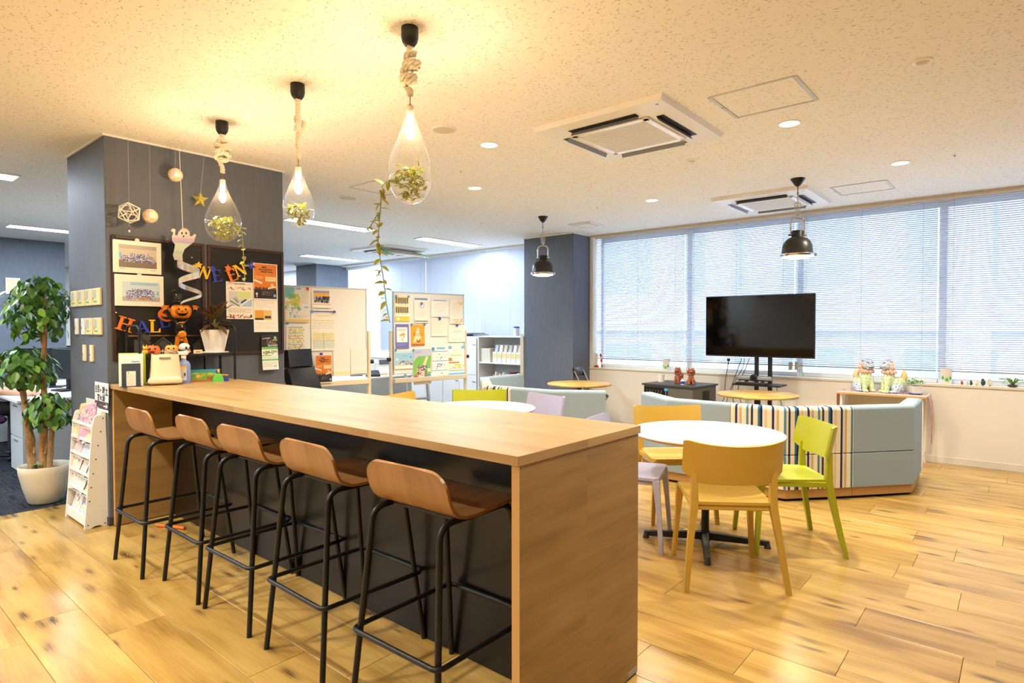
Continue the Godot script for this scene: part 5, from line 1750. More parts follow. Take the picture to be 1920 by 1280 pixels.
	for s in [-1.0, 1.0]:
		part(dr, "ear", MB.new().lathe([Vector2(0.006, 0.056), Vector2(0, 0.076)], 8, Vector3(0, 0, s * 0.010)).done(), M["yellow"])
	var sg := thing("name_block", "small white wooden block sign at the rack's front edge", "sign", Vector3(xf + 0.01, sy, on_x(370, 662, xf).z))
	sg.basis = facing(Vector3(1, 0, 0.3))
	part(sg, "block", MB.new().box(Vector3(0, 0.014, 0), Vector3(0.058, 0.028, 0.014), 0.002).done(), M["cream"])
	part(sg, "print", MB.new().box(Vector3(0, 0.014, 0.0075), Vector3(0.030, 0.008, 0.0006)).done(), M["orange"])
	# plant in a white pot
	var pp := on_x(404, 662, PILX + 0.2)
	var pl := thing("potted_aglaonema", "dark red-green leafy plant in a white tapered pot on the rack", "plant", Vector3(PILX + 0.19, sy, pp.z), deg_to_rad(20))
	var pot := MB.new()
	pot_frustum(pot, 0.046, 0.072, 0.010, 0.175)
	part(pl, "pot", pot.done(), M["white"])
	part(pl, "saucer", MB.new().box(Vector3(0, 0.005, 0), Vector3(0.14, 0.010, 0.14), 0.003).done(), M["white"])
	part(pl, "soil", MB.new().box(Vector3(0, 0.165, 0), Vector3(0.125, 0.01, 0.125)).done(), M["soil"])
	var li := Image.create(64, 4, false, Image.FORMAT_RGB8)
	for x in 64:
		var d := absf(x - 31.5) / 32.0
		var cc := rgb8(64, 76, 44) if d < 0.75 else rgb8(150, 74, 62)
		if d < 0.07: cc = rgb8(170, 90, 70)
		for y in 4: li.set_pixel(x, y, cc)
	var lm := mat("aglaonema_leaf", Color(1, 1, 1), 0.4)
	lm.albedo_texture = ImageTexture.create_from_image(li)
	var lmesh := [leaf_mesh(0.15, 0.062, 0.3, 0.3), leaf_mesh(0.12, 0.055, 0.3, 0.45), leaf_mesh(0.165, 0.06, 0.25, 0.2)]
	for i in 22:
		var a := i * 2.4
		var up := lerpf(1.6, -0.25, i / 21.0)
		var dir := Vector3(cos(a), up, sin(a)).normalized()
		part(pl, "leaf", lmesh[i % 3], lm, Vector3(cos(a) * 0.012, 0.19 + 0.05 * maxf(up, 0) + 0.02, sin(a) * 0.012), along(dir))
	part(pl, "stem", MB.new().bar(Vector3(0, 0.165, 0), Vector3(0, 0.27, 0), 0.008, 8).done(), M["leaf_green"])
	build_pumpkin_man(xb + 0.04, sy)

	# on the counter
	var cy := 1.0
	var fp := on_y(240, 720, cy)
	var fo := thing("file_stand", "white papers and lime folders held in a dark file stand on the counter", "file holder", Vector3(-4.60, cy, -1.452))
	fo.basis = facing(Vector3(0.93, 0, 0.36))
	part(fo, "foot_plate", MB.new().box(Vector3(0, 0.001, 0.02), Vector3(0.13, 0.002, 0.12)).done(), M["dark_metal"])
	var sp := Paint.new(96, 128, rgb8(60, 72, 86))
	sp.r(0.0, 0.0, 1, 0.12, rgb8(230, 232, 234)).r(0.25, 0.42, 0.5, 0.58, rgb8(236, 232, 222)).text(0.3, 0.54, 0.4, 0.2, 4, rgb8(120, 150, 190)).text(0.3, 0.76, 0.4, 0.2, 4, rgb8(220, 160, 90)).dot(0.36, 0.47, 0.05, rgb8(100, 190, 90)).r(0.55, 0.03, 0.4, 0.06, rgb8(110, 170, 230))
	part(fo, "front_card", MB.new().box(Vector3(0, 0.104, 0.0), Vector3(0.135, 0.205, 0.002)).done(), M["paper"], Vector3(0, 0, 0.028))
	part(fo, "stand_plate", sheet_mesh(0.108, 0.172), sp.mat(0.4), Vector3(0, 0.088, 0.032))
	for k in 3:
		part(fo, "papers", MB.new().box(Vector3(0, 0.108 + 0.003 * k, 0.018 - 0.010 * k), Vector3(0.14, 0.212, 0.007), 0.001).done(), [M["paper"], M["off_white"], mat("lime_paper", rgb8(206, 226, 150), 0.6)][k])
	part(fo, "folder", MB.new().box(Vector3(0.004, 0.112, -0.016), Vector3(0.155, 0.222, 0.012), 0.002).done(), mat("lime", rgb8(176, 204, 44), 0.5))
	part(fo, "folder", MB.new().box(Vector3(0.006, 0.108, -0.034), Vector3(0.15, 0.214, 0.016), 0.002).done(), M["lime"])
	# cream bin with a metal lid ring
	var bp := on_y(311, 722, cy)
	var bo := thing("cream_dispenser", "cream rounded tabletop bin with a silver rimmed opening", "bin", Vector3(bp.x - 0.10, cy, bp.z - 0.035))
	bo.basis = facing(Vector3(0.93, 0, 0.36))
	var body := func(s: float, q: float) -> Vector3:
		var a := q * TAU
		var e := 0.58
		var ca := signf(cos(a)) * pow(absf(cos(a)), e)
		var sa := signf(sin(a)) * pow(absf(sin(a)), e)
		var k := lerpf(1.0, 0.80, pow(s, 0.8))
		var y := 0.01 + s * 0.215
		if s > 0.9: y -= 0.018 * (0.5 + 0.5 * sa) * ((s - 0.9) / 0.1)
		return Vector3(ca * 0.100 * k, y, sa * 0.100 * k)
	part(bo, "body", MB.new().shell(14, 40, body, 0.006).done(), M["cream"])
	part(bo, "foot", MB.new().box(Vector3(0, 0.032, 0.07), Vector3(0.206, 0.05, 0.10), 0.018).done(), M["cream"])
	var rim := []
	for k in 30:
		var a := TAU * k / 30
		rim.append(Vector3(cos(a) * 0.078, 0.214 - 0.014 * sin(a), sin(a) * 0.075))
	part(bo, "rim_ring", MB.new().tube(rim, 0.006, 8, true).done(), M["chrome"])
	part(bo, "lid", MB.new().lathe([Vector2(0, 0.208), Vector2(0.076, 0.206)], 30).done(), M["white"])
	part(bo, "latch", MB.new().box(Vector3(0.0, 0.185, 0.088), Vector3(0.07, 0.018, 0.008), 0.004).done(), M["alu"])
	# spray bottle
	var qp := on_y(347, 718, cy)
	var qo := thing("spray_bottle", "blue spray bottle with white trigger beside the cream bin", "bottle", Vector3(qp.x - 0.02, cy, qp.z), deg_to_rad(50))
	part(qo, "bottle", MB.new().lathe([Vector2(0, 0), Vector2(0.042, 0.0), Vector2(0.045, 0.006), Vector2(0.045, 0.125), Vector2(0.036, 0.150), Vector2(0.018, 0.162), Vector2(0.016, 0.18)], 24, Vector3.ZERO, Vector3(1, 1, 0.65)).done(), mat("bottle_blue", rgb8(136, 158, 224), 0.3))
	var lp := Paint.new(64, 96, rgb8(222, 226, 240))
	lp.r(0, 0, 1, 0.15, rgb8(240, 200, 60)).text(0.08, 0.2, 0.84, 0.7, 9, rgb8(90, 90, 130)).r(0.7, 0.5, 0.2, 0.2, rgb8(60, 60, 80))
	part(qo, "label", sheet_mesh(0.06, 0.10), lp.mat(), Vector3(0, 0.072, 0.0305))
	part(qo, "collar", MB.new().lathe([Vector2(0.017, 0.175), Vector2(0.017, 0.195), Vector2(0, 0.195)], 16).done(), M["white"])
	part(qo, "trigger_head", MB.new().box(Vector3(-0.012, 0.212, 0), Vector3(0.085, 0.028, 0.022), 0.008).done(), M["white"])
	part(qo, "trigger", MB.new().tube([Vector3(-0.035, 0.205, 0), Vector3(-0.042, 0.185, 0), Vector3(-0.036, 0.165, 0)], 0.004, 6).done(), M["white"])
	# toy boxes and a green toy
	var tp := on_y(392, 715, cy)
	var to := thing("toy_box", "blue topped cardboard toy box with a track printed on its green front", "box", Vector3(tp.x - 0.05, cy, tp.z - 0.0))
	to.basis = facing(Vector3(0.95, 0, 0.30))
	var tb := Paint.new(128, 64, rgb8(120, 190, 80))
	tb.r(0, 0, 1, 0.12, rgb8(60, 150, 180)).r(0.0, 0.86, 1, 0.14, rgb8(226, 110, 60)).dot(0.32, 0.5, 0.11, rgb8(240, 170, 50)).dot(0.32, 0.5, 0.06, rgb8(210, 220, 150)).line(0.4, 0.6, 0.62, 0.3, 7, rgb8(240, 170, 50)).r(0.1, 0.2, 0.2, 0.08, rgb8(230, 220, 200)).speck(0.02, 0.15, 0.1, 0.6, 40, [rgb8(80, 60, 60), rgb8(220, 220, 210)], 5)
	part(to, "carton", MB.new().box(Vector3(0.0, 0.042, -0.035), Vector3(0.20, 0.084, 0.055), 0.002).done(), mat("carton_blue", rgb8(70, 160, 186), 0.5))
	part(to, "front_print", sheet_mesh(0.15, 0.072), tb.mat(), Vector3(-0.025, 0.038, -0.007))
	words(to, "mark", "PiZ", 0.020, M["red"], Vector3(0.026, 0.025, -0.004), 0.0006)
	var gp := on_y(413, 715, cy)
	var go := thing("toy_seesaw", "green and yellow plastic balancing toy in front of the toy box", "toy", Vector3(gp.x + 0.0, cy, gp.z + 0.015))
	go.basis = facing(Vector3(0.95, 0, 0.30))
	part(go, "stand", MB.new().lathe([Vector2(0, 0), Vector2(0.042, 0), Vector2(0.038, 0.012), Vector2(0.030, 0.045), Vector2(0.016, 0.058), Vector2(0, 0.058)], 14, Vector3.ZERO, Vector3(1, 1, 0.5)).done(), M["green"])
	part(go, "beam", MB.new().box(Vector3(0, 0.052, 0), Vector3(0.135, 0.007, 0.020), 0.003, Basis(Vector3.BACK, -0.10)).done(), M["yellow"])
	part(go, "wheel", MB.new().bar(Vector3(-0.012, 0.075, 0), Vector3(0.016, 0.078, 0), 0.012, 12).done(), M["black"])
	part(go, "hub", MB.new().bar(Vector3(-0.006, 0.075, 0), Vector3(0.010, 0.0775, 0), 0.0135, 12).done(), M["amber"])
	part(go, "blue_block", MB.new().box(Vector3(0.05, 0.014, -0.01), Vector3(0.04, 0.026, 0.03), 0.004).done(), M["blue"])

func pot_frustum(mb: MB, rb: float, rt: float, y0: float, y1: float) -> void:
	var c := [Vector3(-1, 0, -1), Vector3(1, 0, -1), Vector3(1, 0, 1), Vector3(-1, 0, 1)]
	for i in 4:
		var j := (i + 1) % 4
		var n: Vector3 = (c[i] + c[j]).normalized() + Vector3(0, -0.15, 0)
		mb.quad(c[i] * rb + Vector3(0, y0, 0), c[j] * rb + Vector3(0, y0, 0), c[j] * rt + Vector3(0, y1, 0), c[i] * rt + Vector3(0, y1, 0), n.normalized())
		mb.quad(c[i] * rt + Vector3(0, y1, 0), c[j] * rt + Vector3(0, y1, 0), c[j] * rt * 0.9 + Vector3(0, y1, 0), c[i] * rt * 0.9 + Vector3(0, y1, 0), Vector3.UP)
		mb.quad(c[i] * rt * 0.9 + Vector3(0, y1, 0), c[j] * rt * 0.9 + Vector3(0, y1, 0), c[j] * rt * 0.88 + Vector3(0, y1 - 0.02, 0), c[i] * rt * 0.88 + Vector3(0, y1 - 0.02, 0), -n)
	mb.quad(c[0] * rb + Vector3(0, y0, 0), c[1] * rb + Vector3(0, y0, 0), c[2] * rb + Vector3(0, y0, 0), c[3] * rb + Vector3(0, y0, 0), Vector3.DOWN)

func build_pumpkin_man(x: float, sy: float) -> void:
	var foil := mat("foil_orange", rgb8(226, 138, 40), 0.16)
	foil.metallic = 0.45
	var black: Material = M["black_gloss"]
	var c := on_x(341, 610, x)
	var o := thing("pumpkin_balloon", "orange foil pumpkin-headed balloon figure with a black hat and vest", "balloon", Vector3(x, 0, c.z))
	o.basis = facing(Vector3(1, 0, 0.2))
	var L := func(px: float, py: float) -> Vector3:
		var p := on_x(px, py, x)
		return Vector3(-(p.z - c.z), p.y, 0)
	var hc: Vector3 = L.call(339, 584)
	var head := MB.new()
	for k in 7:
		var a := PI * k / 6 - PI / 2
		head.ball(hc + Vector3(sin(a) * 0.038, 0, 0.012), Vector3(0.034, 0.050, 0.036), 14, 10)
	part(o, "head", head.done(), foil)
	var fc := MB.new()
	for s in [-1.0, 1.0]:
		fc.at(hc + Vector3(s * 0.022 + 0.002, 0.018, 0.044))
		fc.prism(PackedVector2Array([Vector2(-0.009, -0.007), Vector2(0.009, -0.007), Vector2(0, 0.011)]), 0.004)
	fc.at(hc + Vector3(0.002, 0.004, 0.047))
	fc.prism(PackedVector2Array([Vector2(-0.005, -0.004), Vector2(0.005, -0.004), Vector2(0, 0.006)]), 0.003)
	fc.at(hc + Vector3(0.002, -0.010, 0.044))
	fc.prism(PackedVector2Array([Vector2(-0.040, 0.004), Vector2(-0.02, -0.004), Vector2(0.02, -0.004), Vector2(0.040, 0.004), Vector2(0.022, -0.020), Vector2(0, -0.024), Vector2(-0.022, -0.020)]), 0.004)
	part(o, "face", fc.done(), black)
	var ht: Vector3 = L.call(335, 566)
	var hat := MB.new()
	hat.lathe([Vector2(0.0, -0.004), Vector2(0.052, 0.0), Vector2(0.050, 0.008), Vector2(0.034, 0.014), Vector2(0.028, 0.05), Vector2(0.016, 0.075), Vector2(0, 0.082)], 18, ht, Vector3(1, 1, 0.7))
	hat.tube([ht + Vector3(0, 0.06, 0), ht + Vector3(-0.025, 0.085, 0), ht + Vector3(-0.05, 0.075, 0)], [0.02, 0.013, 0.003], 10)
	part(o, "hat", hat.done(), black)
	var tc: Vector3 = L.call(339, 615)
	part(o, "vest", MB.new().lathe([Vector2(0.0, 0.056), Vector2(0.025, 0.052), Vector2(0.040, 0.03), Vector2(0.040, -0.01), Vector2(0.046, -0.04), Vector2(0.035, -0.05), Vector2(0, -0.052)], 18, tc, Vector3(1, 1, 0.7)).done(), black)
	part(o, "belly", MB.new().ball(tc + Vector3(0.004, -0.044, 0.012), Vector3(0.034, 0.034, 0.026), 14, 10).done(), foil)
	part(o, "bow_tie", MB.new().ball(tc + Vector3(0.004, 0.042, 0.022), Vector3(0.024, 0.006, 0.008), 12, 6).ball(tc + Vector3(0.005, 0.012, 0.028), Vector3(0.006, 0.008, 0.004), 8, 6).done(), foil)
	for s in [-1.0, 1.0]:
		var sh := tc + Vector3(s * 0.03, 0.04, 0.0)
		var hd: Vector3 = L.call(364, 580) if s > 0 else L.call(312, 580)
		part(o, "arm", MB.new().tube([sh, sh.lerp(hd, 0.5) + Vector3(0, -0.008, 0), hd], [0.014, 0.016, 0.014], 10).done(), black)
		var hand := MB.new()
		hand.ball(hd, Vector3(0.016, 0.014, 0.011), 12, 8)
		for k in 4:
			var a: float = PI / 2 + (k - 1.5) * 0.45 - s * 0.3
			hand.tube([hd, hd + Vector3(cos(a) * 0.024, sin(a) * 0.024, 0.002), hd + Vector3(cos(a) * 0.032, sin(a) * 0.032, 0.004)], [0.008, 0.0075, 0.005], 8)
		part(o, "hand", hand.done(), foil)
		var foot: Vector3 = L.call(330, 655) if s < 0 else L.call(354, 655)
		foot.y = sy + 0.006
		part(o, "leg", MB.new().tube([tc + Vector3(s * 0.018, -0.062, 0), (tc + Vector3(s * 0.02, -0.062, 0)).lerp(foot, 0.5), foot], [0.017, 0.016, 0.014], 12).ball(foot + Vector3(0, 0.004, 0.006), Vector3(0.015, 0.010, 0.018), 10, 6).done(), foil)
	part(o, "tail", MB.new().ball(tc + Vector3(0.003, -0.088, 0.006), Vector3(0.014, 0.014, 0.010), 10, 8).done(), foil)

# ---------------------------------------------------------------- switches, sign and magazine rack on the blue side
func build_switches() -> void:
	mat("switch_plate", rgb8(226, 208, 160), 0.5)
	mat("switch_screen", rgb8(176, 196, 196), 0.3)
	var z := PILZ
	var k := 0
	var rows := [[-5.595, 1.617], [-5.415, 1.617], [-5.235, 1.617], [-5.055, 1.617], [-5.235, 1.405], [-5.045, 1.405]]
	var lab := ["leftmost of four air conditioner controllers in the upper row", "second of four air conditioner controllers in the upper row", "third of four air conditioner controllers in the upper row", "rightmost of four air conditioner controllers in the upper row", "air conditioner controller beside the narrow white switches", "air conditioner controller at the end of the middle row"]
	for q in rows:
		var o := thing("wall_controller", "beige wall " + lab[k], "controller", Vector3(q[0], q[1], z), 0.0, "controllers on the pillar")
		part(o, "plate", MB.new().box(Vector3(0, 0, 0.008), Vector3(0.165, 0.122, 0.016), 0.004).done(), M["switch_plate"])
		part(o, "screen", MB.new().box(Vector3(-0.03, 0.018, 0.0165), Vector3(0.055, 0.06, 0.002)).done(), M["switch_screen"])
		part(o, "green_tag", MB.new().box(Vector3(-0.02, -0.035, 0.0165), Vector3(0.07, 0.012, 0.001)).done(), M["green"])
		part(o, "red_tag", MB.new().box(Vector3(-0.062, -0.012, 0.0165), Vector3(0.014, 0.02, 0.001)).done(), M["red"])
		k += 1
	k = 0
	lab = ["outer narrow white wall switch of the middle row", "inner narrow white wall switch of the middle row", "outer narrow beige wall switch of the lowest row", "inner narrow beige wall switch of the lowest row"]
	for q in [[-5.560, 1.405], [-5.395, 1.405], [-5.375, 1.207], [-5.205, 1.207]]:
		var o := thing("wall_switch", lab[k], "switch", Vector3(q[0], q[1], z), 0.0, "switches on the pillar")
		part(o, "plate", MB.new().box(Vector3(0, 0, 0.006), Vector3(0.078, 0.122, 0.012), 0.003).done(), M["white"] if k < 2 else M["switch_plate"])
		part(o, "rocker", MB.new().box(Vector3(0.006, 0, 0.013), Vector3(0.03, 0.09, 0.004), 0.001).done(), M["white_gloss"])
		part(o, "tag", MB.new().box(Vector3(-0.026, -0.012, 0.0125), Vector3(0.012, 0.016, 0.001)).done(), M["grey"])
		k += 1
	# paper sign with brushed characters
	var p := Paint.new(160, 120, rgb8(222, 224, 226))
	p.r(0, 0.66, 1, 0.26, rgb8(74, 62, 64)).r(0, 0.92, 1, 0.08, rgb8(236, 236, 238)).r(0, 0, 1, 0.06, rgb8(240, 240, 242))
	var ink := rgb8(52, 50, 54)
	var st := func(cx: float, cy: float, w: float, h: float, strokes: Array) -> void:
		for s in strokes:
			p.line(cx + s[0] * w, cy + s[1] * h, cx + s[2] * w, cy + s[3] * h, 5, ink)
	# right to left columns: 立 / 職場 / にも / 自習 / 日
	st.call(0.78, 0.16, 0.16, 0.26, [[0.5, 0, 0.5, 0.18], [0.1, 0.25, 0.9, 0.25], [0.3, 0.35, 0.36, 0.8], [0.72, 0.35, 0.62, 0.8], [0, 0.95, 1, 0.95]])
	st.call(0.56, 0.14, 0.17, 0.24, [[0, 0.1, 0.45, 0.1], [0.1, 0.1, 0.1, 0.8], [0.38, 0.1, 0.38, 1], [0.1, 0.35, 0.38, 0.35], [0.1, 0.6, 0.38, 0.6], [0, 0.85, 0.4, 0.78], [0.5, 0.2, 0.95, 0.2], [0.55, 0.5, 0.75, 0.5], [0.55, 0.5, 0.55, 0.8], [0.8, 0, 0.95, 0.95], [0.5, 0.38, 1, 0.38]])
	st.call(0.56, 0.42, 0.17, 0.22, [[0, 0.35, 0.35, 0.35], [0.18, 0.05, 0.18, 0.8], [0, 0.9, 0.35, 0.75], [0.5, 0.05, 0.95, 0.05], [0.5, 0.05, 0.5, 0.35], [0.95, 0.05, 0.95, 0.35], [0.5, 0.35, 0.95, 0.35], [0.4, 0.5, 1, 0.5], [0.55, 0.5, 0.45, 0.9], [0.75, 0.5, 0.6, 0.95], [0.95, 0.5, 0.85, 0.95]])
	st.call(0.40, 0.24, 0.08, 0.1, [[0.2, 0, 0.2, 1], [0.6, 0.3, 1, 0.3]])
	st.call(0.39, 0.46, 0.11, 0.16, [[0.5, 0, 0.4, 0.9], [0.4, 0.9, 0.9, 0.9], [0.1, 0.3, 0.9, 0.3], [0.1, 0.6, 0.9, 0.6]])
	st.call(0.20, 0.10, 0.15, 0.24, [[0.5, 0, 0.4, 0.15], [0.15, 0.2, 0.85, 0.2], [0.15, 0.2, 0.15, 1], [0.85, 0.2, 0.85, 1], [0.15, 0.45, 0.85, 0.45], [0.15, 0.7, 0.85, 0.7], [0.15, 1, 0.85, 1]])
	st.call(0.20, 0.42, 0.15, 0.22, [[0, 0.1, 1, 0.1], [0.2, 0.3, 0.8, 0.3], [0.2, 0.3, 0.2, 0.95], [0.8, 0.3, 0.8, 0.95], [0.2, 0.6, 0.8, 0.6], [0.2, 0.95, 0.8, 0.95]])
	st.call(0.06, 0.14, 0.09, 0.24, [[0.1, 0.1, 0.9, 0.1], [0.1, 0.45, 0.9, 0.45], [0.1, 0.1, 0.1, 0.9], [0.9, 0.1, 0.9, 0.9], [0.1, 0.9, 0.9, 0.9]])
	p.text(0.06, 0.78, 0.5, 0.05, 1, rgb8(210, 206, 208)).line(0.66, 0.80, 0.9, 0.80, 5, rgb8(240, 240, 240)).line(0.82, 0.74, 0.92, 0.80, 4, rgb8(240, 240, 240)).line(0.82, 0.86, 0.92, 0.80, 4, rgb8(240, 240, 240))
	poster("pillar_sign", "white and dark paper sign with brushed characters at the pillar's edge", "sign", Vector3(-5.003, 0.903, PILZ + 0.004), Basis.IDENTITY, Vector2(0.30, 0.205), p)

func build_magazine_rack() -> void:
	var xr := -4.925
	var xl := -5.395
	var o := thing("magazine_rack", "white magazine rack full of leaflets against the pillar", "rack", Vector3((xl + xr) / 2, 0, -1.30))
	var pts := []
	for q in [[158.5, 993.5], [163, 940], [173, 800], [177, 783], [181, 779], [198, 777], [205, 985], [193, 988], [187, 984], [178, 986], [170, 991]]:
		var p := on_x(q[0], q[1], xr)
		pts.append(Vector2(p.z + 1.30, maxf(p.y, 0.0)))
	var floor_y: float = pts[0].y
	var poly := PackedVector2Array()
	for p in pts: poly.append(p)
	# the panel lies in the zy plane
	var zb := Basis(Vector3(0, 0, 1), Vector3(0, 1, 0), Vector3(-1, 0, 0))
	for s in [1.0, -1.0]:
		var mb := MB.new()
		mb.at(Vector3(s * (xr - xl) / 2 + (0.0 if s > 0 else 0.018), 0, 0), zb)
		mb.prism(poly, 0.018)
		var pn := part(o, "side_panel", mb.done(), M["off_white"] if false else M["white"])
		if s > 0:
			for q in [[165, 985], [197, 980], [168, 940], [171, 914], [175, 888], [180, 861], [184, 835], [189, 809], [193, 784]]:
				var p := on_x(q[0], q[1], xr + 0.001)
				part(pn, "screw_cap", MB.new().lathe([Vector2(0, 0), Vector2(0.005, 0.0)], 10).done(), M["dark_grey"], Vector3((xr - xl) / 2 + 0.001, p.y, p.z + 1.30), Basis(Vector3.FORWARD, PI / 2))
	var w := xr - xl - 0.036
	# front slope runs from the foot to the top
	var f0 := Vector3(0, 0.02, poly[0].x - 0.012)
	var f1 := Vector3(0, 0.84, poly[2].x - 0.006)
	for k in 6:
		var t: float = [0.04, 0.27, 0.42, 0.57, 0.71, 0.84][k]
		var p := f0.lerp(f1, t)
		part(o, "lip", MB.new().box(p, Vector3(w, 0.075 if k == 0 else 0.022, 0.014), 0.005).done(), M["white"])
		part(o, "shelf", MB.new().box(p + Vector3(0, -0.03, -0.04), Vector3(w, 0.008, 0.07)).done(), M["white"])
	part(o, "rear_panel", MB.new().box(Vector3(0, 0.44, poly[6].x + 0.006), Vector3(w, 0.86, 0.006)).done(), M["white"])
	# leaflets and bags standing in the tiers
	var designs := []
	for k in 8:
		var base: Color = [rgb8(224, 214, 206), rgb8(214, 190, 186), rgb8(230, 218, 196), rgb8(196, 206, 222), rgb8(228, 206, 160), rgb8(200, 216, 206), rgb8(228, 160, 176), rgb8(236, 200, 110)][k]
		var p := Paint.new(64, 88, base)
		p.rr.seed = 50 + k
		p.speck(0.05, 0.05, 0.9, 0.6, 90, [base.darkened(0.2), base.lightened(0.4), rgb8(170, 90, 90), rgb8(120, 140, 190), rgb8(236, 224, 160)], 9).text(0.1, 0.72, 0.8, 0.2, 4, base.darkened(0.4))
		designs.append(p.mat())
	var n := 0
	var lab := ["pink", "floral", "cream", "blue grey", "sand coloured", "pale green", "rose red", "golden"]
	for q in [[0.84, 6, 0.05, 0.10], [0.84, 2, -0.10, 0.06], [0.84, 4, 0.14, 0.05], [0.71, 7, -0.13, 0.02], [0.71, 3, 0.02, 0.04], [0.71, 0, 0.13, 0.06], [0.57, 1, -0.10, -0.02], [0.57, 3, 0.08, 0.03], [0.57, 4, 0.14, 0.0], [0.42, 2, -0.12, 0.0], [0.42, 0, 0.03, -0.03], [0.42, 3, 0.13, 0.02], [0.27, 0, -0.12, 0.05], [0.27, 5, 0.0, -0.04], [0.27, 4, 0.12, 0.02], [0.05, 0, -0.08, 0.0], [0.05, 5, 0.08, 0.02]]:
		var p := f0.lerp(f1, q[0])
		var ln := 0.25
		var bs := Basis(Vector3.UP, q[3] * 2.0) * Basis(Vector3.RIGHT, -0.22 - 0.03 * (n % 3)) * Basis(Vector3.BACK, q[3] * 2.5)
		var lo := thing("leaflet", "%s leaflet in the white magazine rack, %s tier" % [lab[q[1]], {0.84: "top", 0.71: "second", 0.57: "third", 0.42: "fourth", 0.27: "fifth", 0.05: "lowest"}[q[0]]], "leaflet", o.position + p + Vector3(q[2], -0.02 - (0.09 if q[0] > 0.8 else 0.0), -0.016 - 0.004 * (n % 3)), 0.0, "leaflets in the magazine rack")
		lo.basis = bs
		part(lo, "cover", sheet_mesh(0.185, ln, 0.003, 0.015), designs[q[1]], Vector3(0, ln / 2, 0))
		n += 1

# ---------------------------------------------------------------- whiteboards
func on_plane(x: float, y: float, p: Vector3, n: Vector3) -> Vector3:
	var d := ray(x, y)
	return cam_pos + d * ((p - cam_pos).dot(n) / d.dot(n))

func whiteboard(label: String, right_end: Vector3, t: Vector3, ln: float, y0: float, y1: float, m: Material) -> Array:
	var n := Vector3(-t.z, 0, t.x).normalized()
	var mid := right_end - t * ln / 2
	var o := thing("whiteboard", label, "whiteboard", Vector3(mid.x, 0, mid.z), 0.0, "rolling whiteboards")
	o.basis = facing(n)
	var h := y1 - y0
	part(o, "board", MB.new().box(Vector3(0, (y0 + y1) / 2, 0), Vector3(ln, h, 0.02)).done(), M["white_gloss"])
	for e in [[0, 1], [0, -1], [1, 0], [-1, 0]]:
		var sz := Vector3(0.016, h, 0.028) if e[0] != 0 else Vector3(ln, 0.016, 0.028)
		part(o, "edge_rail", MB.new().box(Vector3(e[0] * (ln / 2 - 0.008), (y0 + y1) / 2 + e[1] * (h / 2 - 0.008), 0), sz, 0.003).done(), M["light_grey"])
	for q in [[-1, 1], [1, 1], [1, -1], [-1, -1]]:
		part(o, "corner_cap", MB.new().box(Vector3(q[0] * (ln / 2 - 0.008), (y0 + y1) / 2 + q[1] * (h / 2 - 0.008), 0.001), Vector3(0.022, 0.022, 0.03), 0.004).done(), M["beige_trim"])
	for s in [-1.0, 1.0]:
		var x: float = s * (ln / 2 + 0.026)
		part(o, "post", MB.new().box(Vector3(x, 0.71, -0.004), Vector3(0.032, 1.30, 0.032), 0.004).done(), m)
		part(o, "pivot_knob", MB.new().bar(Vector3(x + s * 0.01, 1.04, 0.0), Vector3(x + s * 0.045, 1.04, 0.0), 0.022, 14).done(), M["black"])
		part(o, "foot", MB.new().box(Vector3(x, 0.07, 0), Vector3(0.034, 0.03, 0.56), 0.006).done(), m)
		for z in [-0.25, 0.25]:
			part(o, "caster", MB.new().bar(Vector3(x - 0.010, 0.0265, z), Vector3(x + 0.010, 0.0265, z), 0.0265, 14).done(), M["black"])
	part(o, "pen_tray", MB.new().box(Vector3(0, y0 - 0.065, 0.03), Vector3(ln + 0.02, 0.05, 0.07), 0.005).done(), m)
	return [mid, n, o.basis]

func pin_up(wb: Array, called: String, label: String, cat: String, x0: float, y0: float, x1: float, y1: float, p: Paint, off := 0.0155) -> Node3D:
	var a := on_plane(x0, y0, wb[0], wb[1])
	var b := on_plane(x1, y0, wb[0], wb[1])
	var c := on_plane((x0 + x1) / 2, y1, wb[0], wb[1])
	var top := (a + b) / 2
	var h := top.y - c.y
	return poster(called, label, cat, Vector3(top.x, top.y - h / 2, top.z) + wb[1] * off, wb[2], Vector2((b - a).length(), h), p, "papers on the whiteboards", 0.006)

func magnet(wb: Array, x: float, y: float, m: String, label: String, bar := false) -> void:
	var p := on_plane(x, y, wb[0], wb[1])
	var mb := MB.new().lathe([Vector2(0, 0.009), Vector2(0.012, 0.008), Vector2(0.014, 0.002), Vector2(0.014, 0.0)], 14)
	if bar: mb = MB.new().box(Vector3(0, 0.005, 0), Vector3(0.03, 0.01, 0.03), 0.003)
	var o := solo("magnet", mb.done(), M[m], label, "magnet", p + wb[1] * 0.0245, wb[2] * Basis(Vector3.RIGHT, PI / 2), "round magnets on the whiteboards")

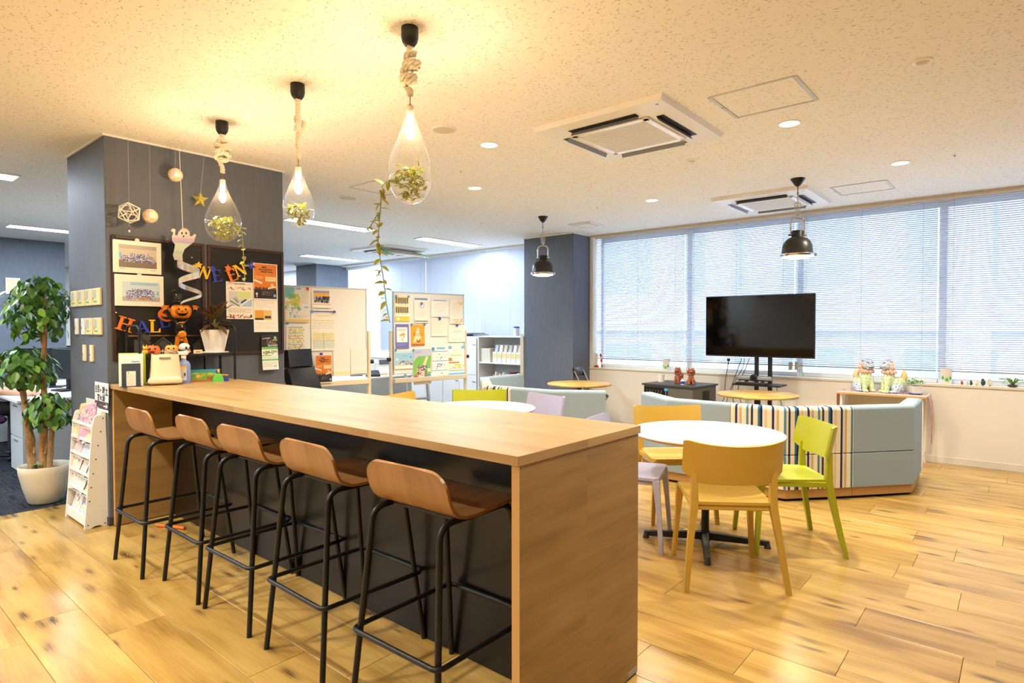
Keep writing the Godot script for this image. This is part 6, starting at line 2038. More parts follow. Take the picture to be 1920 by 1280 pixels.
func build_whiteboards() -> void:
	var w1 := whiteboard("rolling whiteboard with a map and schedules behind the slate pillar", Vector3(-5.228, 0, -3.831), Vector3(0.155, 0, -0.988).normalized(), 1.07, 0.905, 1.80, M["cream"])
	var w2 := whiteboard("rolling whiteboard covered with twelve posters and certificates", Vector3(-5.252, 0, -5.284), Vector3(0.137, 0, -0.99).normalized(), 0.992, 0.865, 1.80, M["beige_trim"])
	var ink := rgb8(120, 116, 112)
	var mp := Paint.new(96, 130, rgb8(232, 226, 214))
	mp.r(0, 0, 0.4, 0.3, rgb8(120, 190, 205)).speck(0.0, 0.18, 0.55, 0.4, 60, [rgb8(150, 200, 110), rgb8(220, 200, 90), rgb8(120, 180, 120)], 16).speck(0.1, 0.55, 0.5, 0.3, 25, [rgb8(120, 190, 205), rgb8(160, 160, 190)], 9).r(0.45, 0.02, 0.22, 0.04, rgb8(130, 170, 230)).r(0.8, 0.55, 0.18, 0.04, rgb8(130, 170, 230)).line(0.3, 0.1, 0.6, 0.35, 3, rgb8(220, 190, 110)).text(0.7, 0.12, 0.24, 0.36, 10, rgb8(190, 180, 170)).text(0.3, 0.8, 0.66, 0.08, 4, rgb8(180, 170, 160)).r(0, 0.92, 1, 0.08, rgb8(232, 196, 110))
	pin_up(w1, "wall_map", "coloured town map sheet on the whiteboard behind the pillar", "map", 533, 539, 578, 604, mp)
	var ph := Paint.new(64, 56, rgb8(240, 234, 224))
	ph.r(0.1, 0.05, 0.8, 0.34, rgb8(236, 180, 90)).r(0.1, 0.05, 0.8, 0.14, rgb8(150, 150, 190)).r(0.1, 0.38, 0.8, 0.34, rgb8(170, 170, 180)).speck(0.15, 0.35, 0.7, 0.3, 50, [rgb8(30, 30, 40), rgb8(60, 50, 60)], 7).text(0.05, 0.8, 0.9, 0.12, 1, rgb8(220, 120, 100))
	pin_up(w1, "photo_sheet", "sunset group photo sheet with handwriting below it", "photograph", 583, 544, 620, 577, ph)
	var sc := Paint.new(80, 120, rgb8(240, 234, 222))
	sc.r(0.25, 0.08, 0.5, 0.02, rgb8(236, 196, 70)).r(0.03, 0.2, 0.9, 0.02, rgb8(236, 196, 70)).text(0.05, 0.25, 0.9, 0.2, 5, rgb8(200, 190, 170)).r(0.05, 0.53, 0.92, 0.2, rgb8(236, 222, 170)).r(0.05, 0.74, 0.92, 0.22, rgb8(212, 218, 206)).line(0.5, 0.53, 0.5, 0.96, 1, ink).line(0.05, 0.735, 0.97, 0.735, 1, ink).text(0.08, 0.56, 0.8, 0.36, 8, rgb8(190, 180, 160))
	pin_up(w1, "schedule_sheet", "schedule sheets held by a blue strip between two magnets", "paper", 582, 586, 627, 657, sc)
	var ex := Paint.new(72, 110, rgb8(238, 232, 216))
	for k in 5:
		ex.r(0.12, 0.04 + k * 0.19, 0.8, 0.02, [rgb8(60, 140, 190), rgb8(60, 140, 190), rgb8(190, 90, 80), rgb8(60, 140, 190), rgb8(60, 140, 190)][k])
		ex.r(0.1, 0.07 + k * 0.19, 0.84, 0.13, rgb8(240, 226, 176))
		ex.speck(0.1, 0.07 + k * 0.19, 0.84, 0.13, 40, [rgb8(90, 80, 80), rgb8(230, 200, 90), rgb8(120, 110, 100)], 4)
	pin_up(w1, "exercise_chart", "exercise chart with small figures above the office chair", "chart", 535, 611, 570, 666, ex)
	var ev := pin_up(w1, "event_poster", "orange and black halloween poster at the whiteboard's lower edge", "poster", 585, 665, 617, 717, event_paint(), 0.072)
	event_words(ev, 0.17, 0.27)
	for q in [[623, 656, 655, 704, "yellow edged list sheet low on the whiteboard", rgb8(240, 226, 170)], [656, 655, 686, 700, "plain handwritten sheet low on the whiteboard", rgb8(240, 232, 224)]]:
		var p := Paint.new(64, 96, rgb8(242, 238, 228))
		p.text(0.08, 0.08, 0.8, 0.7, 12, rgb8(222, 212, 200)).r(0, 0.84, 1, 0.14, q[5])
		pin_up(w1, "list_sheet", q[4], "paper", q[0], q[1], q[2], q[3], p)
	for q in [[575, 541.5, "red", "red round magnet on the map sheet"], [537, 606, "sky_blue", "pale blue magnet above the exercise chart"], [583.5, 584, "sky_blue", "sky blue magnet at the schedule's blue strip"], [625, 584.5, "purple", "purple magnet at the schedule's blue strip"]]:
		magnet(w1, q[0], q[1], q[2], q[3])
	magnet(w1, 600, 664, "blue", "blue square magnet clip holding the orange poster", true)
	var a: Vector3 = on_plane(586, 583.5, w1[0], w1[1]) + w1[1] * 0.025
	var b: Vector3 = on_plane(623, 584, w1[0], w1[1]) + w1[1] * 0.025
	solo("magnet_strip", MB.new().tube([a, b], 0.004, 8).done(), M["blue"], "thin blue magnetic strip across the schedule sheet", "magnet")
	# the second board
	var D := []
	var p := Paint.new(64, 110, rgb8(244, 240, 232))
	for k in 2:
		p.r(0.02, 0.02 + k * 0.38, 0.96, 0.28, rgb8(242, 206, 70))
		for j in 7: p.r(0.06 + j * 0.13, 0.06 + k * 0.38 + 0.02 * (j % 2), 0.08, 0.22, rgb8(60, 80, 120)).dot(0.10 + j * 0.13, 0.06 + k * 0.38, 0.035, rgb8(60, 40, 40))
		p.text(0.2, 0.33 + k * 0.38, 0.6, 0.04, 1, rgb8(70, 70, 70))
	p.r(0.0, 0.8, 1, 0.2, rgb8(242, 206, 70)).dot(0.2, 0.9, 0.12, rgb8(240, 236, 220))
	D.append([739.5, 556, 765.5, 602, p, "yellow poster with two rows of walking figures"])
	p = Paint.new(64, 110, rgb8(246, 238, 226))
	p.r(0.05, 0.02, 0.9, 0.08, rgb8(110, 150, 200)).r(0.04, 0.92, 0.92, 0.04, rgb8(80, 90, 120)).dot(0.52, 0.3, 0.2, rgb8(120, 150, 210)).dot(0.52, 0.3, 0.17, rgb8(246, 240, 232)).text(0.2, 0.5, 0.6, 0.3, 5, rgb8(210, 196, 190))
	D.append([774.5, 558, 802, 605, p, "certificate with a blue letter mark in a circle"])
	p = Paint.new(96, 84, rgb8(242, 242, 242))
	p.r(0.02, 0.02, 0.96, 0.96, rgb8(226, 232, 240)).r(0.06, 0.08, 0.88, 0.84, rgb8(246, 244, 238)).r(0.14, 0.05, 0.72, 0.05, rgb8(150, 160, 220)).text(0.2, 0.2, 0.6, 0.6, 8, rgb8(205, 205, 205))
	D.append([806, 561, 841, 594, p, "landscape certificate in a clear sleeve with a blue heading"])
	p = Paint.new(64, 110, rgb8(246, 242, 232))
	p.text(0.15, 0.12, 0.7, 0.6, 14, rgb8(214, 208, 196)).speck(0.55, 0.02, 0.4, 0.2, 30, [rgb8(240, 214, 160), rgb8(236, 200, 140)], 7).speck(0.08, 0.78, 0.84, 0.18, 60, [rgb8(240, 206, 140), rgb8(220, 160, 140), rgb8(230, 190, 120)], 7)
	D.append([842, 562.5, 865.5, 607, p, "certificate with golden flower corners"])
	p = Paint.new(64, 110, rgb8(118, 118, 190))
	p.r(0.09, 0.13, 0.82, 0.62, rgb8(244, 240, 232)).text(0.16, 0.2, 0.66, 0.1, 2, rgb8(90, 90, 110)).line(0.36, 0.46, 0.66, 0.4, 7, rgb8(220, 170, 80)).line(0.6, 0.42, 0.62, 0.52, 5, rgb8(220, 170, 80)).dot(0.5, 0.62, 0.1, rgb8(190, 205, 220)).text(0.1, 0.8, 0.7, 0.12, 3, rgb8(210, 210, 236))
	D.append([740, 607.5, 765, 653, p, "violet framed poster with a small gold flag"])
	p = Paint.new(64, 104, rgb8(238, 168, 50))
	p.text(0.1, 0.04, 0.8, 0.05, 1, rgb8(250, 220, 150)).dot(0.5, 0.24, 0.14, rgb8(210, 200, 200))
	for k in 22: p.r(0.5 - 0.03 * k * 0.4 - 0.1, 0.3 + k * 0.025, 0.2 + 0.03 * k * 0.8 * (1.0 if k < 12 else (22 - k) / 10.0), 0.03, rgb8(248, 226, 180))
	p.text(0.14, 0.44, 0.72, 0.14, 2, rgb8(50, 40, 40)).dot(0.5, 0.76, 0.15, rgb8(190, 60, 50)).dot(0.5, 0.73, 0.09, rgb8(248, 226, 200)).r(0, 0.94, 1, 0.06, rgb8(190, 70, 50))
	D.append([769.5, 608, 794.5, 647.5, p, "orange poster with a red round figure"])
	p = Paint.new(72, 84, rgb8(244, 236, 222))
	p.text(0.08, 0.1, 0.84, 0.75, 12, rgb8(214, 206, 196))
	D.append([807, 597, 837, 630, p, "plain cream notice sheet clipped under the landscape certificate"])
	p = Paint.new(80, 80, rgb8(244, 238, 226))
	p.text(0.3, 0.34, 0.5, 0.12, 2, rgb8(120, 124, 140)).r(0.16, 0.84, 0.7, 0.02, rgb8(110, 120, 130))
	D.append([839, 609, 870, 641, p, "cream sheet with two short lines of print and a blue clip"])
	p = Paint.new(96, 100, rgb8(244, 236, 222))
	p.r(0.02, 0.1, 0.98, 0.72, rgb8(156, 206, 236)).r(0.02, 0.06, 0.98, 0.12, rgb8(206, 222, 236)).dot(0.14, 0.5, 0.08, rgb8(240, 226, 210)).dot(0.9, 0.4, 0.07, rgb8(90, 170, 220)).text(0.4, 0.3, 0.3, 0.1, 2, rgb8(120, 150, 180)).speck(0.08, 0.58, 0.84, 0.22, 70, [rgb8(220, 120, 90), rgb8(240, 200, 90), rgb8(70, 90, 130), rgb8(240, 230, 220), rgb8(90, 60, 50)], 8)
	D.append([738, 655, 772, 691, p, "light blue landscape poster with a row of small people"])
	p = Paint.new(80, 150, rgb8(196, 202, 224))
	for k in 70:
		var f := k / 70.0
		p.r(0.02 + 0.3 * pow(1.0 - minf(f * 3.0, 1.0), 2), 0.2 + f * 0.62, 0.96, 0.02, rgb8(130, 190, 90))
	p.line(0.78, 0.24, 0.5, 0.6, 9, rgb8(236, 222, 190)).line(0.5, 0.6, 0.42, 0.86, 22, rgb8(240, 228, 206)).speck(0.15, 0.44, 0.55, 0.42, 130, [rgb8(200, 70, 60), rgb8(70, 90, 160), rgb8(240, 230, 220), rgb8(230, 180, 160), rgb8(150, 90, 90)], 8).r(0.64, 0.74, 0.34, 0.14, rgb8(70, 100, 170)).text(0.66, 0.76, 0.3, 0.1, 2, rgb8(230, 230, 240)).r(0.8, 0.56, 0.16, 0.09, rgb8(246, 244, 238)).dot(0.14, 0.78, 0.12, rgb8(200, 80, 60)).r(0, 0.91, 1, 0.09, rgb8(244, 236, 222)).text(0.06, 0.06, 0.4, 0.07, 2, rgb8(110, 120, 170))
	D.append([773, 654, 806.5, 720, p, "tall poster of a green hill with a crowd hanging below the board"])
	p = Paint.new(80, 150, rgb8(246, 240, 230))
	p.r(0.3, 0.03, 0.5, 0.06, rgb8(120, 180, 230)).r(0.02, 0.03, 0.16, 0.1, rgb8(70, 140, 220))
	for k in 3: p.r(0.03, 0.14 + k * 0.28, 0.94, 0.025, rgb8(90, 150, 220)).speck(0.1, 0.2 + k * 0.28, 0.8, 0.16, 12, [rgb8(70, 130, 210), rgb8(130, 150, 190)], 8).text(0.05, 0.34 + k * 0.28, 0.5, 0.04, 2, rgb8(220, 200, 190))
	D.append([808, 649, 839, 712, p, "white information sheet with blue bars"])
	p = Paint.new(80, 140, rgb8(246, 240, 228))
	p.r(0, 0, 0.2, 0.1, rgb8(110, 180, 236)).r(0.8, 0, 0.2, 0.1, rgb8(110, 180, 236)).text(0.2, 0.13, 0.6, 0.06, 1, rgb8(150, 180, 150)).r(0.12, 0.29, 0.7, 0.04, rgb8(236, 206, 90)).r(0.0, 0.4, 0.22, 0.09, rgb8(220, 120, 80)).r(0.0, 0.38, 0.22, 0.03, rgb8(110, 170, 170)).r(0.02, 0.52, 0.66, 0.045, rgb8(222, 110, 60)).speck(0.25, 0.58, 0.7, 0.12, 60, [rgb8(240, 210, 110), rgb8(236, 180, 90)], 7).r(0.02, 0.78, 0.96, 0.025, rgb8(70, 150, 180)).r(0.0, 0.87, 1, 0.08, rgb8(110, 184, 236)).text(0.05, 0.72, 0.9, 0.05, 1, rgb8(140, 130, 130))
	D.append([839.5, 648, 869, 706, p, "white event sheet with orange and blue bands"])
	for d in D:
		var o := pin_up(w2, "poster_sheet", d[5], "poster", d[0], d[1], d[2], d[3], d[4])
		if d[5].begins_with("certificate with a blue letter"):
			words(o, "letter_mark", "P", 0.045, M["blue"], Vector3(0.004, 0.068, 0.004), 0.0006)
	for q in [[741, 555, "outer upper"], [764, 556, "inner upper"], [770, 608, "left orange poster"], [794, 608, "right orange poster"], [740, 656.5, "light blue poster"], [773, 656, "green hill poster"]]:
		magnet(w2, q[0], q[1], "sky_blue", "sky blue round magnet at the %s corner of the poster whiteboard" % q[2])
	for q in [[822, 597, "plain cream notice"], [854.5, 609.5, "cream sheet of two lines"]]:
		magnet(w2, q[0], q[1], "blue", "dark blue square magnet clip on the " + q[2], true)

# ---------------------------------------------------------------- office furniture behind
func cabinet(called: String, label: String, a: Vector3, b: Vector3, m: Material, doors: int, rows: Array) -> Node3D:
	# doors on the +z face
	var c := (a + b) / 2
	var o := thing(called, label, "cabinet", Vector3(c.x, a.y, c.z))
	var w := b.x - a.x
	var h := b.y - a.y
	var d := b.z - a.z
	part(o, "body", MB.new().box(Vector3(0, h / 2, -0.01), Vector3(w, h, d - 0.02), 0.003).done(), m)
	for i in doors:
		for r in rows:
			var dw := w / doors
			var y0: float = r[0] * h
			var y1: float = r[1] * h
			var dr := part(o, "door", MB.new().box(Vector3(-w / 2 + dw * (i + 0.5), (y0 + y1) / 2, d / 2 - 0.010), Vector3(dw - 0.006, y1 - y0 - 0.006, 0.018), 0.002).done(), m)
			part(dr, "handle", MB.new().box(Vector3(-w / 2 + dw * (i + 0.5) + dw * 0.36, (y0 + y1) / 2 + (y1 - y0) * 0.32, d / 2 + 0.003), Vector3(0.07, 0.014, 0.008), 0.002).done(), M["alu"])
	return o

func build_bookcase() -> void:
	var o := thing("bookcase", "white open bookcase with file boxes beside the window pillar", "bookcase", Vector3(-6.27, 0, -7.30))
	var w := 0.96
	var top := 1.26
	var d := 0.38
	for s in [-1.0, 1.0]:
		part(o, "side_panel", MB.new().box(Vector3(s * (w / 2 - 0.012), top / 2, 0), Vector3(0.024, top, d), 0.002).done(), M["white"])
	part(o, "end_panel", MB.new().box(Vector3(w / 2 - 0.03, top / 2 + 0.02, d / 2 + 0.004), Vector3(0.06, top + 0.04, 0.01), 0.002).done(), M["beige_trim"])
	for y in [0.06, 0.42, 0.83, 1.25]:
		part(o, "shelf", MB.new().box(Vector3(0, y, 0), Vector3(w - 0.05, 0.02, d - 0.02), 0.002).done(), M["white"])
	part(o, "rear_panel", MB.new().box(Vector3(0, top / 2, -d / 2 + 0.005), Vector3(w - 0.05, top - 0.02, 0.01)).done(), M["light_grey"])
	# file boxes and books, all loose
	var base := Vector3(-6.27, 0, -7.30)
	var ytag := mat("yellow_tag", rgb8(240, 220, 120), 0.6)
	for k in 6:
		var f := thing("file_box", "white magazine file box with yellow tag, number %s from the pillar on the upper shelf" % ["six", "five", "four", "three", "two", "one"][k], "file box", base + Vector3(-0.135 + k * 0.096, 0.84, 0.03), 0.0, "file boxes in the bookcase")
		part(f, "box", MB.new().box(Vector3(0, 0.085, 0.0), Vector3(0.088, 0.17, 0.26), 0.003).done(), M["white"])
		part(f, "tag", MB.new().box(Vector3(0, 0.11, 0.131), Vector3(0.055, 0.07, 0.001)).done(), ytag)
		part(f, "papers", MB.new().box(Vector3(0.0, 0.20, -0.01), Vector3(0.06, 0.16, 0.2), 0.002, Basis(Vector3.BACK, -0.22)).done(), [M["light_grey"], M["paper"], M["off_white"]][k % 3])
	solo("steel_bookend", MB.new().box(Vector3(0, 0.13, 0), Vector3(0.2, 0.26, 0.003)).box(Vector3(0, 0.002, 0.05), Vector3(0.2, 0.003, 0.1)).done(), M["grey"], "grey sheet divider leaning behind the upper file boxes", "bookend", base + Vector3(-0.17, 0.84, -0.12))
	solo("storage_bin", MB.new().box(Vector3(0, 0.11, 0), Vector3(0.2, 0.22, 0.3), 0.006).done(), M["off_white"], "cream storage bin at the upper shelf's office end", "bin", base + Vector3(-0.34, 0.84, 0.0))
	var bc := ["amber", "paper", "silver_grey", "paper", "yellow", "paper", "light_grey", "paper", "light_grey", "red", "purple", "light_grey", "blue", "paper", "red", "sky_blue", "light_grey"]
	for k in bc.size():
		var hh := 0.22 + 0.05 * ((k * 7) % 4) / 4.0
		solo("book", MB.new().box(Vector3(0, hh / 2, 0), Vector3(0.030, hh, 0.2), 0.002).done(), M[bc[k]], "upright %s volume on the bookcase's middle shelf" % {"amber": "amber", "paper": "white", "silver_grey": "grey", "yellow": "yellow", "light_grey": "pale grey", "red": "red", "purple": "violet", "blue": "dark blue", "sky_blue": "sky blue"}[bc[k]], "book", base + Vector3(-0.22 + k * 0.0385, 0.431, 0.0), Basis(Vector3.BACK, -0.06), "books on the middle shelf")
	for k in 2:
		var f := thing("file_box", "white file box standing low on the middle shelf, %s yellow tag" % ["without", "with"][k], "file box", base + Vector3(-0.40 + k * 0.098, 0.431, 0.06), 0.0, "file boxes in the bookcase")
		part(f, "box", MB.new().box(Vector3(0, 0.08, 0), Vector3(0.092, 0.16, 0.24), 0.003).done(), M["white"])
		if k == 1: part(f, "tag", MB.new().box(Vector3(0, 0.1, 0.121), Vector3(0.05, 0.07, 0.001)).done(), ytag)
	# on top
	var bt := thing("wet_wipe_tub", "pale tub with dark blue lid on top of the bookcase", "tub", base + Vector3(0.20, 1.26, 0.02))
	part(bt, "tub", MB.new().lathe([Vector2(0, 0), Vector2(0.045, 0), Vector2(0.047, 0.13), Vector2(0, 0.13)], 20).done(), M["light_grey"])
	part(bt, "lid", MB.new().lathe([Vector2(0.048, 0.128), Vector2(0.048, 0.15), Vector2(0, 0.152)], 20).done(), M["blue"])
	var cb := thing("pump_bottle", "clear pale pump bottle on top of the bookcase", "bottle", base + Vector3(0.34, 1.26, 0.0))
	part(cb, "bottle", MB.new().lathe([Vector2(0, 0), Vector2(0.04, 0), Vector2(0.04, 0.1), Vector2(0.014, 0.125), Vector2(0.012, 0.14)], 18).done(), mat("pale_aqua", rgb8(200, 226, 236), 0.2))
	part(cb, "pump", MB.new().bar(Vector3(0, 0.13, 0), Vector3(0, 0.19, 0), 0.006, 8).box(Vector3(-0.015, 0.19, 0), Vector3(0.05, 0.012, 0.016), 0.003).done(), M["white"])
	# cabinets along the windows
	cabinet("office_cabinet", "white steel cabinet next to the bookcase under the closed blinds", Vector3(-7.56, 0, -7.52), Vector3(-6.77, 1.25, -7.10), M["white"], 2, [[0.02, 0.5], [0.5, 0.98]])
	cabinet("office_cabinet", "white steel cabinet between the whiteboards under the closed blinds", Vector3(-8.9, 0, -7.52), Vector3(-7.57, 1.25, -7.10), M["white"], 3, [[0.02, 0.5], [0.5, 0.98]])
	solo("document_trays", MB.new().box(Vector3(0, 0.012, 0), Vector3(0.36, 0.008, 0.28), 0.002).box(Vector3(0.02, 0.034, 0.01), Vector3(0.34, 0.008, 0.26), 0.002).box(Vector3(0.0, 0.05, 0), Vector3(0.26, 0.012, 0.2), 0.003).box(Vector3(-0.15, 0.02, 0), Vector3(0.01, 0.04, 0.2)).done(), M["dark_grey"], "dark flat document trays on the cabinet beside the bookcase", "tray", Vector3(-6.98, 1.25, -7.3))

func desk(label: String, a: Vector2, b: Vector2, h: float, panel: bool) -> Node3D:
	var c := (a + b) / 2
	var o := thing("office_desk", label, "desk", Vector3(c.x, 0, c.y))
	var w := absf(b.x - a.x)
	var d := absf(b.y - a.y)
	part(o, "desk_top", MB.new().box(Vector3(0, h - 0.014, 0), Vector3(w, 0.028, d), 0.004).done(), M["white"])
	for sx in [-1.0, 1.0]:
		part(o, "end_panel", MB.new().box(Vector3(sx * (w / 2 - 0.03), (h - 0.028) / 2, 0), Vector3(0.03, h - 0.028, d - 0.08), 0.003).done(), M["light_grey"])
	if panel:
		part(o, "modesty_panel", MB.new().box(Vector3(0, h * 0.55, 0.0), Vector3(w - 0.08, h * 0.7, 0.02)).done(), M["light_grey"])
	return o

func monitor(label: String, at: Vector3, turn: float) -> void:
	var o := thing("computer_monitor", label, "monitor", at, turn, "office monitors")
	part(o, "base", MB.new().box(Vector3(0, 0.008, 0), Vector3(0.24, 0.016, 0.18), 0.005).done(), M["black"])
	part(o, "neck", MB.new().box(Vector3(0, 0.11, -0.03), Vector3(0.06, 0.2, 0.025), 0.005).done(), M["black"])
	part(o, "housing", MB.new().box(Vector3(0, 0.29, 0), Vector3(0.52, 0.32, 0.03), 0.006).done(), M["black"])
	part(o, "screen", MB.new().box(Vector3(0, 0.293, 0.0155), Vector3(0.495, 0.29, 0.002)).done(), M["screen_grey"])

func task_chair(label: String, at: Vector3, turn: float, purple: bool) -> void:
	var o := thing("task_chair", label, "office chair", at, turn, "office task chairs")
	part(o, "seat", MB.new().box(Vector3(0, 0.46, 0), Vector3(0.48, 0.08, 0.46), 0.03).done(), M["purple_dark"] if purple else M["leather"])
	var back := func(s: float, q: float) -> Vector3:
		var x := q * 2.0 - 1.0
		var y := 0.52 + s * 0.50
		var w := 0.23 - 0.04 * s
		return Vector3(x * w, y, 0.20 + 0.10 * s + 0.05 * (1.0 - x * x) - 0.04 * sin(PI * s))
	part(o, "backrest", MB.new().shell(10, 10, back, 0.055).done(), M["leather"])
	var hr := func(s: float, q: float) -> Vector3:
		var x := q * 2.0 - 1.0
		return Vector3(x * 0.17, 1.03 + s * 0.16, 0.29 + 0.03 * (1.0 - x * x) + 0.02 * s)
	part(o, "headrest", MB.new().shell(6, 8, hr, 0.05).done(), M["leather"])
	for s in [-1.0, 1.0]:
		part(o, "armrest", MB.new().tube(rounded([Vector3(s * 0.24, 0.46, 0.1), Vector3(s * 0.29, 0.66, 0.12), Vector3(s * 0.29, 0.67, -0.14)], 0.05, 4), 0.018, 8).done(), M["black"])
	part(o, "gas_lift", MB.new().bar(Vector3(0, 0.08, 0), Vector3(0, 0.43, 0), 0.028, 12).done(), M["dark_metal"])
	for k in 5:
		var a := TAU * k / 5
		var e := Vector3(cos(a) * 0.28, 0.065, sin(a) * 0.28)
		part(o, "base_arm", MB.new().tube([Vector3(0, 0.10, 0), e], [0.025, 0.014], 8).done(), M["black"])
		part(o, "caster", MB.new().ball(e - Vector3(0, 0.038, 0), Vector3(0.024, 0.027, 0.024), 10, 8).done(), M["black"])

func build_office() -> void:
	mat("screen_grey", Color(0.16, 0.17, 0.18), 0.25)
	mat("leather", Color(0.06, 0.06, 0.065), 0.42)
	mat("purple_dark", rgb8(66, 40, 78), 0.7)
	# right part, between and behind the whiteboards
	desk("white office desk seen between the two whiteboards", Vector2(-8.3, -5.95), Vector2(-6.95, -4.3), 0.70, true)
	monitor("black monitor seen edge-on between the two whiteboards", Vector3(-7.42, 0.70, -5.25), deg_to_rad(145))
	var ph := thing("desk_phone", "black desk phone with yellow cord between the whiteboards", "telephone", Vector3(-7.10, 0.70, -5.30), deg_to_rad(60))
	part(ph, "body", MB.new().box(Vector3(0, 0.035, 0), Vector3(0.2, 0.05, 0.2), 0.01, Basis(Vector3.RIGHT, 0.25)).done(), M["black"])
	part(ph, "handset", MB.new().box(Vector3(-0.07, 0.075, 0), Vector3(0.05, 0.035, 0.2), 0.012, Basis(Vector3.RIGHT, 0.25)).done(), M["black"])
	part(ph, "cord", MB.new().tube(smooth_path([Vector3(0.1, 0.02, 0.05), Vector3(0.16, 0.05, 0.1), Vector3(0.2, 0.02, 0.02), Vector3(0.14, 0.012, -0.08)], 5), 0.006, 6).done(), M["yellow"])
	var pr := thing("label_printer", "white desktop printer behind the phone between the whiteboards", "printer", Vector3(-7.3, 0.70, -5.65), deg_to_rad(70))
	part(pr, "body", MB.new().box(Vector3(0, 0.10, 0), Vector3(0.34, 0.2, 0.28), 0.02).done(), M["white"])
	part(pr, "panel", MB.new().box(Vector3(0.0, 0.19, 0.13), Vector3(0.22, 0.07, 0.02), 0.005, Basis(Vector3.RIGHT, -0.5)).done(), M["dark_grey"])
	var bb := thing("step_stool", "small beige and black step stool under the desk beside the poster board", "stool", Vector3(-6.72, 0, -5.05), deg_to_rad(30))
	part(bb, "top", MB.new().box(Vector3(0, 0.41, 0), Vector3(0.30, 0.10, 0.24), 0.02).done(), M["beige_trim"])
	for q in [[-1, -1], [1, -1], [1, 1], [-1, 1]]:
		part(bb, "leg", MB.new().tube([Vector3(q[0] * 0.12, 0.38, q[1] * 0.09), Vector3(q[0] * 0.15, 0.0, q[1] * 0.12)], 0.014, 8).done(), M["black"])
	var lad := thing("step_ladder", "folded aluminium step ladder leaning behind the poster whiteboard", "ladder", Vector3(-6.35, 0, -5.5), deg_to_rad(75))
	for s in [-1.0, 1.0]:
		part(lad, "rail", MB.new().box(Vector3(s * 0.16, 0.42, 0), Vector3(0.03, 0.84, 0.05), 0.004, Basis(Vector3.RIGHT, -0.18)).done(), M["alu"])
	for k in 3:
		part(lad, "rung", MB.new().box(Vector3(0, 0.16 + 0.26 * k, 0.045 - 0.047 * k), Vector3(0.3, 0.03, 0.06), 0.004).done(), M["alu"])
	task_chair("black leather office chair tucked between the pillar and the map whiteboard", Vector3(-4.90, 0, -3.13), deg_to_rad(-70), false)
	# left part
	desk("white office desk behind the ficus where someone is working", Vector2(-9.6, -2.05), Vector2(-7.12, -1.30), 0.72, true)
	desk("white office desk facing the first one, carrying monitors", Vector2(-9.6, -2.80), Vector2(-7.12, -2.07), 0.72, true)
	var dc := thing("drawer_unit", "pale grey two-drawer pedestal at the desk end behind the ficus", "cabinet", Vector3(-7.41, 0, -1.70))
	part(dc, "body", MB.new().box(Vector3(0, 0.345, -0.01), Vector3(0.48, 0.69, 0.70), 0.004).done(), M["light_grey"])
	for k in 2:
		var dr := part(dc, "drawer", MB.new().box(Vector3(0, 0.18 + 0.335 * k, 0.348), Vector3(0.47, 0.325, 0.016), 0.003).done(), M["light_grey"])
		part(dr, "pull", MB.new().box(Vector3(0, 0.31 + 0.335 * k, 0.358), Vector3(0.16, 0.016, 0.008), 0.002).done(), M["alu"])
	monitor("dark monitor facing the lounge behind the ficus", Vector3(-7.86, 0.72, -1.85), deg_to_rad(10))
	monitor("black monitor turned edge-on beside the ficus trunk", Vector3(-8.45, 0.72, -1.86), deg_to_rad(62))
	monitor("black monitor on the facing desk behind the ficus crown", Vector3(-9.2, 0.72, -2.3), deg_to_rad(190))
	for q in [[-7.72, -1.62, "white cup-shaped desk organiser behind the ficus", "white"], [-8.1, -1.55, "crumpled white paper on the desk behind the ficus", "paper"]]:
		solo("desk_item", MB.new().lathe([Vector2(0, 0), Vector2(0.045, 0), Vector2(0.055, 0.09), Vector2(0.05, 0.09), Vector2(0.04, 0.01), Vector2(0, 0.01)], 12).done(), M[q[3]], q[2], "desk item", Vector3(q[0], 0.72, q[1]))
	var kb := thing("keyboard", "black keyboard on the desk behind the ficus", "keyboard", Vector3(-7.95, 0.72, -1.55), deg_to_rad(5))
	part(kb, "body", MB.new().box(Vector3(0, 0.009, 0), Vector3(0.42, 0.018, 0.14), 0.004).done(), M["black"])
	task_chair("office chair with a dark purple seat at the desk behind the ficus", Vector3(-8.15, 0, -1.14), 0.0, true)
	# small framed notice on the partition wall
	var fr := on_x(24, 536, -11.55)
	var fo := thing("wall_frame", "small red printed certificate on the far slate wall", "frame", Vector3(-11.548, fr.y, fr.z))
	fo.basis = facing(Vector3.RIGHT)
	part(fo, "frame", MB.new().box(Vector3(0, 0, 0.006), Vector3(0.17, 0.24, 0.012), 0.002).done(), M["cream"])
	part(fo, "print", MB.new().box(Vector3(0, 0.01, 0.0125), Vector3(0.14, 0.2, 0.001)).done(), mat("certificate_print", rgb8(226, 190, 160), 0.6))

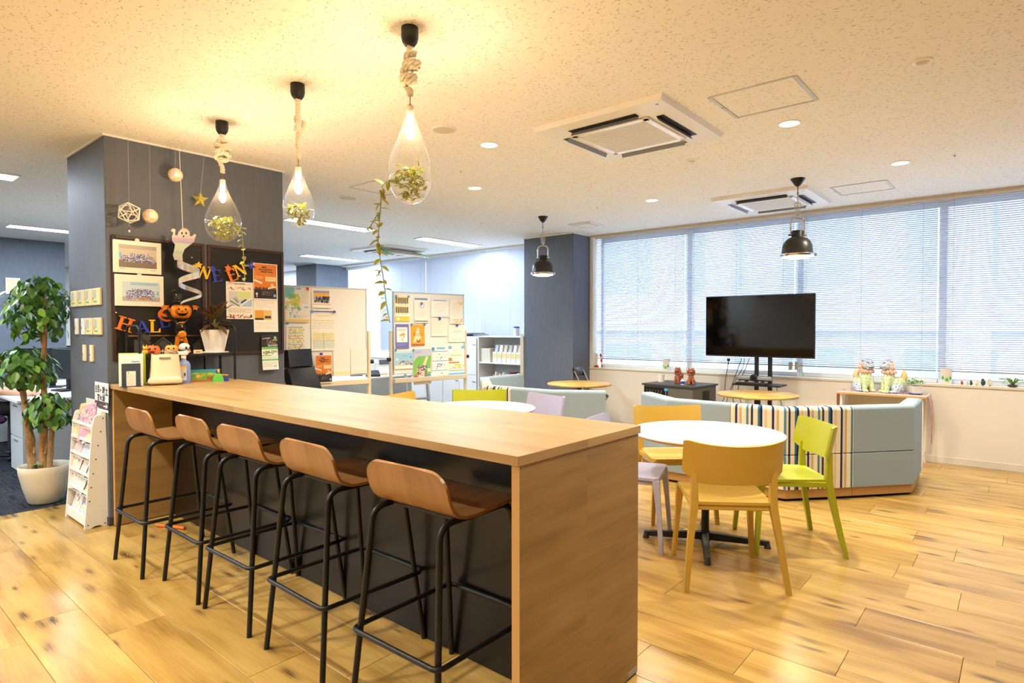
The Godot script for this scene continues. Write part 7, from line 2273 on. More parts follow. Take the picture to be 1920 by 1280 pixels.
# ---------------------------------------------------------------- person: one skin over joined bones
func sdf_mesh(bones: Array, cell: float, k: float) -> ArrayMesh:
	var lo := Vector3(1e9, 1e9, 1e9)
	var hi := -lo
	for b in bones:
		for e in 2:
			var r: float = b[2 + e] + cell * 2.5
			lo = lo.min(b[e] - Vector3(r, r, r))
			hi = hi.max(b[e] + Vector3(r, r, r))
	var nx := int((hi.x - lo.x) / cell) + 2
	var ny := int((hi.y - lo.y) / cell) + 2
	var nz := int((hi.z - lo.z) / cell) + 2
	var F := PackedFloat32Array()
	F.resize(nx * ny * nz)
	F.fill(1.0)
	for b in bones:
		var A: Vector3 = b[0]
		var B: Vector3 = b[1]
		var ra: float = b[2]
		var rb: float = b[3]
		var m := maxf(ra, rb) + cell * 2.5 + k
		var l := ((A.min(B) - Vector3(m, m, m) - lo) / cell).floor()
		var h := ((A.max(B) + Vector3(m, m, m) - lo) / cell).ceil()
		var AB := B - A
		var L2 := maxf(AB.length_squared(), 1e-9)
		for z in range(maxi(int(l.z), 0), mini(int(h.z), nz - 1) + 1):
			for y in range(maxi(int(l.y), 0), mini(int(h.y), ny - 1) + 1):
				for x in range(maxi(int(l.x), 0), mini(int(h.x), nx - 1) + 1):
					var p := lo + Vector3(x, y, z) * cell
					var t := clampf((p - A).dot(AB) / L2, 0.0, 1.0)
					var d := (p - A - AB * t).length() - lerpf(ra, rb, t)
					var i := (z * ny + y) * nx + x
					var f := F[i]
					var q := maxf(k - absf(f - d), 0.0) / k
					F[i] = minf(f, d) - q * q * k * 0.25
	var vid := {}
	var V := []
	var N := []
	for z in nz - 1:
		for y in ny - 1:
			for x in nx - 1:
				var i := (z * ny + y) * nx + x
				var c := [F[i], F[i + 1], F[i + nx], F[i + nx + 1], F[i + nx * ny], F[i + nx * ny + 1], F[i + nx * ny + nx], F[i + nx * ny + nx + 1]]
				var neg := 0
				for q in c:
					if q < 0: neg += 1
				if neg == 0 or neg == 8:
					continue
				var s := Vector3.ZERO
				var n := 0
				for e in [[0, 1], [2, 3], [4, 5], [6, 7], [0, 2], [1, 3], [4, 6], [5, 7], [0, 4], [1, 5], [2, 6], [3, 7]]:
					var fa: float = c[e[0]]
					var fb: float = c[e[1]]
					if (fa < 0) != (fb < 0):
						var t := fa / (fa - fb)
						var pa := Vector3(e[0] & 1, (e[0] >> 1) & 1, e[0] >> 2)
						var pb := Vector3(e[1] & 1, (e[1] >> 1) & 1, e[1] >> 2)
						s += pa.lerp(pb, t)
						n += 1
				vid[i] = V.size()
				V.append(lo + (Vector3(x, y, z) + s / n) * cell)
				N.append(Vector3(c[1] + c[3] + c[5] + c[7] - c[0] - c[2] - c[4] - c[6], c[2] + c[3] + c[6] + c[7] - c[0] - c[1] - c[4] - c[5], c[4] + c[5] + c[6] + c[7] - c[0] - c[1] - c[2] - c[3]).normalized())
	var mb := MB.new()
	var st := [1, nx, nx * ny]
	for i in vid.keys():
		for ax in 3:
			var j: int = i + st[ax]
			if j >= F.size() or (F[i] < 0) == (F[j] < 0):
				continue
			var u: int = st[(ax + 1) % 3]
			var w: int = st[(ax + 2) % 3]
			if vid.has(i - u) and vid.has(i - w) and vid.has(i - u - w):
				var q := [vid[i], vid[i - u], vid[i - u - w], vid[i - w]]
				mb.quads(V[q[0]], V[q[1]], V[q[2]], V[q[3]], N[q[0]], N[q[1]], N[q[2]], N[q[3]])
	return mb.done()

func build_person() -> void:
	var skin := mat("skin", rgb8(226, 176, 146), 0.5)
	var o := thing("person", "person in a navy polo shirt with forearms on the desk behind the ficus", "person", Vector3(-8.2, 0, -1.12))
	var P := func(x: float, y: float, z: float) -> Vector3: return Vector3(x, y, z)
	# skin: head, neck, arms
	var w1 := Vector3(0.64, 0.755, -0.34)
	var e1 := Vector3(0.28, 0.765, -0.16)
	var w2 := Vector3(-0.18, 0.755, -0.41)
	var e2 := Vector3(-0.34, 0.76, -0.16)
	var s1 := Vector3(0.19, 1.08, 0.0)
	var s2 := Vector3(-0.19, 1.08, 0.0)
	var b := [[Vector3(0, 1.12, -0.02), Vector3(0, 1.22, -0.05), 0.06, 0.058], [Vector3(0, 1.31, -0.07), Vector3(0, 1.38, -0.06), 0.088, 0.095], [Vector3(0, 1.27, -0.13), Vector3(0, 1.31, -0.12), 0.045, 0.055], [Vector3(0, 1.315, -0.17), Vector3(0, 1.30, -0.185), 0.013, 0.014], [Vector3(0.09, 1.33, -0.05), Vector3(0.098, 1.31, -0.05), 0.012, 0.012], [Vector3(-0.09, 1.33, -0.05), Vector3(-0.098, 1.31, -0.05), 0.012, 0.012],
		[s1, e1, 0.052, 0.043], [e1, w1, 0.044, 0.028], [s2, e2, 0.052, 0.043], [e2, w2, 0.044, 0.028]]
	for q in [[w1, (w1 - e1).normalized()], [w2, (w2 - e2).normalized()]]:
		var d: Vector3 = q[1]
		var sd := d.cross(Vector3.UP).normalized()
		b.append([q[0] + d * 0.02, q[0] + d * 0.075, 0.026, 0.030])
		b.append([q[0] + d * 0.05 + sd * 0.012, q[0] + d * 0.08 - sd * 0.014, 0.026, 0.026])
	part(o, "body", sdf_mesh(b, 0.014, 0.03), skin)
	var fg := []
	for q in [[w1, (w1 - e1).normalized(), 1.0], [w2, (w2 - e2).normalized(), -1.0]]:
		var d: Vector3 = q[1]
		var sd := d.cross(Vector3.UP).normalized()
		for k in 4:
			var off := sd * (0.030 - 0.020 * k)
			var ln: float = [0.062, 0.074, 0.070, 0.054][k]
			var r0: Vector3 = q[0] + d * 0.085 + off
			fg.append([r0, r0 + d * ln * 0.55 + Vector3(0, 0.006, 0), 0.010, 0.009])
			fg.append([r0 + d * ln * 0.55 + Vector3(0, 0.006, 0), r0 + d * ln + Vector3(0, -0.012, 0), 0.009, 0.0075])
		var tb: Vector3 = q[0] + d * 0.03 - sd * 0.026 * q[2]
		fg.append([tb, tb + d * 0.04 - sd * 0.03 * q[2], 0.012, 0.010])
		fg.append([tb + d * 0.04 - sd * 0.03 * q[2], tb + d * 0.07 - sd * 0.032 * q[2], 0.010, 0.008])
	for h in 2:
		part(o, "hand", sdf_mesh(fg.slice(h * 10, h * 10 + 10), 0.005, 0.004), skin)
	var shirt := [[Vector3(0, 0.56, 0.06), Vector3(0, 0.85, 0.04), 0.15, 0.15], [Vector3(-0.09, 0.95, 0.02), Vector3(0.09, 0.95, 0.02), 0.13, 0.13], [s2, s1, 0.075, 0.075], [s1, s1.lerp(e1, 0.5), 0.07, 0.062], [s2, s2.lerp(e2, 0.5), 0.07, 0.062]]
	part(o, "polo_shirt", sdf_mesh(shirt, 0.02, 0.06), mat("navy_shirt", rgb8(44, 54, 88), 0.8))
	var tr := [[Vector3(-0.09, 0.57, 0.06), Vector3(0.09, 0.57, 0.06), 0.10, 0.10], [Vector3(0.1, 0.56, 0.0), Vector3(0.12, 0.54, -0.38), 0.085, 0.06], [Vector3(-0.1, 0.56, 0.0), Vector3(-0.12, 0.54, -0.38), 0.085, 0.06], [Vector3(0.12, 0.54, -0.38), Vector3(0.12, 0.1, -0.36), 0.06, 0.045], [Vector3(-0.12, 0.54, -0.38), Vector3(-0.12, 0.1, -0.36), 0.06, 0.045]]
	part(o, "trousers", sdf_mesh(tr, 0.02, 0.05), M["dark_grey"])
	for s in [-1.0, 1.0]:
		part(o, "shoe", MB.new().ball(Vector3(s * 0.12, 0.05, -0.42), Vector3(0.045, 0.05, 0.12), 14, 8).done(), M["black"])
		part(o, "eye", MB.new().ball(Vector3(s * 0.034, 1.335, -0.148), Vector3(0.011, 0.008, 0.008), 10, 6).done(), M["black"])
	part(o, "mouth", MB.new().ball(Vector3(0, 1.263, -0.172), Vector3(0.022, 0.005, 0.006), 10, 6).done(), M["red"])
	part(o, "hair", MB.new().ball(Vector3(0, 1.39, -0.04), Vector3(0.105, 0.095, 0.115), 18, 12).done(), M["black"])

# ---------------------------------------------------------------- ficus
func build_ficus() -> void:
	var at := Vector3(-5.975, 0, -1.262)
	var o := thing("ficus_tree", "tall three-stemmed ficus with clipped leafy crowns in a cream pot", "plant", at)
	var dep := 4.82
	part(o, "pot", MB.new().lathe([Vector2(0, 0.0), Vector2(0.100, 0.0), Vector2(0.115, 0.015), Vector2(0.148, 0.13), Vector2(0.172, 0.245), Vector2(0.177, 0.295), Vector2(0.171, 0.302), Vector2(0.164, 0.295), Vector2(0.158, 0.255)], 40).done(), mat("pot_cream", rgb8(222, 212, 190), 0.4))
	part(o, "soil", MB.new().lathe([Vector2(0.162, 0.255), Vector2(0.08, 0.268), Vector2(0, 0.27)], 24).done(), M["soil"])
	var bark := mat("bark", rgb8(190, 152, 106), 0.85)
	var nt := NoiseTexture2D.new()
	nt.width = 128
	nt.height = 128
	nt.seamless = true
	nt.noise = fnl(77, 0.05, 3)
	var g := Gradient.new()
	g.set_color(0, Color(0.72, 0.68, 0.62))
	g.set_color(1, Color(1, 1, 1))
	nt.color_ramp = g
	tri_map(bark, nt, Vector3(9, 4, 9))
	var L := func(px: float, py: float, dd := 0.0) -> Vector3: return at_px(px, py, dep + dd) - at
	var stems := [
		[[[62, 882], [58, 850], [55, 815], [49, 775], [43, 735], [36, 705]], 0.034, 0.017],
		[[[82, 880], [80, 840], [83, 800], [85, 760], [80, 700], [84, 640], [84, 600]], 0.030, 0.014],
		[[[92, 878], [95, 845], [98, 800], [101, 775]], 0.024, 0.012],
		[[[64, 850], [64, 822], [57, 800]], 0.009, 0.006], [[[85, 850], [88, 825], [86, 805]], 0.009, 0.006], [[[82, 650], [77, 630], [76, 600]], 0.012, 0.008]]
	for s in stems:
		var pts := []
		var i := 0
		for q in s[0]:
			pts.append(L.call(q[0], q[1], 0.03 * sin(i * 2.0)))
			i += 1
		if s[1] > 0.02: pts[0].y = 0.255
		var path := smooth_path(pts, 5)
		var rr := []
		for k in path.size():
			rr.append(lerpf(s[1], s[2], float(k) / path.size()) * (1.0 + 0.08 * sin(k * 1.7)))
		part(o, "stem", MB.new().tube(path, rr, 10).done(), bark)
	var greens := []
	for k in 4:
		var m := mat("ficus_leaf_%d" % k, [rgb8(70, 116, 44), rgb8(96, 146, 54), rgb8(126, 172, 76), rgb8(56, 96, 46)][k], 0.36)
		m.backlight_enabled = true
		m.backlight = Color(0.12, 0.2, 0.06)
		greens.append(m)
	var meshes := [leaf_mesh(0.078, 0.052, 0.18, 0.22), leaf_mesh(0.066, 0.046, 0.22, 0.35), leaf_mesh(0.088, 0.054, 0.15, 0.15)]
	var crowns := [[Vector2(74, 578), Vector3(0.255, 0.285, 0.23), 130], [Vector2(44, 688), Vector3(0.23, 0.18, 0.21), 95], [Vector2(92, 768), Vector3(0.20, 0.15, 0.16), 75]]
	var inner := MB.new()
	for c in crowns:
		var ce: Vector3 = L.call(c[0].x, c[0].y)
		var R: Vector3 = c[1]
		for i in c[2]:
			# spread evenly over the outside of the crown, leaves lying like tiles and drooping
			var f: float = (i + 0.5) / float(c[2])
			var yy: float = 1.0 - 1.75 * f
			var a: float = i * 2.399963 + rng.randf_range(-0.2, 0.2)
			var rad := sqrt(maxf(1.0 - yy * yy, 0.02))
			var dir := Vector3(cos(a) * rad, yy, sin(a) * rad)
			var p := ce + dir * R * rng.randf_range(0.78, 1.02)
			if p.x + at.x > -5.83 and p.z + at.z < -1.34: p.z = -1.33 - at.z
			var down := (Vector3(0, -1.0, 0) + dir * rng.randf_range(0.25, 0.9) + Vector3(rng.randf_range(-0.5, 0.5), 0, rng.randf_range(-0.5, 0.5))).normalized()
			var lf := part(o, "leaf", meshes[rng.randi() % 3], greens[[0, 1, 1, 2, 3, 0][rng.randi() % 6]], p, along(down, dir + Vector3(rng.randf_range(-0.4, 0.4), 0.3, rng.randf_range(-0.4, 0.4))))
		for i in int(c[2] * 1.8):
			var dir := Vector3(rng.randfn(), rng.randfn(), rng.randfn()).normalized()
			var p := ce + dir * R * rng.randf_range(0.4, 0.93)
			if p.x + at.x > -5.86 and p.z + at.z < -1.3: p.x -= 0.15
			var down := (Vector3(0, -0.8, 0) + Vector3(rng.randf_range(-1, 1), 0, rng.randf_range(-1, 1))).normalized()
			leaf(inner, Transform3D(along(down, dir), p), 0.08, 0.052)
		for i in 5:
			var a := TAU * i / 5.0
			part(o, "twig", MB.new().tube([ce + Vector3(0, -R.y * 0.7, 0), ce + Vector3(cos(a) * R.x * 0.5, 0, sin(a) * R.z * 0.5), ce + Vector3(cos(a) * R.x * 0.8, R.y * 0.4, sin(a) * R.z * 0.8)], [0.008, 0.005, 0.003], 6).done(), bark)
	var io := part(o, "inner_leaves", inner.done(), greens[0])
	io.set_meta("kind", "stuff")
	# small weed at the foot
	for i in 5:
		var a := TAU * i / 5.0
		part(o, "leaf", meshes[1], greens[1], L.call(74, 876) + Vector3(0, 0.02, 0), along(Vector3(cos(a), 0.4, sin(a))))

# ---------------------------------------------------------------- television corner and window sill
func build_tv() -> void:
	var z := -7.15
	var o := thing("television_stand", "black two-post television stand with a small shelf", "stand", Vector3(-2.29, 0, -7.2))
	for s in [-1.0, 1.0]:
		part(o, "post", MB.new().box(Vector3(s * 0.075, 0.85, 0), Vector3(0.045, 1.66, 0.03), 0.003).done(), M["steel_black"])
	part(o, "shelf", MB.new().box(Vector3(0.0, 0.742, 0.14), Vector3(0.52, 0.018, 0.28), 0.003).done(), M["black"])
	part(o, "mount_plate", MB.new().box(Vector3(0, 1.42, 0.005), Vector3(0.4, 0.24, 0.012)).done(), M["black"])
	part(o, "base", MB.new().box(Vector3(0, 0.035, 0.05), Vector3(0.8, 0.03, 0.5), 0.006).done(), M["steel_black"])
	for q in [[-1, -1], [1, -1], [1, 1], [-1, 1]]:
		part(o, "caster", MB.new().bar(Vector3(q[0] * 0.36 - 0.01, 0.0225, 0.05 + q[1] * 0.2), Vector3(q[0] * 0.36 + 0.01, 0.0225, 0.05 + q[1] * 0.2), 0.0225, 12).done(), M["black"])
	var t := thing("television", "large black flat television in front of the blinds", "television", Vector3(-2.345, 1.407, z))
	part(t, "housing", MB.new().box(Vector3(0, 0, -0.012), Vector3(1.225, 0.715, 0.030), 0.004).done(), M["black"])
	part(t, "screen", MB.new().box(Vector3(0, 0.004, 0.0035), Vector3(1.205, 0.69, 0.002)).done(), mat("tv_screen", Color(0.012, 0.014, 0.018), 0.06))
	part(t, "bottom_trim", MB.new().box(Vector3(0, -0.352, 0.004), Vector3(1.22, 0.006, 0.004)).done(), M["dark_metal"])
	part(t, "rear_box", MB.new().box(Vector3(0, -0.12, -0.026), Vector3(0.7, 0.4, 0.012), 0.003).done(), M["black"])
	var c := thing("meeting_camera", "grey video meeting bar with a round camera eye on the stand's shelf", "camera", Vector3(-2.33, 0.751, -7.02))
	part(c, "bar", MB.new().box(Vector3(0, 0.062, 0), Vector3(0.40, 0.058, 0.05), 0.022).done(), M["grey"])
	part(c, "lens_ring", MB.new().bar(Vector3(0, 0.07, 0.0), Vector3(0, 0.07, 0.038), 0.040, 24).done(), M["black"])
	part(c, "lens", MB.new().bar(Vector3(0, 0.07, 0.03), Vector3(0, 0.07, 0.041), 0.022, 18).done(), M["black_gloss"])
	for s in [-1.0, 1.0]:
		part(c, "foot", MB.new().box(Vector3(s * 0.09, 0.016, 0), Vector3(0.03, 0.032, 0.04), 0.004).done(), M["black"])
	var k := thing("keyboard", "black keyboard on the television stand's shelf", "keyboard", Vector3(-2.34, 0.751, -6.96))
	part(k, "body", MB.new().box(Vector3(0, 0.008, 0), Vector3(0.34, 0.016, 0.09), 0.003).done(), M["black"])
	var kc := MB.new().box(Vector3.ZERO, Vector3(0.018, 0.005, 0.015)).done()
	for r in 4:
		for q in 14:
			part(k, "key", kc, M["dark_grey"], Vector3(-0.155 + q * 0.0238, 0.018, -0.03 + r * 0.02))
	# cables
	var cs := [[[1366, 672], [1364, 690], [1360, 715], [1358, 745], [1354, 760]], [[1391, 672], [1384, 690], [1376, 712], [1368, 735], [1362, 760]], [[1396, 672], [1392, 690], [1378, 715], [1372, 735], [1376, 760]], [[1405, 672], [1396, 695], [1386, 716], [1384, 740], [1390, 760]], [[1455, 722], [1458, 735], [1462, 748], [1466, 765]]]
	var i := 0
	for s in cs:
		var pts := []
		for q in s: pts.append(on_z(q[0], q[1], -7.19))
		pts.append(Vector3(pts[pts.size() - 1].x, 0.02, -7.22))
		solo("cable", MB.new().tube(smooth_path(pts, 5), 0.004 if i < 4 else 0.003, 6).done(), M["black"], "black cable hanging below the television", "cable", Vector3.ZERO, Basis.IDENTITY, "television cables")
		i += 1
	var pg := on_z(1366, 674, -7.17)
	solo("plug_adapter", MB.new().box(Vector3(0, 0, 0), Vector3(0.034, 0.03, 0.02), 0.004).bar(Vector3(0, -0.012, 0), Vector3(0, -0.06, 0), 0.006, 8).done(), M["black"], "black cable plug at the television's lower edge", "plug", pg)

func lion_dog(label: String, at: Vector3, s: float, turn: float, mats: Array, group: String) -> void:
	# seated lion dog: haunches, chest, front legs, maned head, flame tail
	var o := thing("lion_dog", label, "figurine", at, turn, group)
	var b := MB.new()
	b.ball(Vector3(0, 0.13, -0.10) * s, Vector3(0.105, 0.125, 0.13) * s, 18, 12)
	b.ball(Vector3(0, 0.22, 0.02) * s, Vector3(0.085, 0.17, 0.085) * s, 18, 12)
	part(o, "body", b.done(), mats[0])
	for sx in [-1.0, 1.0]:
		part(o, "haunch", MB.new().ball(Vector3(sx * 0.09, 0.075, -0.07) * s, Vector3(0.05, 0.08, 0.10) * s, 14, 10).ball(Vector3(sx * 0.1, 0.025, 0.0) * s, Vector3(0.04, 0.025, 0.055) * s, 12, 8).done(), mats[1])
		part(o, "front_leg", MB.new().tube([Vector3(sx * 0.055, 0.24, 0.05) * s, Vector3(sx * 0.06, 0.12, 0.07) * s, Vector3(sx * 0.062, 0.02, 0.075) * s], [0.045 * s, 0.038 * s, 0.035 * s], 12).ball(Vector3(sx * 0.062, 0.022, 0.095) * s, Vector3(0.042, 0.024, 0.055) * s, 12, 8).done(), mats[0])
	var mane := MB.new()
	for k in 12:
		var a := TAU * k / 12
		mane.ball(Vector3(cos(a) * 0.105, 0.40 + sin(a) * 0.09, 0.02) * s, Vector3(0.036, 0.036, 0.034) * s, 10, 8)
	for k in 9:
		var a := TAU * k / 9
		mane.ball(Vector3(cos(a) * 0.095, 0.325, 0.02 + sin(a) * 0.08) * s, Vector3(0.034, 0.03, 0.03) * s, 10, 8)
	part(o, "mane", mane.done(), mats[2])
	var hd := MB.new()
	hd.ball(Vector3(0, 0.44, 0.04) * s, Vector3(0.095, 0.085, 0.085) * s, 18, 12)
	hd.ball(Vector3(0, 0.415, 0.115) * s, Vector3(0.058, 0.036, 0.045) * s, 14, 10)
	hd.ball(Vector3(0, 0.375, 0.10) * s, Vector3(0.048, 0.018, 0.04) * s, 12, 8)
	for sx in [-1.0, 1.0]:
		hd.lathe([Vector2(0.028, 0), Vector2(0.0, 0.06)], 10, Vector3(sx * 0.075, 0.50, 0.02) * s, Vector3.ONE * s * 1.0)
		hd.ball(Vector3(sx * 0.04, 0.475, 0.105) * s, Vector3(0.022, 0.018, 0.018) * s, 10, 8)
	part(o, "head", hd.done(), mats[3])
	part(o, "mouth", MB.new().ball(Vector3(0, 0.393, 0.135) * s, Vector3(0.045, 0.007, 0.025) * s, 12, 6).done(), M["dark_grey"])
	for sx in [-1.0, 1.0]:
		part(o, "eye", MB.new().ball(Vector3(sx * 0.042, 0.475, 0.121) * s, Vector3(0.008, 0.008, 0.006) * s, 8, 6).done(), M["black"])
	part(o, "tail", MB.new().lathe([Vector2(0, 0), Vector2(0.035, 0.02), Vector2(0.05, 0.08), Vector2(0.04, 0.14), Vector2(0.0, 0.21)], 14, Vector3(0, 0.16, -0.20) * s, Vector3.ONE * s).done(), mats[4])

func mosaic(called: String, base: Color, dots: Array) -> StandardMaterial3D:
	var p := Paint.new(128, 128, base)
	p.rr.seed = called.hash()
	p.speck(0, 0, 1, 1, 700, dots, 7)
	var m := mat(called, Color(1, 1, 1), 0.3)
	tri_map(m, ImageTexture.create_from_image(p.im), Vector3(7, 7, 7))
	return m

func build_window_side() -> void:
	# dark cabinet
	var cab := thing("dark_cabinet", "dark grey low cabinet with a glass door near the television", "cabinet", Vector3(-3.25, 0, -7.06), deg_to_rad(-5))
	var cm := mat("cabinet_grey", rgb8(92, 88, 82), 0.5)
	part(cab, "body", MB.new().box(Vector3(0, 0.34, 0), Vector3(0.68, 0.68, 0.55), 0.004).done(), cm)
	part(cab, "top", MB.new().box(Vector3(0, 0.69, 0), Vector3(0.72, 0.022, 0.59), 0.003).done(), M["dark_grey"])
	var gd := part(cab, "glass_door", MB.new().box(Vector3(-0.17, 0.36, 0.279), Vector3(0.32, 0.60, 0.008), 0.002).done(), M["dark_metal"])
	part(gd, "handle", MB.new().bar(Vector3(-0.02, 0.55, 0.29), Vector3(-0.02, 0.62, 0.29), 0.006, 8).done(), M["chrome"])
	for k in 6:
		part(gd, "coat_hook", MB.new().tube([Vector3(-0.28 + k * 0.04, 0.63, 0.287), Vector3(-0.29 + k * 0.04, 0.58, 0.295), Vector3(-0.26 + k * 0.04, 0.54, 0.29)], 0.003, 5).done(), M["chrome"])
	part(cab, "door", MB.new().box(Vector3(0.17, 0.36, 0.279), Vector3(0.32, 0.60, 0.008), 0.002).done(), cm)
	part(cab, "blue_tag", MB.new().box(Vector3(-0.02, 0.64, 0.285), Vector3(0.05, 0.03, 0.002)).done(), M["sky_blue"])
	part(cab, "cable_port", MB.new().box(Vector3(0.341, 0.52, -0.02), Vector3(0.006, 0.22, 0.16)).done(), M["black"])
	solo("power_cable", MB.new().tube(smooth_path([Vector3(-2.90, 0.53, -7.08), Vector3(-2.82, 0.50, -7.10), Vector3(-2.76, 0.40, -7.12), Vector3(-2.74, 0.2, -7.15), Vector3(-2.70, 0.02, -7.2)], 6), 0.004, 6).done(), M["black"], "black power cable leaving the dark cabinet's side", "cable")
	var terra := mat("terracotta", rgb8(158, 92, 66), 0.75)
	var tm := [terra, terra, terra, terra, terra]
	lion_dog("brown terracotta lion dog with closed mouth beside the white cup", Vector3(-3.27, 0.701, -7.06), 0.37, deg_to_rad(-15), tm, "terracotta lion dogs")
	lion_dog("brown terracotta lion dog nearer the television on the dark cabinet", Vector3(-3.09, 0.701, -7.03), 0.37, deg_to_rad(25), tm, "terracotta lion dogs")
	var cp := thing("white_cup", "white cup holding sticks on the dark cabinet", "cup", Vector3(-3.52, 0.701, -7.10))
	part(cp, "cup", MB.new().lathe([Vector2(0, 0), Vector2(0.036, 0), Vector2(0.044, 0.10), Vector2(0.041, 0.10), Vector2(0.034, 0.006), Vector2(0, 0.006)], 20).done(), M["white"])
	for k in 6:
		part(cp, "stick", MB.new().bar(Vector3(0.01 * (k - 2.5), 0.01, 0.004 * (k % 3)), Vector3(0.014 * (k - 2.5), 0.145 + 0.01 * (k % 2), 0.006 * (k % 3)), 0.002, 5).done(), M["off_white"])
	var sb := thing("sanitizer_bottle", "tiny blue labelled bottle in front of the terracotta lion dogs", "bottle", Vector3(-3.14, 0.701, -6.90))
	part(sb, "bottle", MB.new().lathe([Vector2(0, 0), Vector2(0.024, 0), Vector2(0.024, 0.05), Vector2(0.01, 0.06), Vector2(0.01, 0.075), Vector2(0, 0.075)], 14).done(), M["white"])
	part(sb, "label", MB.new().lathe([Vector2(0.0245, 0.01), Vector2(0.0245, 0.042)], 14).done(), M["blue"])
	# white folding table with cloth and colourful lion dogs
	var ft := thing("folding_table", "white narrow folding table against the window wall", "table", Vector3(-1.12, 0, -7.34))
	part(ft, "table_top", MB.new().box(Vector3(0, 0.698, 0), Vector3(0.80, 0.022, 0.36), 0.003).done(), M["white"])
	part(ft, "front_edge", MB.new().box(Vector3(0, 0.697, 0.181), Vector3(0.80, 0.02, 0.003)).done(), M["ply_edge"])
	for sx in [-1.0, 1.0]:
		for sz in [-1.0, 1.0]:
			part(ft, "leg", MB.new().bar(Vector3(sx * 0.36, 0.69, sz * 0.14), Vector3(sx * 0.36, 0.0, sz * 0.14), 0.013, 10).done(), M["white"])
		part(ft, "leg_brace", MB.new().bar(Vector3(sx * 0.36, 0.12, -0.14), Vector3(sx * 0.36, 0.12, 0.14), 0.010, 8).done(), M["white"])
	part(ft, "rear_apron", MB.new().box(Vector3(0, 0.58, -0.15), Vector3(0.7, 0.2, 0.01)).done(), M["off_white"])
	var cl := Paint.new(128, 64, rgb8(226, 190, 186))
	cl.speck(0, 0, 1, 1, 700, [rgb8(200, 70, 80), rgb8(240, 220, 214), rgb8(150, 40, 60), rgb8(236, 200, 200)], 5)
	var clm := mat("runner_cloth", Color(1, 1, 1), 0.9)
	tri_map(clm, ImageTexture.create_from_image(cl.im), Vector3(5, 5, 5))
	var ru := thing("table_runner", "red patterned cloth runner over the folding table, both ends hanging", "cloth", Vector3(-1.12, 0, -7.34))
	var rn := func(s: float, q: float) -> Vector3:
		var x := lerpf(-0.62, 0.88, s)
		var y := 0.7105
		var z := lerpf(-0.10, 0.12, q)
		if x > 0.405:
			var d := x - 0.405
			y -= minf(d, 0.475)
			z = lerpf(z, z * 0.35 - 0.02, smoothstep(0.0, 0.47, d)) + 0.012 * sin(q * 14.0) * smoothstep(0.0, 0.2, d)
			y -= 0.06 * (0.5 - absf(q - 0.5)) * smoothstep(0.3, 0.47, d)
			x = 0.407 + 0.02 * smoothstep(0.0, 0.1, d)
		elif x < -0.405:
			y -= (-0.405 - x)
			x = -0.409
		return Vector3(x, y, z)
	part(ru, "cloth", MB.new().shell(48, 16, rn, 0.0015).done(), clm)
	var blue_m := mosaic("mosaic_blue", rgb8(226, 232, 240), [rgb8(70, 100, 180), rgb8(130, 160, 210), rgb8(250, 250, 250), rgb8(90, 130, 160)])
	var green_m := mosaic("mosaic_green", rgb8(232, 238, 206), [rgb8(160, 200, 90), rgb8(200, 220, 140), rgb8(250, 250, 240), rgb8(130, 180, 110)])
	var red_m := mosaic("mosaic_red", rgb8(244, 206, 186), [rgb8(220, 90, 70), rgb8(236, 150, 120), rgb8(250, 236, 220)])
	var gold_m := mat("mosaic_gold", rgb8(240, 208, 140), 0.4)
	var mm := [green_m, blue_m, red_m, blue_m, gold_m]
	lion_dog("colourful mosaic lion dog with a bright blue head, its tail toward the television", Vector3(-1.28, 0.712, -7.32), 0.66, deg_to_rad(48), mm, "mosaic lion dogs")
	lion_dog("colourful mosaic lion dog with open mouth, next to the small potted herb", Vector3(-1.05, 0.712, -7.32), 0.66, deg_to_rad(-58), mm, "mosaic lion dogs")
	var hp := thing("potted_herb", "small green herb in a square white pot on a blue saucer", "plant", Vector3(-0.83, 0.712, -7.33))
	var pf := MB.new()
	pot_frustum(pf, 0.040, 0.046, 0.010, 0.085)
	part(hp, "pot", pf.done(), M["white"], Vector3.ZERO, yaw(30))
	part(hp, "saucer", MB.new().lathe([Vector2(0, 0), Vector2(0.055, 0), Vector2(0.066, 0.010), Vector2(0.06, 0.010), Vector2(0.05, 0.004), Vector2(0, 0.004)], 24).done(), M["blue"])
	part(hp, "soil", MB.new().box(Vector3(0, 0.078, 0), Vector3(0.075, 0.008, 0.075), 0.0, yaw(30)).done(), M["soil"])
	var fm := MB.new()
	for k in 90:
		var a := rng.randf() * TAU
		var rr := sqrt(rng.randf()) * 0.085
		leaf(fm, Transform3D(along(Vector3(rng.randf_range(-1, 1), rng.randf_range(0.0, 1), rng.randf_range(-1, 1))), Vector3(cos(a) * rr, 0.10 + rng.randf() * 0.07 * (1.0 - rr / 0.12), sin(a) * rr)), 0.026, 0.016)
	var fo := part(hp, "foliage", fm.done(), mat("herb_green", rgb8(104, 176, 70), 0.5))
	fo.set_meta("kind", "stuff")
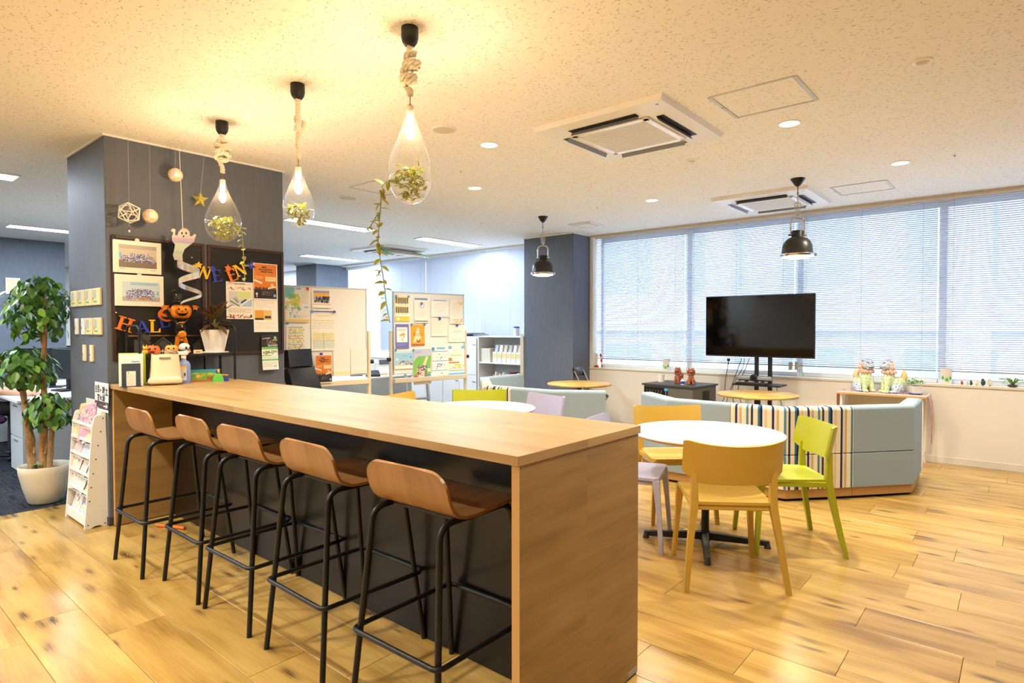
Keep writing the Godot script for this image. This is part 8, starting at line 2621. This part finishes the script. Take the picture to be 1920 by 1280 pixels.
	# on the sill
	for q in [[-3.70, -7.62, "white paper cup with green leaf print near the dark cabinet"], [-0.60, -7.62, "white paper cup with green drop print at the middle window post"]]:
		var c := thing("paper_cup", q[2], "cup", Vector3(q[0], 0.81, q[1]), deg_to_rad(8), "paper cups on the sill")
		part(c, "cup", MB.new().lathe([Vector2(0, 0), Vector2(0.043, 0), Vector2(0.052, 0.155), Vector2(0.054, 0.16), Vector2(0.050, 0.16), Vector2(0.042, 0.006), Vector2(0, 0.006)], 24).done(), M["white"])
		for k in 3:
			var a := PI / 2 + (k - 1) * 0.75
			var R := 0.0475
			var dp := MB.new().lathe([Vector2(0, -0.017), Vector2(0.012, -0.012), Vector2(0.015, 0.0), Vector2(0.008, 0.016), Vector2(0, 0.028)], 12, Vector3.ZERO, Vector3(1, 1, 0.12))
			part(c, "green_drop", dp.done(), M["green"], Vector3(cos(a) * R, 0.05 + (0.012 if k != 1 else -0.006), sin(a) * R), Basis(Vector3.UP, PI / 2 - a))
	var figs := [[-0.469, 0.040, "red", "tiny red figure"], [-0.425, 0.038, "light_grey", "tiny pale grey figure"], [-0.395, 0.048, "dark_grey", "tiny dark grey penguin-like figure"], [-0.350, 0.052, "cream", "tiny cream bird figure"], [-0.300, 0.072, "dark_grey", "larger dark hedgehog-like figure"], [-0.245, 0.075, "off_white", "larger ivory bird figure"]]
	for f in figs:
		var h: float = f[1]
		var o := thing("tiny_figure", f[3] + " standing in the row on the sill", "figurine", Vector3(f[0], 0.81, -7.60), 0.0, "row of tiny figures on the sill")
		part(o, "body", MB.new().ball(Vector3(0, h * 0.42, 0), Vector3(h * 0.26, h * 0.40, h * 0.22), 12, 8).done(), M[f[2]])
		part(o, "head", MB.new().ball(Vector3(-h * 0.05, h * 0.84, 0), Vector3(h * 0.18, h * 0.17, h * 0.17), 12, 8).lathe([Vector2(h * 0.05, 0), Vector2(0, h * 0.14)], 8, Vector3(-h * 0.2, h * 0.78, 0)).done(), M[f[2]])
		for s in [-1.0, 1.0]:
			part(o, "foot", MB.new().ball(Vector3(-h * 0.04, h * 0.04, s * h * 0.09), Vector3(h * 0.12, h * 0.045, h * 0.06), 8, 6).done(), M["dark_grey"])
	var ap := thing("air_plant", "spiky air plant on a dark stone at the sill's end", "plant", Vector3(-0.075, 0.81, -7.60))
	part(ap, "stone", MB.new().ball(Vector3(0, 0.014, 0), Vector3(0.04, 0.016, 0.03), 14, 8).done(), M["dark_grey"])
	for k in 9:
		var a := TAU * k / 9 + 0.3
		var ln := 0.10 + 0.03 * (k % 3)
		part(ap, "leaf", MB.new().tube([Vector3(0, 0.025, 0), Vector3(cos(a) * ln * 0.3, 0.07 + 0.015 * (k % 2), sin(a) * ln * 0.3), Vector3(cos(a) * ln * 0.7, 0.075, sin(a) * ln * 0.6), Vector3(cos(a) * ln, 0.035 + 0.02 * (k % 3), sin(a) * ln * 0.8)], [0.006, 0.0055, 0.004, 0.001], 6).done(), M["leaf_green"])
	var rb := thing("red_roll", "cream and red cardboard tube standing at the sill's pillar end", "tube", Vector3(-4.80, 0.81, -7.60))
	part(rb, "tube", MB.new().bar(Vector3(0, 0.03, 0), Vector3(0, 0.205, 0), 0.020, 14).done(), M["off_white"])
	part(rb, "foot", MB.new().box(Vector3(0, 0.016, 0), Vector3(0.06, 0.032, 0.045), 0.006).done(), M["red"])
	var rf := thing("red_flag_card", "narrow red and white card leaning at the sill's pillar end", "card", Vector3(-4.72, 0.81, -7.60))
	for k in 5:
		part(rf, "segment", MB.new().box(Vector3(0.012 - 0.006 * k, 0.02 + 0.04 * k, 0), Vector3(0.026, 0.040, 0.008), 0.001, Basis(Vector3.BACK, 0.15)).done(), M["red"] if k % 2 == 0 else M["cream"])
	for q in [[1482, 686], [1494, 686]]:
		var p := on_z(q[0], q[1], -7.60)
		var t := thing("hanging_tag", "small beige block tag hanging from the blind behind the television", "tag", p, 0.0, "tags hanging below the blind")
		part(t, "block", MB.new().box(Vector3(0, 0, 0), Vector3(0.042, 0.09, 0.02), 0.004).done(), M["off_white"])
		part(t, "cord", MB.new().bar(Vector3(0, 0.045, 0), Vector3(0, 0.13, -0.01), 0.001, 4).done(), M["silver_grey"])
	# folding chair by the window pillar
	var fc := thing("folding_chair", "black and chrome folding chair between the window pillar and the oak table", "chair", Vector3(-4.50, 0, -7.05), deg_to_rad(-78))
	part(fc, "seat", MB.new().lathe([Vector2(0, 0.45), Vector2(0.16, 0.45), Vector2(0.175, 0.462), Vector2(0.165, 0.475), Vector2(0, 0.478)], 24, Vector3(0, 0, -0.03)).done(), M["black"])
	var bk := func(s: float, q: float) -> Vector3:
		var x := q * 2.0 - 1.0
		return Vector3(x * 0.17, 0.72 + s * 0.12, 0.21 + 0.03 * (1.0 - x * x) + 0.02 * s)
	part(fc, "backrest", MB.new().shell(5, 8, bk, 0.022).done(), M["black_gloss"])
	for s in [-1.0, 1.0]:
		part(fc, "frame_leg", MB.new().tube([Vector3(s * 0.16, 0.80, 0.22), Vector3(s * 0.15, 0.46, 0.05), Vector3(s * 0.15, 0.0, -0.19)], 0.010, 8).done(), M["chrome"])
		part(fc, "cross_leg", MB.new().tube([Vector3(s * 0.13, 0.45, -0.17), Vector3(s * 0.13, 0.0, 0.20)], 0.010, 8).done(), M["chrome"])
	part(fc, "cross_bar", MB.new().bar(Vector3(-0.15, 0.10, -0.137), Vector3(0.15, 0.10, -0.137), 0.008, 8).bar(Vector3(-0.13, 0.08, 0.134), Vector3(0.13, 0.08, 0.134), 0.008, 8).done(), M["chrome"])

func build_objects() -> void:
	build_counter()
	build_stools()
	build_teardrops()
	build_domes()
	build_cafe()
	build_sofas()
	build_noticeboards()
	build_hangings()
	build_rack()
	build_switches()
	build_magazine_rack()
	build_whiteboards()
	build_bookcase()
	build_office()
	build_person()
	build_ficus()
	build_tv()
	build_window_side()
